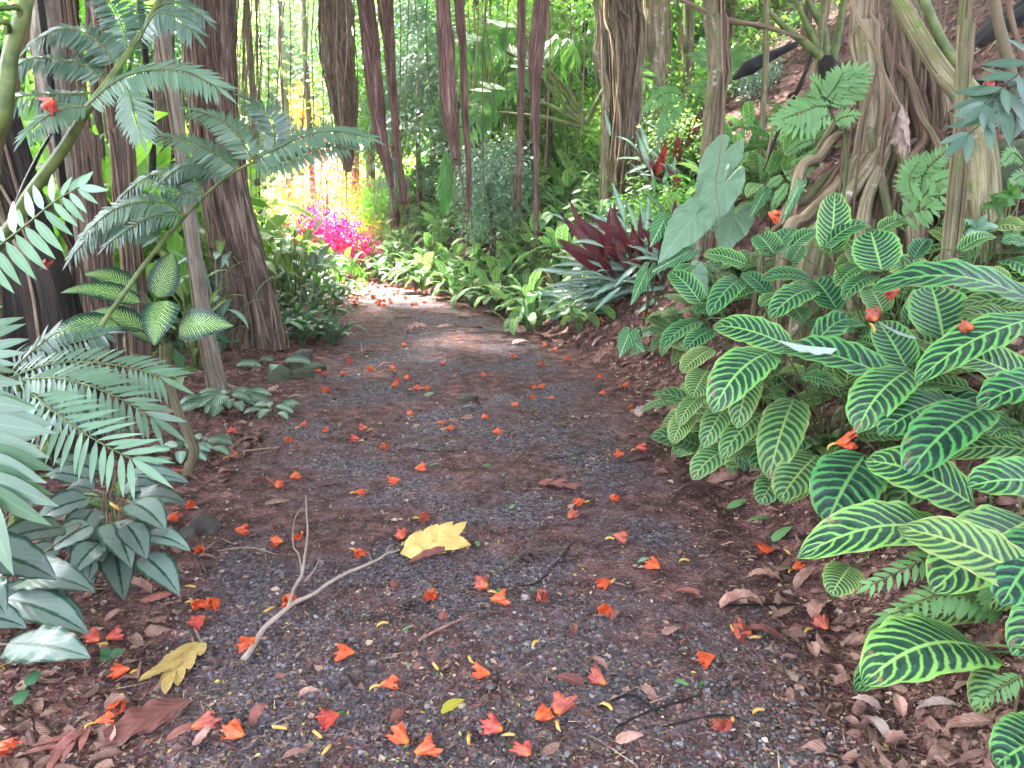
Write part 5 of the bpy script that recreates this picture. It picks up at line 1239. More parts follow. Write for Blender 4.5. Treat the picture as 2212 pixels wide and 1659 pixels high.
# background trunks on the hill
for i, (l, t, r_, m_, lab) in enumerate([
    ([(1172, 90), (1195, 220), (1212, 340)], 11, [.035, .04, .04], 'root_tan', 'thin straight tan cane leaning behind the kinked root'),
    ([(1215, 60), (1235, 170), (1262, 260), (1290, 330)], 11.5, [.03, .035, .035, .03], 'root_tan', 'longer tan cane leaning toward the twisted trunk'),
    ([(1240, 20), (1247, 130), (1250, 250)], 12.5, [.03, .03, .03], 'root_tan', 'upright pale cane behind the leaning canes'),
    ([(1175, 150), (1172, 230), (1176, 330)], 14, [.12, .14, .16], 'bark_moss', 'blurred olive trunk behind the thin canes'),
    ([(1215, -20), (1222, 130), (1225, 300)], 15, [.28, .3, .34], 'bark_moss', 'broad dim trunk far behind the canes'),
    ([(1272, -20), (1262, 90), (1268, 250)], 13, [.05, .05, .05], 'bark_dk', 'thin dark trunk seen beside the cream bent one'),
    ([(1410, -20), (1412, 90), (1420, 180)], 11.5, [.16, .17, .18], 'bark_pale', 'smooth tan trunk just beyond the twisted trunk'),
    ([(1438, -20), (1440, 60), (1442, 140)], 12, [.07, .08, .08], 'bark_pale', 'narrower tan trunk next to the smooth tan one'),
    ([(1462, -20), (1470, 70), (1466, 160), (1470, 260)], 9.5, [.03, .035, .035, .03], 'root_tan', 'thin light stem before the ferny hillside'),
    ([(1490, -20), (1488, 110), (1486, 200), (1470, 300)], 9.3, [.08, .08, .08, .10], 'bark_moss', 'mossy trunk left of the two-tone trunk'),
    ([(1655, 40), (1655, 120), (1652, 210)], 8.0, [.028, .03, .032], 'bark_moss', 'thin mossy sapling on the bare slope'),
    ([(1785, -20), (1775, 60), (1760, 200)], 9, [.05, .05, .05], 'bark_moss', 'thin mossy trunk at the top of the bare slope'),
    ([(1790, 0), (1778, 90), (1772, 100)], 9.5, [.03, .03, .03], 'root_red', 'brown stick standing on the slope top'),
    ([(1060, 120), (1064, 230), (1066, 400)], 12, [.025, .03, .03], 'bark_dk', 'thin dark stem left of the middle root'),
    ([(1025, 280), (1020, 330), (1018, 450)], 9.5, [.015, .02, .022], 'root_tan', 'short tan stake among the veined plants'),
    ([(905, 200), (903, 330), (905, 440)], 13, [.04, .04, .045], 'root_tan', 'slim tan stem behind the grey palm fronds'),
    ([(545, 180), (552, 340), (565, 520)], 15, [.06, .06, .07], 'bark_br', 'far slim trunk to the path side of the root-wrapped trunk'),
    ([(600, -20), (610, 130), (618, 300)], 20, [.10, .10, .11], 'bark_gr', 'distant grey trunk in the bright foliage'),
    ([(655, -20), (660, 120), (668, 260)], 19, [.06, .07, .07], 'bark_br', 'distant brown trunk above the pale gap')]):
    if l[-1][0] > 850 and l[-1][1] > 240: t = topx(onground(l[-1][0], min(l[-1][1], 460)))[2]
    pts = [P(x, y, t) for x, y in l]
    stick = 'stake' in lab or 'stick' in lab; ho = trunk('hillside_tree', lab, 'tree', pts, r_, m_, 0, top=None if stick else (pts[0].x, pts[0].y, max(6.5, pts[0].z + 2)), seed=60 + i, n=14, nseg=40, dis=rough(60 + i, .08))
    if stick or 'cane' in lab.split(' beh')[0].split(' lean')[0].split():
        ho.name = 'stake' if stick else 'cane'; ho['category'] = 'stake' if stick else 'cane'; ho.children[0].name = 'stem'
# ---- big stilt-rooted tree on the right
t0 = 5.0
pts = [P(1868, -30, t0), P(1872, 60, t0), P(1880, 150, t0), P(1892, 240, t0), P(1878, 340, t0), P(1852, 400, t0), P(1835, 490, t0)]
st = trunk('stilt_root_tree', 'pale lichen-spotted trunk standing on leaning stilt roots', 'tree', pts, [.075, .078, .082, .09, .085, .08, .10], 'bark_pale', 3, 'root_tan', (.010, .018), (pts[0].x, pts[0].y, 6.5), (3.4, 4.2, 9.0), seed=51, dis=rough(51, .07, 1.5), tw=.3)
roots = [ # P coords polyline, t0,t1, r, mat
    ([(1925, 250), (1895, 330), (1850, 400), (1795, 470), (1745, 560)], 4.95, 4.7, .042, 'bark_pale'), ([(1905, 280), (1860, 350), (1800, 410), (1740, 470), (1700, 520)], 5.1, 4.9, .036, 'root_tan'),
    ([(1860, 270), (1800, 300), (1770, 340), (1720, 400)], 5.3, 5.1, .030, 'root_tan'), ([(1850, 330), (1790, 380), (1740, 430), (1690, 480)], 5.3, 5.1, .028, 'bark_moss'),
    ([(1880, 0), (1915, 110), (1935, 220), (1930, 330), (1900, 420), (1880, 520)], 5.05, 4.9, .036, 'root_tan'), ([(1930, 0), (1935, 120), (1945, 260), (1935, 380), (1930, 500)], 5.1, 4.9, .030, 'root_tan'),
    ([(1958, 60), (1965, 200), (1990, 300), (1975, 400), (1960, 520)], 5.1, 4.8, .030, 'root_red'), ([(1975, 100), (1990, 220), (2010, 320), (1995, 430), (1985, 540)], 5.2, 4.8, .035, 'root_tan'),
    ([(2000, 100), (2015, 200), (2020, 330), (2000, 420), (2010, 520)], 5.2, 4.9, .024, 'root_red'), ([(2020, 120), (2040, 220), (2030, 330), (2050, 430), (2040, 540)], 5.3, 4.9, .03, 'root_tan'),
    ([(1940, 140), (1975, 190), (2000, 290), (1960, 350), (1930, 440)], 4.95, 4.8, .022, 'root_red'), ([(1990, 30), (1975, 120), (1960, 240), (1945, 350), (1960, 460)], 5.25, 5.0, .018, 'root_red'),
    ([(1895, 200), (1915, 255), (1950, 330), (1960, 420), (1975, 540)], 5.02, 4.6, .035, 'bark_pale'), ([(1920, 230), (1922, 300), (1895, 370), (1870, 440), (1858, 540)], 5.05, 4.6, .035, 'bark_pale'),
    ([(1985, 180), (2010, 260), (2060, 340), (2100, 430), (2130, 520)], 5.1, 4.7, .024, 'root_red'), ([(1940, 20), (1958, 130), (1985, 240), (2020, 300), (2060, 400), (2080, 520)], 5.0, 4.7, .020, 'root_tan'),
    ([(1890, 240), (1830, 330), (1780, 410), (1720, 470), (1650, 540)], 5.2, 5.0, .018, 'root_red'), ([(2040, 60), (2000, 150), (1985, 260), (2000, 380), (1990, 500)], 5.3, 5.0, .016, 'root_tan'),
    ([(1935, 50), (1928, 160), (1918, 260), (1905, 330)], 4.85, 4.8, .014, 'root_red'), ([(1965, 0), (1962, 140), (1955, 300), (1950, 440)], 5.0, 4.9, .010, 'root_tan'), ([(2005, 0), (1998, 160), (1990, 330), (1995, 500)], 5.1, 4.9, .010, 'root_red'),
    ([(1945, 320), (1985, 300), (2030, 290), (2080, 250)], 4.9, 5.1, .016, 'root_tan'), ([(1885, 230), (1884, 300), (1900, 380), (1920, 470), (1925, 550)], 5.02, 4.6, .028, 'bark_moss'),
    ([(1880, 310), (1855, 400), (1800, 460), (1770, 540)], 5.03, 4.7, .05, 'bark_moss'), ([(2065, 290), (2090, 360), (2110, 430), (2120, 540)], 4.9, 4.7, .05, 'bark_dk'), ([(1915, 100), (1925, 200), (1915, 300), (1890, 420), (1850, 540)], 5.3, 5.1, .05, 'bark_dk'), ([(1990, 120), (2000, 260), (2005, 400), (2010, 560)], 5.5, 5.3, .10, 'bark_dk')]
rq = random.Random(8)
for i, (l, ta, tb, r_, m_) in enumerate(roots):
    n_ = len(l); pp = [P(x, y, ta + (tb - ta) * k / (n_ - 1)) for k, (x, y) in enumerate(l)]
    e = pp[-1]; gzz = float(H(e.x, e.y)) - .05
    if e.z > gzz: pp.append(Vector((e.x + (e.x - pp[-2].x) * .3, e.y - .03, gzz)))
    mb = MB(); tube(mb, pp, [r_ * .9, r_, r_ * 1.1, r_ * 1.25], 14, 50, disp=rough(i, .12, 1.6, 3)); mb.build('stilt_root', M[m_], st)
for i in range(34):
    x0 = rq.uniform(1900, 2060); x1 = x0 + rq.uniform(-130, 90); ta = rq.uniform(4.9, 5.4); y0 = rq.uniform(-20, 250)
    pp = [P(x0, y0, ta), P(x0 * .7 + x1 * .3 + rq.uniform(-10, 10), y0 + 120, ta), P(x0 * .3 + x1 * .7, y0 + 250, ta - .1), P(x1, rq.uniform(430, 560), ta - .2)]
    mb = MB(); tube(mb, pp, [.006, .008, .008, .009], 6, 30, disp=rough(i, .1, 1, 4)); mb.build('stilt_root', M[rq.choice(['root_tan', 'root_red', 'root_red'])], st)
# mossy pole in front, thick stalks
pts = [P(2093, -40, 3.7), P(2086, 60, 3.7), P(2078, 170, 3.68), P(2072, 290, 3.65), P(2066, 400, 3.62), P(2056, 540, 3.6)]
trunk('mossy_pole_tree', 'slim peeling pole-like trunk, mossy low down, closest on the bank', 'tree', pts, [.028, .030, .028, .028, .030, .034], 'bark_moss', 5, 'root_tan', (.005, .009), (pts[0].x, pts[0].y, 5.2), None, seed=52, n=20, dis=rough(52, .14, 2, 2), tw=.5, off=1.1)
tf = thing('tree_philodendron', 'tree philodendron with thick olive stalks rising diagonally behind the mossy pole', 'philodendron', tuple(gz(P(2135, 330, 4.6).x, P(2135, 330, 4.6).y)))
for l, t, r_, m_ in [([(2120, 330), (2100, 230), (2040, 160), (1975, 60), (1925, -40)], 4.6, [.09, .075, .055, .05, .045], 'bark_moss'), ([(2125, 240), (2080, 160), (2030, 80), (1985, -30)], 4.75, [.035, .032, .030, .026], 'stalk_fern'),
                     ([(2130, 330), (2120, 270), (2060, 200), (2000, 100), (1960, -30)], 4.9, [.05, .045, .04, .035, .03], 'bark_pale')]:
    l = ([(l[0][0] + 8, 560)] + [(l[0][0] + 5, 440)] + l); pp = [P(x, y, t) for x, y in l]; pp[0].z = float(H(pp[0].x, pp[0].y)) - .05
    mb = MB(); tube(mb, pp, [r_[0] * 1.1] * 2 + r_, 16, 60, disp=rough(3, .05, 1, 3)); mb.build('stalk', M[m_], tf)
tf2 = thing('tree_philodendron', 'upright brown-olive stalk near the charred log', 'philodendron', tuple(gz(P(2190, 230, 5.4).x, P(2190, 230, 5.4).y)))
for l, t, r_, m_ in [([(2200, 230), (2175, 120), (2155, 40), (2145, -40)], 5.4, [.045, .04, .036, .03], 'stalk_b'), ([(2215, 200), (2205, 120), (2185, 40), (2170, -40)], 5.6, [.02, .02, .02, .02], 'root_red')]:
    mb = MB(); tube(mb, [P(x, y, t) for x, y in l], r_, 12, 40); mb.build('stalk', M[m_], tf2)
# withered stalk with curled dead leaf
ds = thing('withered_leaf', 'withered pinkish leaf hanging shrivelled from a long tan dead stalk', 'dead leaf', tuple(P(1835, -40, 4.6)))
mb = MB(); tube(mb, [P(x, y, 4.6) for x, y in [(1825, -40), (1850, 30), (1885, 100), (1920, 180), (1945, 232)]], [.011, .011, .009, .007], 8, 30); mb.build('stalk', M['root_tan'], ds)
mb = MB(); tube(mb, [P(x, y, 4.58) for x, y in [(1880, 85), (1905, 150), (1930, 215), (1943, 250)]], [.005, .006, .006, .005], 6, 20); mb.build('stalk', M['root_tan'], ds)
mb = MB()
for k in range(7):
    x_ = 1945 + (k - 3) * 4; blade(mb, P(1947, 225, 4.58 - .01 * k), P(x_ + (k - 3) * 3, 318 + (k * 37) % 30, 4.6 - .015 * k), .06, arch=.05 * ((k % 3) - 1), fold=.8, wave=.12, shape='lance', hint=(math.sin(k), -1, .1), seed=k, roll=k * .7)
mb.build('shrivelled_blade', M['dry_pink'], ds)
# charred log, stones and dead wood on the slope
lg = thing('charred_log', 'thick charred black log lying diagonally across the top of the slope', 'log', tuple(P(2150, 90, 7.6)))
mb = MB(); tube(mb, [P(2330, -60, 7.4), P(2230, 35, 7.5), P(2150, 85, 7.6), P(2095, 125, 7.8)], [.20, .19, .17, .13], 24, 50, disp=rough(9, .12, 1.5, 1.2)); mb.build('log', M['log'], lg)
lg = thing('dead_branch', 'dark dead branch lying on the slope pointing at the two-tone trunk', 'branch', tuple(P(1660, 150, 8.3)))
mb = MB(); tube(mb, [P(1585, 170, 8.2), P(1615, 148, 8.3), P(1650, 128, 8.4), P(1720, 95, 8.6)], [.02, .08, .06, .03], 12, 30, disp=rough(10, .15, 2, 2)); mb.build('branch', M['log'], lg)
for i, (l, t, r_, lab) in enumerate([([(1755, 120), (1730, 180), (1690, 260), (1650, 370)], 6.6, .018, 'long dark stick propped on the bare slope'), ([(1715, 205), (1680, 250), (1665, 300), (1655, 350)], 6.2, .010, 'kinked pale root hanging down the bare slope'), ([(1740, 215), (1700, 218), (1660, 230)], 6.8, .014, 'short bleached stick lying level on the slope'),
                                 ([(1820, 230), (1790, 290), (1760, 330), (1700, 380)], 5.6, .03, 'peeling brown root leaning down to the stilt roots'), ([(1470, 0), (1560, 40), (1660, 60), (1740, 85)], 8.0, .03, 'pale branch leaning above the slope')]):
    o = thing('dead_stick', lab, 'stick', tuple(P(*l[1], t))); mb = MB(); tube(mb, [P(x, y, t) for x, y in l], [r_ * .7, r_, r_ * .8, r_ * .4], 8, 40, disp=rough(i, .2, 1.5, 6)); mb.build('stick', M[['bark_dk', 'root_tan', 'root_tan', 'root_tan', 'root_tan'][i]], o)
# philodendron crown on the slope top
c0 = P(1785, 150, 9.0); o = thing('tree_philodendron', 'pale green stalks fanning out from a dark crown on the slope top', 'philodendron', tuple(gz(c0.x, c0.y)))
for l in [[(1780, 145), (1760, 90), (1738, 45), (1715, -10)], [(1785, 145), (1780, 70), (1750, 10), (1735, -40)], [(1795, 145), (1810, 80), (1822, 0), (1830, -60)], [(1770, 120), (1735, 90), (1690, 55), (1640, 0)]]:
    mb = MB(); tube(mb, [P(x, y, 9.0) for x, y in l], [.06, .045, .035, .02], 8, 24); mb.build('stalk', M['stalk_fern'], o)
mb = MB(); tube(mb, [c0 - Vector((0, 0, .5)), c0, c0 + Vector((0, 0, .15))], [.10, .11, .05], 12, 16, disp=rough(5, .3, 2, 5)); mb.build('stump', M['bark_dk'], o)
c0 = P(1262, 272, 11.5); o = thing('tree_philodendron', 'long green stalks radiating from a low crown on the hillside behind the kinked root', 'philodendron', tuple(gz(c0.x, c0.y)))
for i, l in enumerate([[(1262, 272), (1200, 235), (1100, 195)], [(1262, 275), (1180, 255), (1078, 243)], [(1262, 268), (1215, 195), (1160, 130), (1120, 60)], [(1262, 268), (1230, 200), (1180, 145)], [(1265, 268), (1300, 200), (1330, 140)], [(1262, 270), (1215, 220), (1150, 150), (1060, 90)]]):
    mb = MB(); tube(mb, [P(x, y, 11.5) for x, y in l], [.045, .035, .02], 8, 24); mb.build('stalk', M['stalk_fern'], o)
    e = l[-1]; d = 1 if e[0] > 1265 else -1
    frond(o, [P(e[0], e[1], 11.4), P(e[0] + d * 40, e[1] + 5, 11.3), P(e[0] + d * 70, e[1] + 50, 11.3)], .42, 10, 'green', TL, 'leaf_blade', seed=i, up=(0, -.8, .6), w=.9)
# ================================================================ BACKGROUND FOLIAGE
def clumpy(mb, tm, centers, k, spread, size, r_, droop=-.3, mi=0):
    for c in centers:
        p = c + r_.normal(size=(k, 3)) * spread; d = norm(p - c + r_.normal(size=(k, 3)) * .4 * np.mean(spread)) + np.array([0, 0, droop])
        leaves_at(mb, tm, p, d, rdir(k, r_) * .8 + np.array([0, -.2, 1]), r_.uniform(size[0], size[1], k), mi)
T_s = tmpl('ovate', 2, .5, .2, .2); T_b = tmpl('oblong', 3, .42, .2, .3); T_f = tmpl('strap', 2, .13, .2, .35)
BM = {}
def bush_mesh(key, mat, tm, nc, k, spread, size, ell, seed):
    if key in BM: return BM[key]
    r_ = np.random.default_rng(seed); mb = MB()
    cen = rdir(nc, r_) * (r_.random((nc, 1)) ** .45) * np.array(ell) + np.array([0, 0, ell[2] * .9])
    clumpy(mb, tm, cen, k, np.array(spread), size, r_)
    if key[0] == 'x': pass
    BM[key] = mb.mesh('foliage', M[mat]); return BM[key]
def bush(name, label, cat, loc, s, key, mat, tm=T_s, nc=40, k=30, spread=(.22, .22, .18), size=(.10, .2), ell=(.9, .9, .9), seed=1, group=None, rz=0, stems=3):
    m = bush_mesh(key, mat, tm, nc, k, spread, size, ell, seed)
    o = thing(name, label, cat, loc, group)
    q = bpy.data.objects.new('foliage', m); COL.objects.link(q); q.parent = o; q.scale = (s, s, s); q.rotation_euler = (0, 0, rz)
    mb = MB(); r_ = random.Random(seed + int(loc[0] * 10))
    for i in range(stems): tube(mb, [Vector(loc) + Vector((0, 0, -.1)), Vector(loc) + Vector((r_.uniform(-.2, .2) * s, r_.uniform(-.2, .2) * s, .7 * s)), Vector(loc) + Vector((r_.uniform(-.5, .5) * s, r_.uniform(-.5, .5) * s, 1.4 * s))], [.03 * s, .02 * s, .01 * s], 6, 10)
    mb.build('stem', M['bark_moss'], o)
    return o
# magenta / red / yellow plants in the clearing
def at(px, py, t): p = P(px, py, t); return (p.x, p.y, p.z)
def bl(px, t): p = P(px, 600, t); return (p.x, p.y, float(H(p.x, p.y)))
bush('magenta_shrub', 'vivid magenta shrub glowing in the clearing at the path end', 'shrub', bl(716, 16.9), .84, ('mag', 1), 'magenta', T_s, 70, 80, (.22, .22, .18), (.06, .14), (1.1, .8, .9), 3)
bush('magenta_shrub', 'smaller magenta shrub half behind ferns at the dark side of the clearing', 'shrub', bl(668, 17.3), .42, ('mag', 1), 'magenta', rz=2)
bush('red_shrub', 'tall coral red shrub above the clearing', 'shrub', at(705, 470, 17.6), .75, ('red', 1), 'redleaf', T_f, 44, 40, (.3, .3, .25), (.10, .2), (1.0, .8, 1.1), 4)
bush('red_shrub', 'second coral red shrub beyond the curved root column', 'shrub', at(775, 470, 22), .7, ('red', 1), 'redleaf', rz=1.4)
bush('red_shrub', 'distant patch of red leaves low beside the fern tips', 'shrub', at(600, 500, 22), .5, ('red', 1), 'redleaf', rz=2.4)
bush('yellow_shrub', 'golden yellow-leaved shrub high in the bright foliage', 'shrub', at(655, 260, 22), .5, ('ora', 1), 'orange', T_s, 24, 14, (.3, .3, .3), (.2, .35), (1, .8, .8), 5)
YG = 'sunlit lime shrubs round the clearing'
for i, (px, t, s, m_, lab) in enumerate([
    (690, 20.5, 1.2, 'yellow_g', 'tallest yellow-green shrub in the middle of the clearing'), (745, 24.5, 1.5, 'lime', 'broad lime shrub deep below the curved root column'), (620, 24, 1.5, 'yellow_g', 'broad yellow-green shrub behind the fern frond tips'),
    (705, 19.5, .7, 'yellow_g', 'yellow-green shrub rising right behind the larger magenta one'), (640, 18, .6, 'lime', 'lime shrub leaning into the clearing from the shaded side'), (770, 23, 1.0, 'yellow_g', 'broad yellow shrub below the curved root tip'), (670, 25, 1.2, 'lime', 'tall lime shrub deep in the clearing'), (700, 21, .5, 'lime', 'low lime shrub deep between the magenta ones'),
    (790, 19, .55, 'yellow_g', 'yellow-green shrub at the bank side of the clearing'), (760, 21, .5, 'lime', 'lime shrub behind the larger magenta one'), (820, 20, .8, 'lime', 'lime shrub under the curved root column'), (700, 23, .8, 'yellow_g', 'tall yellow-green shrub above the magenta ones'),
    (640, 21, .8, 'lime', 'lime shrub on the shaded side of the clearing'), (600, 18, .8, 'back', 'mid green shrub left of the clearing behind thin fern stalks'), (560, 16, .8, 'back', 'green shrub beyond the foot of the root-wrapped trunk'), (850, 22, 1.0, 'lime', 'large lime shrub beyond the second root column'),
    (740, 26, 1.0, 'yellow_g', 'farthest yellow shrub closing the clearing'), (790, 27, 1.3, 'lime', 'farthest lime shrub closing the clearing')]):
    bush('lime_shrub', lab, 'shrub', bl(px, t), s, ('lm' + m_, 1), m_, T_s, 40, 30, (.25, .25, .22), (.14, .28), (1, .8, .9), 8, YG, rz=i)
mb = MB(); r_ = np.random.default_rng(91); k_ = 2600; X = r_.uniform(-12, -2.4, k_); Y = r_.uniform(16.5, 27, k_); ok = (inside(X, Y) < -.1) & (H(X, Y) < 1.6); X, Y = X[ok], Y[ok]
for j in range(7):
    n_ = len(X); a = r_.uniform(0, 6.28, n_); leaves_at(mb, tmpl('strap', 3, .10, .2, .4), np.stack([X, Y, H(X, Y)], -1), np.stack([np.cos(a) * .5, np.sin(a) * .5, np.ones(n_)], -1), rdir(n_, r_), r_.uniform(.18, .45, n_), j % 2)
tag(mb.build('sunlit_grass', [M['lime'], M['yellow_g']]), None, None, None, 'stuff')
# broad lime leaves behind the left trunks
LG = 'lime broad-leaved plants behind the trunks'
for i, (px, t, s, lab) in enumerate([
    (30, 8.5, .9, 'lime broad-leaved plant nearest the black leaning trunk'), (110, 9.5, 1.0, 'lime broad-leaved plant between black and shaggy trunks'), (175, 8.0, .75, 'lime plant glowing low beside the shaggy trunk'), (240, 9.5, 1.0, 'lime broad-leaved plant between the two shaggy trunks'),
    (305, 9.0, .95, 'lime broad-leaved plant behind the dumb cane'), (360, 10.5, 1.1, 'lime broad-leaved plant left of the slim trunk'), (60, 12, 1.5, 'tall lime plant far behind the black leaning trunk'), (190, 12.5, 1.5, 'tall lime plant far behind the shaggy trunk'),
    (320, 13, 1.5, 'tall lime plant far behind the slim trunk'), (440, 12, .9, 'lime plant hidden behind the root-wrapped trunk foot'), (400, 9.5, .6, 'small lime plant between slim and root-wrapped trunks')]):
    bush('broadleaf_plant', lab, 'plant', bl(px, t), s, ('bl', i % 3), 'lime' if i % 3 else 'back', T_b, 34, 12, (.26, .26, .3), (.28, .62), (1, 1, 1.0), 20 + i % 3, LG, rz=i * 1.7)
# pale ground-growing spider plants
# palms
def palm(lab, px, t, h, nf, L, mat, sd, trunk_r=.07, group='palms on the hillside', z=None):
    p = P(px, 400, t); base = gz(p.x, p.y); r_ = random.Random(sd)
    if 830 < px: base = onground(px, {13: 470, 14.5: 455, 11.5: 500, 13.5: 445, 17: 480, 18: 440}[t]); sc = topx(base)[2] / t; h *= sc; L *= sc ** .5
    o = thing('palm', lab, 'palm', tuple(base), group); top = base + Vector((0, 0, h))
    mb = MB(); tube(mb, [base - Vector((0, 0, .1)), base + Vector((.03, 0, h * .5)), top], [trunk_r * 1.2, trunk_r, trunk_r * .8], 10, 20); mb.build('trunk', M['bark_br'], o)
    for i in range(nf):
        a = i * 2.4 + r_.uniform(-.3, .3); e = r_.uniform(.1, 1.2); d = Vector((math.cos(a), math.sin(a), 0)); l_ = L * r_.uniform(.8, 1.15)
        pts = [top, top + d * l_ * .35 * math.cos(e) + Vector((0, 0, l_ * .35 * math.sin(e))), top + d * l_ * .75 * math.cos(e * .6) + Vector((0, 0, l_ * .30 * math.sin(e))), top + d * l_ * .95 + Vector((0, 0, -l_ * r_.uniform(.1, .45)))]
        frond(o, pts, l_ * .27, 34, mat, T_f, 'frond', seed=sd * 20 + i, up=(0, 0, 1), w=.75, ang=58, droop=.5, rad=.010, taper=(.6, 1, .5))
    return o
palm('grey-green palm with drooping fronds between the two reddish root columns', 905, 13, 1.6, 13, 1.7, 'grey_g', 1)
palm('grey-green palm behind the thick straight root column', 985, 14.5, 2.2, 12, 1.8, 'grey_g', 2)
palm('low grey-green palm at the foot of the hillside by the thinner root column', 880, 11.5, .7, 10, 1.2, 'grey_g', 3, .04)
palm('darker green palm near the middle of the hillside', 1080, 13.5, 1.5, 12, 1.5, 'green', 4)
palm('tall palm with fronds high behind the curved root column', 860, 17, 4.2, 13, 2.2, 'grey_g', 5)
palm('bright palm low in the clearing behind the last veined plants', 815, 17.5, .25, 9, .9, 'lime', 6, .03)
palm('thin-leaved palm crossing in front of the magenta shrubs', 640, 13.5, .5, 12, 1.2, 'green', 7, .03)
palm('feathery palm in shade behind the path-edge plants', 600, 12.0, .4, 12, 1.1, 'green_d', 8, .03)
palm('tall green palm high over the middle of the view', 1030, 18, 4.6, 13, 2.3, 'green', 9)
palm('tall green palm high behind the kinked root', 1180, 18, 3.0, 12, 2.0, 'green', 10)
pf = thing('palm_frond', 'single bright green palm frond hanging straight down below the frayed root column', 'palm frond', tuple(P(958, 335, 8.3)))
frond(pf, [P(962, 325, 8.3), P(964, 370, 8.25), P(962, 410, 8.2), P(958, 450, 8.2)], .20, 30, 'green', T_f, 'blade', seed=9, up=(0, -1, .1), ang=48, droop=.5, taper=(.8, 1, .5), w=1.1)
# leafy hillside shrubs
HS = 'leafy shrubs on the hillside'
for i, (px, t, s, m_, lab) in enumerate([
    (880, 9.3, .30, 'grey_g', 'small rounded grey-green shrub above the veined plants, near the clearing'), (960, 11.5, .6, 'green_d', 'dark shrub under the grey palms'), (1040, 10.5, .42, 'green', 'green shrub right above the veined plants in mid-view'), (1100, 10.2, .5, 'green', 'leafy shrub between the two middle roots'),
    (1170, 10.0, .45, 'back', 'light green shrub at the tip of the kinked root'), (1230, 9.6, .42, 'green', 'green shrub below the leaning canes'), (1270, 10.8, .5, 'back', 'fresh green shrub near the cream bent trunk'), (1200, 12, .6, 'green', 'shrub higher on the slope behind the leaning canes'),
    (1120, 12.5, .7, 'green', 'shrub higher on the slope behind the middle root'), (1430, 9.3, .5, 'green', 'shrub right of the twisted trunk'), (1470, 10.5, .6, 'back', 'bright shrub between twisted and two-tone trunks'), (1410, 12, .7, 'back', 'ferny shrub up the slope beyond the twisted trunk'),
    (1500, 12.5, .6, 'lime', 'sunlit shrub on the hilltop left of the bare slope'), (1590, 12.5, .4, 'green', 'shrub on the hilltop above the dead branch'), (1300, 9.0, .35, 'green', 'low shrub at the foot of the twisted trunk'), (1600, 11.5, .35, 'grey_g', 'grey-green broad shrub at the top of the bare slope'),
    (1330, 14, .9, 'lime', 'lime shrub behind the twisted trunk'), (1040, 15, 1.1, 'back', 'large airy shrub behind the narrow dark root'), (960, 16.5, 1.2, 'green', 'large shrub behind the grey palms'), (1270, 15, 1.0, 'lime', 'sunlit shrub behind the broad dim trunk'), (1150, 16, 1.1, 'lime', 'sunlit shrub far behind the kinked root')]):
    pg = onground(px, min(445, 440 - (t - 9) * 14)) if px < 1380 else Vector(bl(px, t))
    if i == 0: pg = onground(885, 500)
    bush('hillside_shrub', lab, 'shrub', tuple(pg), s * (.8 if px < 1380 else 1), ('hs' + m_, i % 2), m_, T_s, 50, 60, (.24, .24, .2), (.055, .14), (1, .9, .8), 30 + i % 2, HS, rz=i * 1.1)
# tree crowns filling the view above, at middle distance
TG = 'leafy trees closing the view'
def back_tree(lab, x, y, zc, s, mat, sd, tr='bark_br'):
    b_ = gz(x, y); o = thing('leafy_tree', lab, 'tree', tuple(b_), TG)
    mb = MB(); tube(mb, [b_ - Vector((0, 0, .2)), b_ + Vector((.1, 0, zc * .5)), Vector((x, y, zc))], [.16 * s, .12 * s, .05 * s], 10, 20, disp=rough(sd, .1)); mb.build('trunk', M[tr], o)
    m = bush_mesh(('bt' + mat, sd % 3), mat, T_s, 90, 64, (.34, .34, .26), (.09, .21), (1.9, 1.5, 2.0), 70 + sd % 3)
    q = bpy.data.objects.new('crown', m); COL.objects.link(q); q.parent = o; q.location = (0, 0, zc - b_.z - 1.8 * s); q.scale = (s, s, s); q.rotation_euler = (0, 0, sd)
rq = random.Random(12)
names = ['over the black leaning trunk', 'above the two shaggy trunks', 'behind the slim trunk', 'behind the root-wrapped trunk', 'left of the wide hanging root mass', 'behind the wide hanging root mass', 'behind the curved root column', 'behind the thick straight root column', 'behind the middle roots', 'behind the twisted trunk', 'at the hilltop past the twisted trunk']
for i, (x, y, zc, s, m_) in enumerate([(-10, 15, 4.6, 1.1, 'back'), (-8.2, 17, 5.2, 1.1, 'lime'), (-7.5, 19, 5.0, 1.1, 'back'), (-11.5, 31, 5.8, 1.3, 'back'), (-9.0, 32, 6.8, 1.2, 'green'), (-6.6, 31, 6.6, 1.3, 'back'), (-4.4, 22, 6.2, .9, 'green'), (-2.0, 21, 5.6, 1.2, 'green'), (.6, 20, 6.4, 1.1, 'lime'), (3.4, 18, 6.8, 1.1, 'back'), (5.6, 17, 7.6, 1.0, 'lime')]):
    back_tree(['airy', 'lime-lit', 'dense', 'hazy'][i % 4] + ' leafy tree ' + names[i], x, y, zc, s, m_, i)
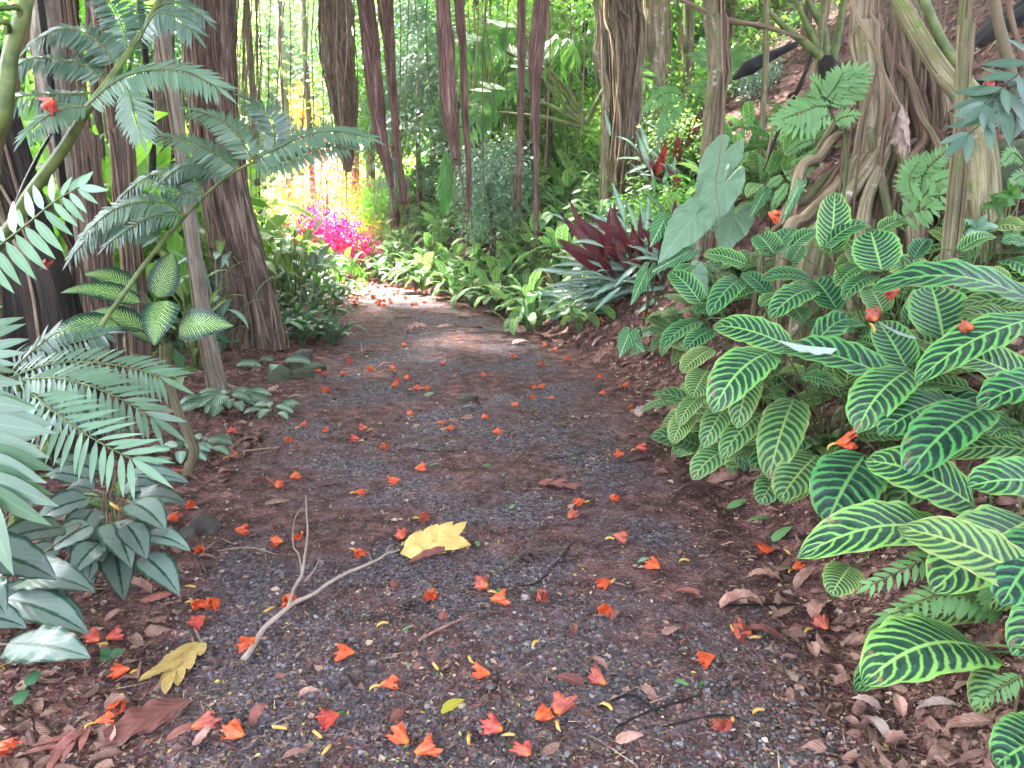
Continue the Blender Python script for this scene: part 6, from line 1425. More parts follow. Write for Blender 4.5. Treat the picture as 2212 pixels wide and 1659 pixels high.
for i, (x, y, dz, s, m_, lab) in enumerate([(.2, 14.5, 1.3, .62, 'back', 'dark leafy understorey tree behind the narrow dark root'), (2.0, 14, 1.2, .6, 'green', 'shaded understorey tree behind the leaning canes'), (3.4, 13.2, 1.2, .55, 'green', 'understorey tree between cream trunk and hilltop'), (-1.4, 16.5, 1.7, .75, 'grey_g', 'greyish understorey tree behind the grey palms'),
        (-2.8, 18.5, 2.2, .8, 'green', 'understorey tree over the bend of the path'), (4.6, 13, 1.0, .5, 'grey_g', 'greyish understorey tree on the hilltop'), (1.4, 18, 1.6, .9, 'back', 'broad understorey tree high in the middle of the view'), (-.4, 12.6, .9, .42, 'grey_g', 'small greyish tree above the veined plants'), (3.2, 17, 1.6, .8, 'back', 'leafy understorey tree behind the strangler trunk'),
        (-3.8, 21, 3.0, .9, 'green', 'understorey tree behind the curved root column'), (5.8, 14.5, 1.0, .6, 'back', 'understorey tree at the top of the bare slope'), (-9.5, 14, 2.6, .9, 'green', 'understorey tree behind the shaggy trunks'), (-6.8, 16, 2.2, .8, 'green_d', 'dark understorey tree behind the root-wrapped trunk')]):
    back_tree(lab, x, y, float(H(x, y)) + 1.8 * s + dz, s, m_, i + 3)
for i, (x, y, s_, m_, w_) in enumerate([(-7.5, 5.5, .55, 'green', 'nearest beyond the giant ferns'), (-9.5, 8, .8, 'back', 'second beyond the giant ferns'), (-11.5, 11, 1.0, 'green', 'third beyond the giant ferns'), (-7.2, 2.5, .5, 'green_d', 'closest to the black leaning trunk'), (-12, 5, .9, 'back', 'behind the two nearest side trees'), (-14, 15, 1.2, 'green', 'at the far corner beyond the ferns')]):
    back_tree('low bushy side tree, ' + w_, x, y, float(H(x, y)) + 1.9 * s_ + .6, s_, m_, i + 20)
# far wood, one mass
mb = MB(); r_ = np.random.default_rng(5)
cen = []
while len(cen) < 3000:
    x = r_.uniform(-30, 24); y = r_.uniform(24, 36); z = float(H(x, y)) + r_.uniform(0, 13)
    px, py, t = topx(Vector((x, y, z)))
    if -17 < x < -3 and y < 31: continue
    if 610 < px < 775 and 300 < py < 440 and r_.random() < .93: continue
    if 660 < px < 760 and -40 < py < 45 and r_.random() < .8: continue
    cen.append((x, y, z))
for q_ in range(1300):
    x = r_.uniform(-22, -3); y = r_.uniform(31, 40); z = r_.uniform(0, 14); px, py, t = topx(Vector((x, y, z)))
    if 640 < px < 745 and 320 < py < 425 and r_.random() < .9: continue
    cen.append((x, y, z))
cen = np.array(cen); k = r_.random(len(cen))
for j, (a, b_, m_) in enumerate([(0, .35, 0), (.35, .88, 1), (.88, 1, 2)]):
    clumpy(mb, T_s, cen[(k >= a) & (k < b_)], 30, np.array([.6, .6, .5]), (.24, .52), r_, -.3, j)
tag(mb.build('distant_wood', [M['back'], M['green'], M['lime']]), None, None, None, 'stuff')
# ground cover left of the path and on the lower bank
mb = MB(); x = []; 
k_ = 2600; X = r_.uniform(-12, 0, k_); Y = r_.uniform(3.5, 24, k_); w = xl(Y) - X; ok = (w > .5) & (r_.random(k_) < np.clip(w / 2, .15, 1)); X, Y = X[ok], Y[ok]
for j in range(6):
    n_ = len(X); p = np.stack([X + r_.normal(size=n_) * .1, Y + r_.normal(size=n_) * .1, H(X, Y) + r_.uniform(.02, .25, n_)], -1)
    leaves_at(mb, T_s, p, rdir(n_, r_) * np.array([1, 1, .5]) + np.array([0, 0, .35]), rdir(n_, r_) * .5 + np.array([0, 0, 1]), r_.uniform(.08, .26, n_), j % 2)
X = r_.uniform(-3, 12, 5200); Y = r_.uniform(7.5, 24, 5200); u = X - xr(Y); pk = topx
pxs = 1106 + X / Y * FOC
pys = 829.5 - FOC * (np.cos(PITCH) * (H(X, Y) - CAMZ) + np.sin(PITCH) * Y) / (Y * np.cos(PITCH) - (H(X, Y) - CAMZ) * np.sin(PITCH))
ok = (u > .7) & (pys < 430) & ((pxs < 1480) | (Y > 13)) & (r_.random(5200) < .8); X, Y = X[ok], Y[ok]
for j in range(12):
    n_ = len(X); p = np.stack([X + r_.normal(size=n_) * .12, Y + r_.normal(size=n_) * .12, H(X, Y) + r_.uniform(.02, .3, n_)], -1)
    leaves_at(mb, [T_s, T_f][j % 2], p, rdir(n_, r_) * np.array([1, 1, .5]) + np.array([0, -.2, .45]), rdir(n_, r_) * .5 + np.array([0, 0, 1]), r_.uniform(.06, .19, n_), j % 3)
tag(mb.build('ground_cover', [M['green'], M['green_d'], M['back']]), None, None, None, 'stuff')
# ferny tussocks on the hillside
mb = MB(); X = r_.uniform(-5, 11, 7000); Y = r_.uniform(8, 24, 7000); u = X - xr(Y); Zt = H(X, Y)
pys = 829.5 - FOC * (np.cos(PITCH) * (Zt - CAMZ) + np.sin(PITCH) * Y) / (Y * np.cos(PITCH) - (Zt - CAMZ) * np.sin(PITCH)); pxs = 1106 + X / Y * FOC
ok = (u > .9) & (pys < 500) & (pxs < 1500) & (r_.random(7000) < .5); X, Y = X[ok], Y[ok]
for j in range(13):
    n_ = len(X); a = r_.uniform(0, 6.28, n_); el = r_.uniform(.1, 1.3, n_); d = np.stack([np.cos(a) * np.cos(el), np.sin(a) * np.cos(el), np.sin(el)], -1)
    leaves_at(mb, tmpl('strap', 4, [.10, .26, .16][j % 3], .2, .55), np.stack([X, Y, H(X, Y)], -1), d, np.array([[0, 0, 1.0]]) + rdir(n_, r_) * .2, r_.uniform(.25, .6, n_), j % 4)
tag(mb.build('hillside_undergrowth', [M['green'], M['green_d'], M['back'], M['grey_g']]), None, None, None, 'stuff')
# thin hanging vines
VN = 'hair-thin hanging vines'
rq = random.Random(3)
for i in range(84):
    px = rq.choice([rq.uniform(500, 780), rq.uniform(780, 1340), rq.uniform(380, 560)]); t = rq.uniform(7.5, 14); y1 = rq.uniform(180, 520)
    p0 = P(px, -60, t); p1 = P(px + rq.uniform(-14, 14), y1, t); g0 = float(H(p1.x, p1.y)); p1.z = max(p1.z, g0 + .02)
    o = thing('hanging_vine', 'hair-thin brown vine, one of many hanging before the lit foliage', 'vine', tuple(p0 + Vector((0, 0, 2))), VN)
    mb = MB(); tube(mb, [p0 + Vector((0, 0, 2)), p0, p0.lerp(p1, .35) + Vector((rq.uniform(-.04, .04), 0, 0)), p0.lerp(p1, .7) + Vector((rq.uniform(-.06, .06), 0, 0)), p1], [.009 * t / 9, .007 * t / 9, .008 * t / 9, .004 * t / 9], 4, 26); mb.build('stem', M[rq.choice(['root_red', 'root_pur', 'root_tan'])], o)
# trees added so their unseen crowns shade the path and bank
OV = 'trees added to shade the path with unseen crowns'
for i, (x, y, cx, cy_, cz) in enumerate([(-9, 3, -6.5, 4.2, 7.6), (-9.5, 9, -7.5, 8.5, 7.4), (6.5, 2, 3.4, .5, 9.2), (7.5, 8, 6.5, 6, 10.5), (-6, -3, -3, -2, 7.8), (3.5, -4, 1, -1, 8.3), (-5.5, 12.5, -4.2, 13.2, 7.6), (-8, -1, -5.8, .5, 7.8), (-9, 6, -3.6, 4.2, 8.6), (7.0, 5.5, .4, 3.0, 9.3), (6.8, 10, .2, 8.4, 9.1), (-9, 12, -1.6, 11.2, 9.2), (5, 19, -2.2, 18.2, 10.0), (-9, 17, -7.4, 14.6, 8.6), (9.5, 13, 4.6, 15.2, 11.5), (9.5, 9, 3.4, 10.6, 11.0), (9.2, 11, 2.2, 12.6, 10.4)]):
    b_ = gz(x, y); o = thing('added_shade_tree', 'tall tree added to shade the path with an unseen spreading crown', 'tree', tuple(b_), OV)
    mb = MB(); tube(mb, [b_ - Vector((0, 0, .2)), b_ + Vector((.1, .1, 3)), Vector((x + (cx - x) * .4, y + (cy_ - y) * .4, cz - 1))], [.2, .16, .10], 12, 30, disp=rough(i, .1)); mb.build('trunk', M['bark_br'], o)
    crown_at(o, (cx, cy_, cz), (x + (cx - x) * .4, y + (cy_ - y) * .4, cz - 1), 'canopy', i)
# ================================================================ FALLEN FLOWERS, LEAVES, TWIG, STONES
ROWS = [(1530, 'closest row, before the yellow lobed leaves'), (1380, 'level with the lower yellow lobed leaf'), (1250, "level with the forked twig's middle"), (1140, 'level with the upper yellow lobed leaf'),
        (1010, 'level with the brown lobed leaf'), (910, 'just nearer than the banded rosette plant'), (835, 'level with the banded rosette plant'), (775, 'level with the mossy stones'), (672, 'level with the maroon prayer plants'), (0, 'where the path narrows')]
rowreg = {}
def rowlabel(obj, what, px, py):
    for y, nm in ROWS:
        if py >= y: rowreg.setdefault((what, nm), []).append((px, obj)); return
ORD2 = ['first', 'second', 'third', 'fourth', 'fifth', 'sixth', 'seventh', 'eighth', 'ninth', 'tenth', 'eleventh', 'twelfth', 'thirteenth', 'fourteenth', 'fifteenth', 'sixteenth', 'seventeenth', 'eighteenth', 'nineteenth', 'twentieth', 'twenty-first', 'twenty-second', 'twenty-third', 'twenty-fourth', 'twenty-fifth', 'twenty-sixth']
def finish_labels():
    for (what, nm), l in rowreg.items():
        l.sort(key=lambda q: q[0])
        for i, (px, o) in enumerate(l):
            o['label'] = (f'only {what}, {nm}' if len(l) == 1 else f'{ORD2[min(i, 25)]} {what} from the fern side, {nm}')
def corolla(seed):
    r_ = np.random.default_rng(seed); mb = MB(); na, ns = 40, 12
    a = np.linspace(0, 2 * np.pi, na + 1); s = np.linspace(0, 1, ns); A, S_ = np.meshgrid(a, s)
    op = r_.uniform(.75, 1.15); flat = r_.uniform(.6, .95); ph_ = r_.uniform(0, 6.28, 4)
    lobe = np.abs(np.sin(A * 2.5 + ph_[0])) ** .6
    rad = .005 + .026 * op * S_ ** .85 * (1 - .12 * S_ ** 6)
    ruf = 1 + S_ ** 1.5 * (.20 * np.sin(A * 5 + ph_[1] + S_ * 2) + .17 * np.sin(A * 11 + ph_[2] + S_ * 6) + .15 * np.sin(A * 19 + ph_[3] - S_ * 4)) + .25 * S_ * vnoise(np.cos(A) * 1.6 + seed, np.sin(A) * 1.6, S_ * 2) + .16 * r_.normal() * np.sin(A + ph_[1])
    x = .052 * S_ + S_ ** 3 * (.016 * (lobe - .45)) + .007 * S_ ** 2 * np.sin(A * 9 + ph_[2]) + .016 * S_ * vnoise(np.cos(A) * 2 + 5, np.sin(A) * 2 + seed, 1.5)
    y = rad * ruf * np.cos(A); z = rad * ruf * np.sin(A) * flat
    bend = r_.uniform(-.5, .5); y = y + bend * x * x * 7
    z = z - z.min() * .85
    z += .004 * fbm(x * 70, y * 70, seed % 9, 2) * S_
    v = np.stack([x - .03, y, np.maximum(z, .001)], -1).reshape(-1, 3); m = na + 1
    i = np.arange(ns - 1)[:, None] * m + np.arange(na)[None]; q = np.stack([i, i + 1, i + m + 1, i + m], -1).reshape(-1, 4)
    mb.add(v, q, None, np.stack([A / 6.283, S_], -1).reshape(-1, 2)); return mb
def calyx_mb(seed, L=.05):
    r_ = random.Random(seed); mb = MB(); s = r_.choice([-1, 1]); c = r_.uniform(.5, 1.0)
    pts = [Vector((-.030, 0, .010)), Vector((-.030 - L * .32, s * .006 * c, .015)), Vector((-.030 - L * .62, s * .018 * c, .013)), Vector((-.030 - L * .72, s * .034 * c, .008))]
    tube(mb, pts, [.004, .0056, .0050, .0006], 8, 16); return mb
fproto = []
for k in range(14):
    o = thing('fallen_flower', None, 'flower', (0, 0, 0), 'fallen orange-red flowers')
    corolla(k + 3).build('petals', M[['petal', 'petal', 'petal_pink', 'petal', 'petal'][k % 5] if k % 7 != 3 else 'petal_old'], o)
    if k % 2 == 0: calyx_mb(k).build('calyx', M['calyx'], o)
    fproto.append(o)
fused = set()
def flower(px, py, s=1.0, k=None, old=False, pos=None, heading=None):
    k = rq.randrange(14) if k is None else k
    o = fproto[k] if k not in fused else copy_tree(fproto[k]); fused.add(k)
    p = pos or onground(px, py)
    if pos is None: p.z = float(ZP(p.x, p.y)) + .002
    o.location = p; o.scale = (s, s, s); o.rotation_euler = (rq.uniform(-.15, .15), rq.uniform(-.15, .15), heading if heading is not None else rq.uniform(0, 6.28))
    return o
rq = random.Random(17)
FL = [(500,942),(505,996),(622,963),(657,932),(701,940),(767,961),(785,937),(833,981),(908,1025),(853,1054),(776,1075),(604,1066),(637,1043),(408,1105),(373,1132),(434,1206),(601,1188),(648,1172),(526,1164),(912,1139),(866,1177),(773,1212),(1253,1100),(1234,1130),(1324,1090),(971,936),(952,925),(1072,946),(1045,915),(884,908),(1112,884),(1337,997),(1383,982),(1360,887),(1350,840),(1300,858),(1296,820),(1428,793),(1190,866),(1148,866),(1168,843),(1151,842),(855,827),(880,826),(852,842),(898,848),(920,848),(848,806),(802,806),(1045,818),(958,793),(1110,779),(1178,755),(1222,781),(1170,795),(1198,762),(1300,700),(1325,686),(1395,682),(686,808),(703,815),(738,818),(657,765),(873,754),(755,790),(705,850),
 (425,1327),(457,1327),(432,1365),(247,1385),(205,1395),(266,1470),(263,1557),(228,1578),(8,1636),(512,1615),(712,1582),(868,1622),(918,1655),(1066,1610),(1170,1572),(1138,1650),(842,1496),(1041,1484),(750,1440),(543,1418),(627,1318),(936,1304),(1075,1313),(1307,1278),(1302,1345),(1415,1245),(1655,1200),(1722,1228),(1778,1365),(1525,1445)]
for px, py in FL:
    s = rq.uniform(.68, .90) * (1.12 if py > 1150 else 1.05 if py > 850 else 1.1)
    o = flower(px, py, s); old = any(c.data.materials[0].name.startswith('faded') for c in o.children if c.name.startswith('petals'))
    rowlabel(o, 'faded reddish-brown flower' if old else 'orange-red flower', px, py)
for px, py in [(1568, 1590), (1595, 1395), (1045, 1290), (1172, 1310), (440, 1600), (1600, 1385), (1290, 1500), (1210, 1560), (1340, 1180)]:
    o = flower(px, py, 1.0); 
    for c in o.children:
        if c.name.startswith('petals'): 
            c.data = c.data.copy(); c.data.materials[0] = M['petal_old']
    rowlabel(o, 'faded pinkish flower', px, py)
for i in range(72):
    y = rq.uniform(606, 668); px = rq.uniform(np.interp(y, [606, 640, 668], [755, 742, 730]), np.interp(y, [606, 640, 668], [800, 960, 1010])); 
    if rq.random() < .3: px = rq.uniform(730, 860)
    o = flower(px, y, rq.uniform(.9, 1.25)); o['label'] = 'small orange-red flower in the dense carpet of flowers where the path narrows'; o['group'] = 'far carpet of fallen flowers'
for px, py, t, lab in [(1937, 642, 3.35, 'crumpled orange-red flower caught deep among the zebra leaf stalks'), (1830, 958, 3.1, 'orange-red flower lying under the biggest zebra plant'), (2130, 203, 4.3, 'orange-red flower lodged on the thick olive stalk'),
                       (1742, 365, 5.15, 'orange-red flower caught on the leaning stilt root'), (1673, 467, 4.7, 'orange-red flower on the velvety narrow leaf'), (98, 228, 3.0, 'orange-red flower resting on the arching dark fern frond'), (271, 1107, 3.1, 'orange-red flower on the silver-leaved plant'), (382, 1028, 4.3, 'orange-red flower at the foot of the bent ringed stem'), (1870, 692, 3.3, 'orange-red petal bunch between zebra leaves'), (105, 575, 4.05, 'reddish flower stuck to the black leaning trunk')]:
    o = flower(0, 0, 1.1, pos=P(px, py, t)); o.rotation_euler = (rq.uniform(.5, 1.2), rq.uniform(-.5, .5), rq.uniform(0, 6)); o['label'] = lab
ff = flower(0, 0, 1.0, pos=P(2085, 722, 2.72)); ff['label'] = 'dried brick-red flower lying on the big striped leaf'
for c in ff.children: c.data = c.data.copy(); c.data.materials[0] = M['petal_old']
# loose yellow calyces and petals
cps = [(415, 1277), (687, 1612), (706, 1636), (1318, 1547), (1637, 1557), (588, 1448), (1012, 1440), (1285, 1350), (1155, 1400), (735, 1352), (590, 1330), (870, 1650), (1745, 1367), (760, 1345), (610, 1600), (1400, 1480), (1480, 1220), (1340, 1445), (940, 1460), (505, 1170), (830, 1355), (1245, 1195), (1700, 1200), (1540, 1560), (1010, 1625), (1060, 1560)]
for i, (px, py) in enumerate(cps[::2] + cps[1:4:2]):
    p = onground(px, py); p.z = float(ZP(p.x, p.y)) + .0; o = thing('fallen_calyx', None, 'flower part', tuple(p), 'loose yellow crescent flower bases')
    q = calyx_mb(i, .055).build('husk', M['calyx'], o, origin=tuple(p)); 
    q.data.transform(Matrix.Translation(Vector(p) + Vector((.045, 0, -.004)))); q.rotation_euler = (0, 0, rq.uniform(0, 6.28))
    rowlabel(o, 'loose yellow crescent husk', px, py)
# ---- leaves on the ground
def lying(px0, py0, px1, py1, wpx, mat, lift0=.01, lift1=.015, **kw):
    a = onground(px0, py0); b_ = onground(px1, py1); a.z = float(ZP(a.x, a.y)) + lift0; b_.z = float(ZP(b_.x, b_.y)) + lift1
    return a, b_
def dead(px, py, lpx, ang, mat, what, wr=.4, curl=.5, arch=.15, lift=.012, ground=True, green=False):
    """leaf centred at px,py of length lpx (view px), heading ang (deg)"""
    c = onground(px, py); t = topx(c)[2]; lpx = min(lpx, 60 + (lpx - 60) * .5); L = lpx / FOC * t; a = R(ang)
    A = Vector((c.x - math.cos(a) * L / 2, c.y - math.sin(a) * L / 2, 0)); B = Vector((c.x + math.cos(a) * L / 2, c.y + math.sin(a) * L / 2, 0))
    A.z = float(ZP(A.x, A.y)) + lift; B.z = float(ZP(B.x, B.y)) + lift * rq.uniform(.5, 2)
    o = thing('green_leaf' if green else 'dead_leaf', None, 'leaf', tuple(A), 'small green fallen leaves' if green else 'dead leaves on the litter')
    mb = MB(); blade(mb, A, B, L * wr, arch=arch, fold=curl, wave=.05 if not green else .02, shape=rq.choice(['ovate', 'oblong', 'lance']), hint=(rq.uniform(-.3, .3), rq.uniform(-.3, .3), 1), roll=rq.uniform(-.35, .35), side=rq.uniform(-.06, .06), ns=14, nc=5)
    mb.build('leaf_blade', M[mat], o); mb = MB(); tube(mb, [A, A + (A - B).normalized() * L * .16 + Vector((0, 0, .004))], [.0018, .0012], 4, 4); mb.build('leaf_stem', M['stalk_b' if not green else 'stalk_g'], o)
    rowlabel(o, what, px, py); return o
for px, py, l, an, m_ in [(840, 797, 40, 20, 'dry'), (985, 775, 45, 160, 'dry_dark'), (1125, 748, 40, 20, 'dry_pink'), (1298, 742, 40, 20, 'dry_pink'), (1255, 735, 34, 40, 'dry'), (900, 1325, 95, 12, 'dry_dark'), (1563, 1170, 62, 160, 'dry_pink'), (1570, 1192, 30, 10, 'dry'),
        (1395, 905, 60, 50, 'dry_pink'), (1310, 780, 60, 25, 'dry'), (1180, 745, 30, 10, 'dry_dark'), (1600, 1335, 130, 5, 'dry'), (1690, 1345, 90, 30, 'dry'), (1765, 1330, 80, 50, 'dry'), (1650, 1265, 80, 170, 'dry'), (1750, 1260, 110, 25, 'dry'),
        (1755, 1420, 60, 80, 'dry'), (1640, 1400, 130, 165, 'dry_red'), (1895, 1595, 80, 100, 'dry_pink'), (1870, 1530, 60, 150, 'dry_pink'), (1940, 1545, 60, 80, 'dry'), (2020, 1550, 100, 160, 'dry_pink'), (2085, 1590, 110, 155, 'dry'), (1940, 1620, 70, 10, 'dry'),
        (715, 1064, 60, 20, 'dry_dark'), (600, 1100, 55, 15, 'dry'), (570, 1062, 60, 160, 'dry_red'), (300, 1293, 90, 160, 'dry'), (255, 1352, 60, 60, 'dry'), (340, 1305, 80, 10, 'dry_red'), (150, 1625, 90, 40, 'dry_red'), (230, 1610, 80, 120, 'dry'), (400, 1605, 90, 30, 'dry_red'),
        (440, 1620, 60, 70, 'dry'), (1840, 1080, 70, 25, 'dry'), (1500, 1085, 90, 170, 'dry_dark'), (1560, 1040, 80, 10, 'dry'), (1490, 1040, 70, 30, 'dry_dark'), (1790, 1130, 60, 20, 'dry_red'), (1680, 1080, 90, 15, 'dry'), (1750, 985, 110, 35, 'dry'),
        (1705, 1480, 50, 100, 'dry_pink'), (1820, 1490, 50, 20, 'dry'), (1240, 1385, 46, 90, 'dry_red'), (1400, 1520, 50, 120, 'dry'), (1330, 1350, 46, 60, 'dry_red'), (1290, 1455, 50, 140, 'dry'), (1230, 1500, 70, 160, 'dry_red'), (1360, 1620, 70, 10, 'dry'), (860, 1570, 50, 60, 'dry_red'),
        (670, 1530, 50, 20, 'dry'), (760, 1500, 44, 130, 'dry_dark'), (960, 1350, 40, 80, 'dry_red'), (1450, 1380, 50, 20, 'dry'), (1480, 1300, 60, 150, 'dry_red'), (1190, 1640, 60, 40, 'dry'), (560, 1560, 60, 70, 'dry_red'), (640, 1650, 60, 20, 'dry'), (850, 1275, 40, 100, 'dry_red'),
        (797, 770, 40, 5, 'dry_dark'), (905, 722, 60, 5, 'dry'), (960, 712, 40, 20, 'dry'), (870, 690, 40, 10, 'dry_pink'), (1000, 690, 40, 170, 'dry'), (1030, 720, 36, 30, 'dry'), (480, 830, 40, 20, 'dry'), (520, 790, 50, 10, 'dry_dark'), (590, 850, 40, 60, 'dry'), (640, 870, 36, 10, 'dry_pink')]:
    dead(px, py, l, an, m_, {'dry': 'curled brown dead leaf', 'dry_pink': 'pale pinkish dead leaf', 'dry_dark': 'dark dead leaf', 'dry_red': 'reddish-brown dead leaf'}[m_], rq.uniform(.34, .5), rq.uniform(-.5, .9), rq.uniform(.05, .22), .014)
for px, py, l, an, m_ in [(1108, 1110, 22, 60, 'fern_light'), (1592, 1102, 50, 10, 'fern_light'), (1638, 1132, 46, 170, 'fern_light'), (1030, 1185, 24, 110, 'fern_light'), (980, 1546, 70, 40, 'yellow_g'), (940, 1013, 24, 20, 'fern_light'), (1052, 1018, 20, 10, 'green'), (1012, 885, 26, 20, 'grey_g'), (1208, 925, 36, 175, 'fern_light'),
        (928, 858, 26, 30, 'grey_g'), (1083, 1303, 36, 120, 'green'), (1137, 1633, 30, 10, 'green'), (1100, 1638, 24, 150, 'green'), (1690, 1160, 50, 15, 'fern_light'), (1700, 1228, 28, 60, 'fern_light'), (880, 1375, 24, 20, 'fern_light'), (1090, 1035, 20, 60, 'green'), (820, 1005, 20, 10, 'green'), (1390, 1230, 30, 20, 'grey_g'), (1470, 1495, 30, 150, 'fern_light'), (735, 1560, 20, 20, 'green'), (1150, 1290, 20, 60, 'fern_light'), (1240, 1000, 20, 20, 'fern_light'), (1515, 1500, 24, 60, 'green')]:
    dead(px, py, l, an, m_, 'small green fallen leaf', .42, .15, .08, .008, green=True)
def lobed(name, label, B, T, width, mat, nl=4, seed=1, stem=None, spread=50, lift=.02, curl=.1, tilt=0):
    r_ = random.Random(seed); B = Vector(B); T = Vector(T); o = thing(name, label, 'leaf', tuple(B)); mb = MB(); d = T - B; L = d.length; u = d.normalized(); s = u.cross(Vector((0, 0, 1))).normalized()
    if tilt: s = s * math.cos(R(tilt)) - Vector((0, 0, 1)) * math.sin(R(tilt))
    nh = (0, 0, 1) if not tilt else (0, -math.sin(R(tilt)), math.cos(R(tilt)))
    blade(mb, B, T, width * .42, arch=.06, fold=curl, wave=.02, shape='ovate', hint=nh, ns=16, nc=5, seed=seed)
    for k in range(nl):
        f = .08 + .62 * k / (nl - 1)
        for sg in (-1, 1):
            c = B + d * f + Vector((0, 0, .06 * L * 4 * f * (1 - f) * 1.0 - .001 * (k + 1)))
            a = R(spread - 22 * f) * sg; q = u * math.cos(a) + s * math.sin(a); ll = width * (.66 + .25 * math.sin(f * 3.1)) * r_.uniform(.9, 1.1)
            e = c + q * ll; gzz = float(ZP(e.x, e.y)) + lift * r_.uniform(.2, 1.6); e.z = max(e.z, gzz) if tilt else gzz
            blade(mb, c - q * .01, e, L * .20 * r_.uniform(.9, 1.15), arch=.07, fold=.06, wave=.03, shape='lance' if tilt else 'oblong', hint=nh, ns=10, nc=4, seed=seed * 9 + k)
    mb.build('leaf_blade', M[mat], o)
    if stem is not None: mb = MB(); tube(mb, [B] + [Vector(x) for x in stem], [.004, .0035, .003], 6, 10); mb.build('leaf_stem', M['root_tan'], o)
    return o
def gp(px, py, l=.01): p = onground(px, py); p.z = float(ZP(p.x, p.y)) + l; return p
lobed('lobed_leaf', 'yellow lobed leaf lying by the thick end of the forked twig', gp(440, 1420, .03), gp(345, 1492, .015), .125, 'dry_yel', 4, 1, [gp(432, 1400, .03), gp(425, 1385, .02)], 42)
lobed('lobed_leaf', 'yellow lobed leaf standing at the thin end of the forked twig', gp(866, 1217, .03), gp(1005, 1195, .06), .15, 'dry_yel', 4, 2, None, 42, .02, .1, 48)
lobed('lobed_leaf', 'flat reddish-brown lobed leaf in the middle of the path', gp(1160, 1052, .01), gp(1250, 1068, .01), .11, 'dry_red', 3, 3, None, 46)
lobed('lobed_leaf', 'shrivelled dark star-shaped dead leaf past the twig tip', gp(1120, 1222, .02), gp(1185, 1215, .03), .11, 'dry_dark', 4, 4, [gp(1080, 1250, .01), gp(1065, 1255, .01)], 60, .05, .5)
lobed('lobed_leaf', 'flat crumbling brown leaf scrap on the near litter', gp(200, 1600, .01), gp(120, 1640, .01), .13, 'dry_red', 3, 6, None, 50)
A, B = gp(414, 1533, .02), gp(190, 1648, .012)
o = thing('dead_leaf', 'long flat brick-brown dead leaf, largest on the near litter', 'leaf', tuple(A)); mb = MB(); blade(mb, A, B, .115, arch=.05, fold=.10, wave=.05, shape='lance', hint=(0, -.3, 1), ns=26, nc=6, seed=4); mb.build('leaf_blade', M['dry_red'], o)
A, B = gp(880, 1232, .012), gp(1008, 1202, .015)
o = thing('dead_leaf', 'rolled brown dead leaf tucked under the upright yellow lobed leaf', 'leaf', tuple(A)); mb = MB(); blade(mb, A, B, .045, arch=.05, fold=.8, wave=.05, shape='lance', hint=(0, -.3, 1)); mb.build('leaf_blade', M['dry_red'], o)
# forked twig
tw = thing('forked_twig', 'forked bare grey-brown twig lying across the dark gravel', 'twig', tuple(gp(527, 1448)))
def tline(l, r0, r1, l0=.012, l1=.03, name='branchlet'):
    n_ = len(l); mb = MB(); pts = [gp(x, y, l0 + (l1 - l0) * math.sin(k / (n_ - 1) * 3.1) + .004) for k, (x, y) in enumerate(l)]
    tube(mb, pts, [r0, (r0 + r1) / 2, r1], 10, 60, disp=lambda A, L: 1 + .18 * vnoise(L * 55, np.cos(A), np.sin(A)) + .25 * (vnoise(L * 14, 0 * A, 1.5) > .6)); mb.build(name, M['twig'], tw)
tline([(527, 1448), (545, 1425), (572, 1385), (600, 1362), (640, 1335), (680, 1308), (712, 1290), (750, 1265), (790, 1250), (820, 1235), (835, 1216), (864, 1205)], .0105, .004, .014, .035, 'main_stem')
tline([(624, 1342), (638, 1305), (655, 1278), (662, 1240), (667, 1190), (664, 1140), (662, 1092)], .007, .003, .03, .07)
tline([(656, 1276), (648, 1235), (636, 1215), (638, 1160), (652, 1130), (660, 1125)], .004, .002, .03, .06); tline([(660, 1278), (680, 1262), (692, 1245), (698, 1240)], .004, .0025, .03, .05); tline([(835, 1217), (842, 1207), (850, 1196)], .004, .002, .02, .03)
tline([(805, 1240), (800, 1228), (797, 1215)], .003, .0015, .02, .03)
mb = MB(); a = gp(527, 1448, .015)
for k in range(6): tube(mb, [a, a + Vector((rq.uniform(-.03, .01), rq.uniform(-.03, .01), rq.uniform(-.01, .015)))], [.006, .002], 5, 4)
mb.build('splintered_end', M['root_tan'], tw)
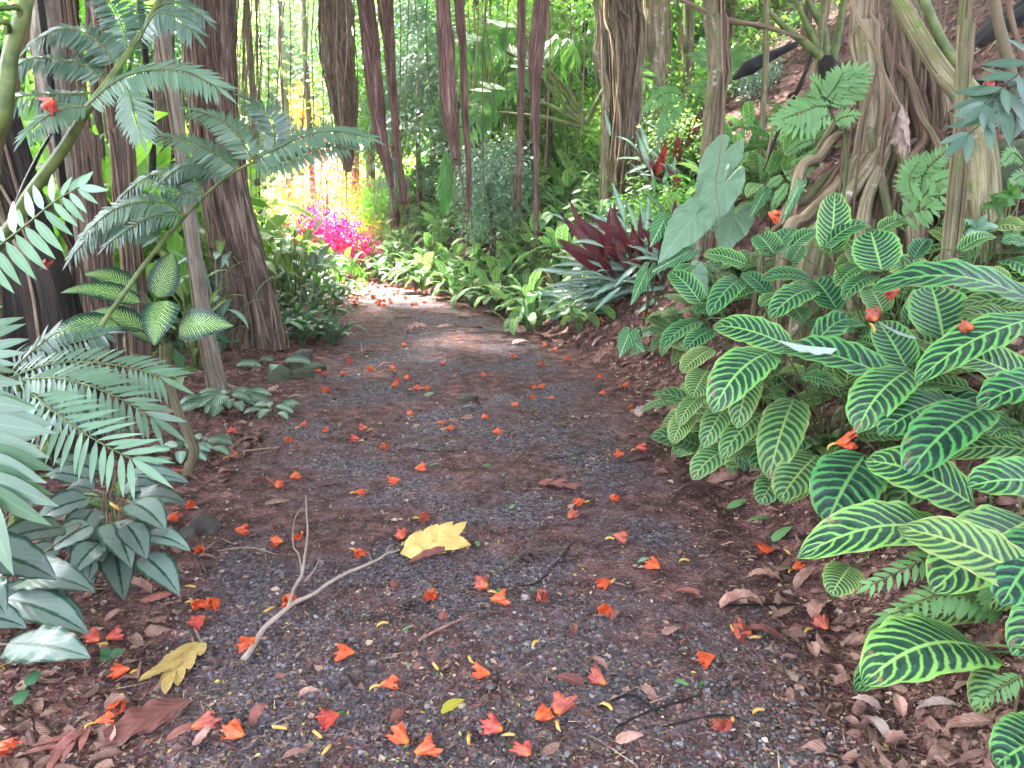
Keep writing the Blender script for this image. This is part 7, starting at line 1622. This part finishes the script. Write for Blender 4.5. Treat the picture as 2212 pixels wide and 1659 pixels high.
# straight sticks and straw
for i, (l, r_, m_, lab) in enumerate([([(525, 985), (560, 978), (605, 976)], .006, 'root_tan', 'short bleached forked stick on the litter near the banded rosette'), ([(470, 1200), (540, 1198), (600, 1212)], .0035, 'root_tan', 'pale dry fruit stalk with knobbed end beside the twig'), ([(435, 1195), (438, 1230), (446, 1252)], .004, 'root_tan', 'short tan stick end by the grey stone'),
        ([(905, 1400), (960, 1370), (1030, 1332)], .006, 'dry', 'broken flat brown stalk lying on the gravel past the twig'), ([(1510, 1520), (1400, 1560), (1330, 1590)], .004, 'bark_dk', 'dark flat straw on the near gravel'), ([(1290, 1545), (1360, 1520), (1420, 1560)], .005, 'bark_dk', 'dark bent strip near the pale crescent husk'), ([(1430, 1590), (1560, 1560), (1640, 1590)], .003, 'bark_dk', 'thin dark stem across the near litter'),
        ([(1350, 1010), (1420, 990), (1440, 960)], .004, 'bark_dk', 'curved dark stick at the foot of the zebra leaves'), ([(1240, 1180), (1170, 1260), (1120, 1280)], .004, 'bark_dk', 'thin dark stick near the star-shaped dead leaf'), ([(990, 1290), (1060, 1300), (1130, 1290)], .003, 'root_red', 'thin reddish straw in the middle of the near path'), ([(1690, 1165), (1760, 1160), (1800, 1168)], .007, 'bark_dk', 'short charred stick lying at the zebra leaf tips'),
        ([(1560, 1320), (1660, 1322), (1720, 1318)], .006, 'bark_dk', 'dark flat stick among curled leaves'), ([(780, 745), (783, 775)], .007, 'root_tan', 'short pale stick lying along the path beyond the stones'), ([(905, 728), (990, 715), (1030, 716)], .007, 'root_tan', 'long tan dead frond strip across the far path'), ([(880, 745), (1000, 737)], .005, 'root_tan', 'straw-coloured strip just nearer than the tan frond strip'), ([(620, 810), (660, 806), (690, 825)], .006, 'root_tan', 'pale bent twig by the mossy stones'), ([(1270, 985), (1200, 1000), (1140, 990)], .003, 'bark_dk', 'thin dark stick in mid path'), ([(880, 975), (950, 985), (1010, 978)], .003, 'bark_dk', 'thin brown stick past the scattered flowers')]):
    pts = [gp(x, y, .008) for x, y in l]; o = thing('dead_stick', lab, 'stick', tuple(pts[0])); mb = MB(); tube(mb, pts, [r_ * .8, r_, r_ * .5], 7, 24, disp=rough(i, .2, 1, 20)); mb.build('stick', M[m_], o)
# stones
def rock(px, py, w, h, mat, lab, sd, cat='stone'):
    p = gp(px, py, 0); t = topx(p)[2]; W = w / FOC * t / 2; Hh = h / FOC * t / 1.2; mb = MB(); n1, n2 = 22, 14
    A, Q = np.meshgrid(np.linspace(0, 2 * np.pi, n1 + 1), np.linspace(0.001, np.pi - .001, n2)); x = np.sin(Q) * np.cos(A); y = np.sin(Q) * np.sin(A); z = np.cos(Q)
    r_ = 1 + .22 * vnoise(x * 1.7 + sd, y * 1.7, z * 1.7 + 4) + .10 * vnoise(x * 4 + sd, y * 4, z * 4 + 4); pw = lambda v: np.sign(v) * np.abs(v) ** .8
    v = np.stack([pw(x) * r_ * W, pw(y) * r_ * W * .8, pw(z) * r_ * Hh], -1) + np.array(p) + np.array([0, 0, Hh * .15]); m = n1 + 1; i = np.arange(n2 - 1)[:, None] * m + np.arange(n1)[None]
    mb.add(v.reshape(-1, 3), np.stack([i, i + m, i + m + 1, i + 1], -1).reshape(-1, 4)); o = mb.build('stone', M[mat]); o.data.materials[0] = M[mat]
    return tag(o, lab, cat)
rock(445, 1155, 62, 36, 'rock', 'angular grey-brown stone beside the silver-leaved plant', 1); rock(408, 1165, 40, 26, 'rock', 'smaller stone half under the silver leaves', 2)
rock(1012, 866, 44, 12, 'rock', 'flat grey stone set in the path with a flower on it', 3); rock(605, 822, 50, 28, 'rock_moss', 'mossy stone under the patterned grey-green leaves', 4); rock(640, 800, 40, 20, 'rock_moss', 'second mossy stone toward the path', 5)
rock(680, 802, 52, 16, 'rock_moss', 'flat mossy stone closest to the path', 6); rock(655, 818, 44, 20, 'rock_moss', 'greenest mossy stone in front of the flat one', 7); rock(655, 780, 44, 24, 'rock', 'rounded dark stone behind the mossy ones', 8); rock(2180, 420, 120, 110, 'rock_moss', 'large dark mossy boulder at the stilt roots', 9); rock(2130, 380, 60, 70, 'rock', 'dark boulder behind the mossy pole', 10)
rock(1395, 1030 - 70, 20, 8, 'rock', 'small dark pebble-like stone by the zebra leaf tips', 11); rock(1765, 300, 90, 60, 'rock_moss', 'dark mossy rock behind the fern sprig on the slope', 12)
# bulk dead leaves on the litter
mb = MB(); TD = [tmpl('ovate', 5, .45, .9, .35), tmpl('oblong', 5, .38, -.7, -.2), tmpl('lance', 5, .30, .5, .4)]
def region(n, x0, x1, y0, y1, s, f=None):
    x, y, t = sample(n, x0, x1, y0, y1, 1)
    i = inside(x, y); k_ = (i < .25) & (rng.random(len(x)) < .9)
    x, y, t = x[k_], y[k_], t[k_]
    for j in range(3): lay(mb, x[j::3], y[j::3], rng.lognormal(math.log(s), .35, len(x[j::3])).clip(s * .4, s * 2.2), TD[j], .45, .012, (.7, 1.3))
region(520, 1480, 2300, 1060, 1750, .055); region(150, 1350, 1700, 800, 1060, .08); region(160, 0, 520, 1150, 1700, .07); region(160, 420, 700, 780, 1000, .08); region(500, 1450, 2300, 40, 560, .20); region(260, 850, 1450, 600, 740, .11); region(200, -100, 500, 850, 1200, .08)
tag(mb.build('dead_leaf_cover', M['dry']), None, None, None, 'stuff')
finish_labels()
# ================================================================ ADDED HAZE
mb = MB(); X0, X1, Y0, Y1, Z0, Z1 = -305, 305, -12, 305, -12, 34
v = [(x, y, z) for z in (Z0, Z1) for y in (Y0, Y1) for x in (X0, X1)]
mb.add(v, [(0, 2, 3, 1), (4, 5, 7, 6), (0, 1, 5, 4), (2, 6, 7, 3), (0, 4, 6, 2), (1, 3, 7, 5)])
hm, hnt = nmat('added_haze'); pv = hnt.nodes.new('ShaderNodeVolumePrincipled'); pv.inputs['Color'].default_value = (.96, .98, 1, 1); pv.inputs['Density'].default_value = .0013; pv.inputs['Anisotropy'].default_value = .3  # thin volume added to lift the dark tones like lens glare
ho = hnt.nodes.new('ShaderNodeOutputMaterial'); hnt.links.new(pv.outputs[0], ho.inputs['Volume'])
tag(mb.build('added_haze', hm, smooth=False), None, None, None, 'stuff')
cy.volume_bounces = 1
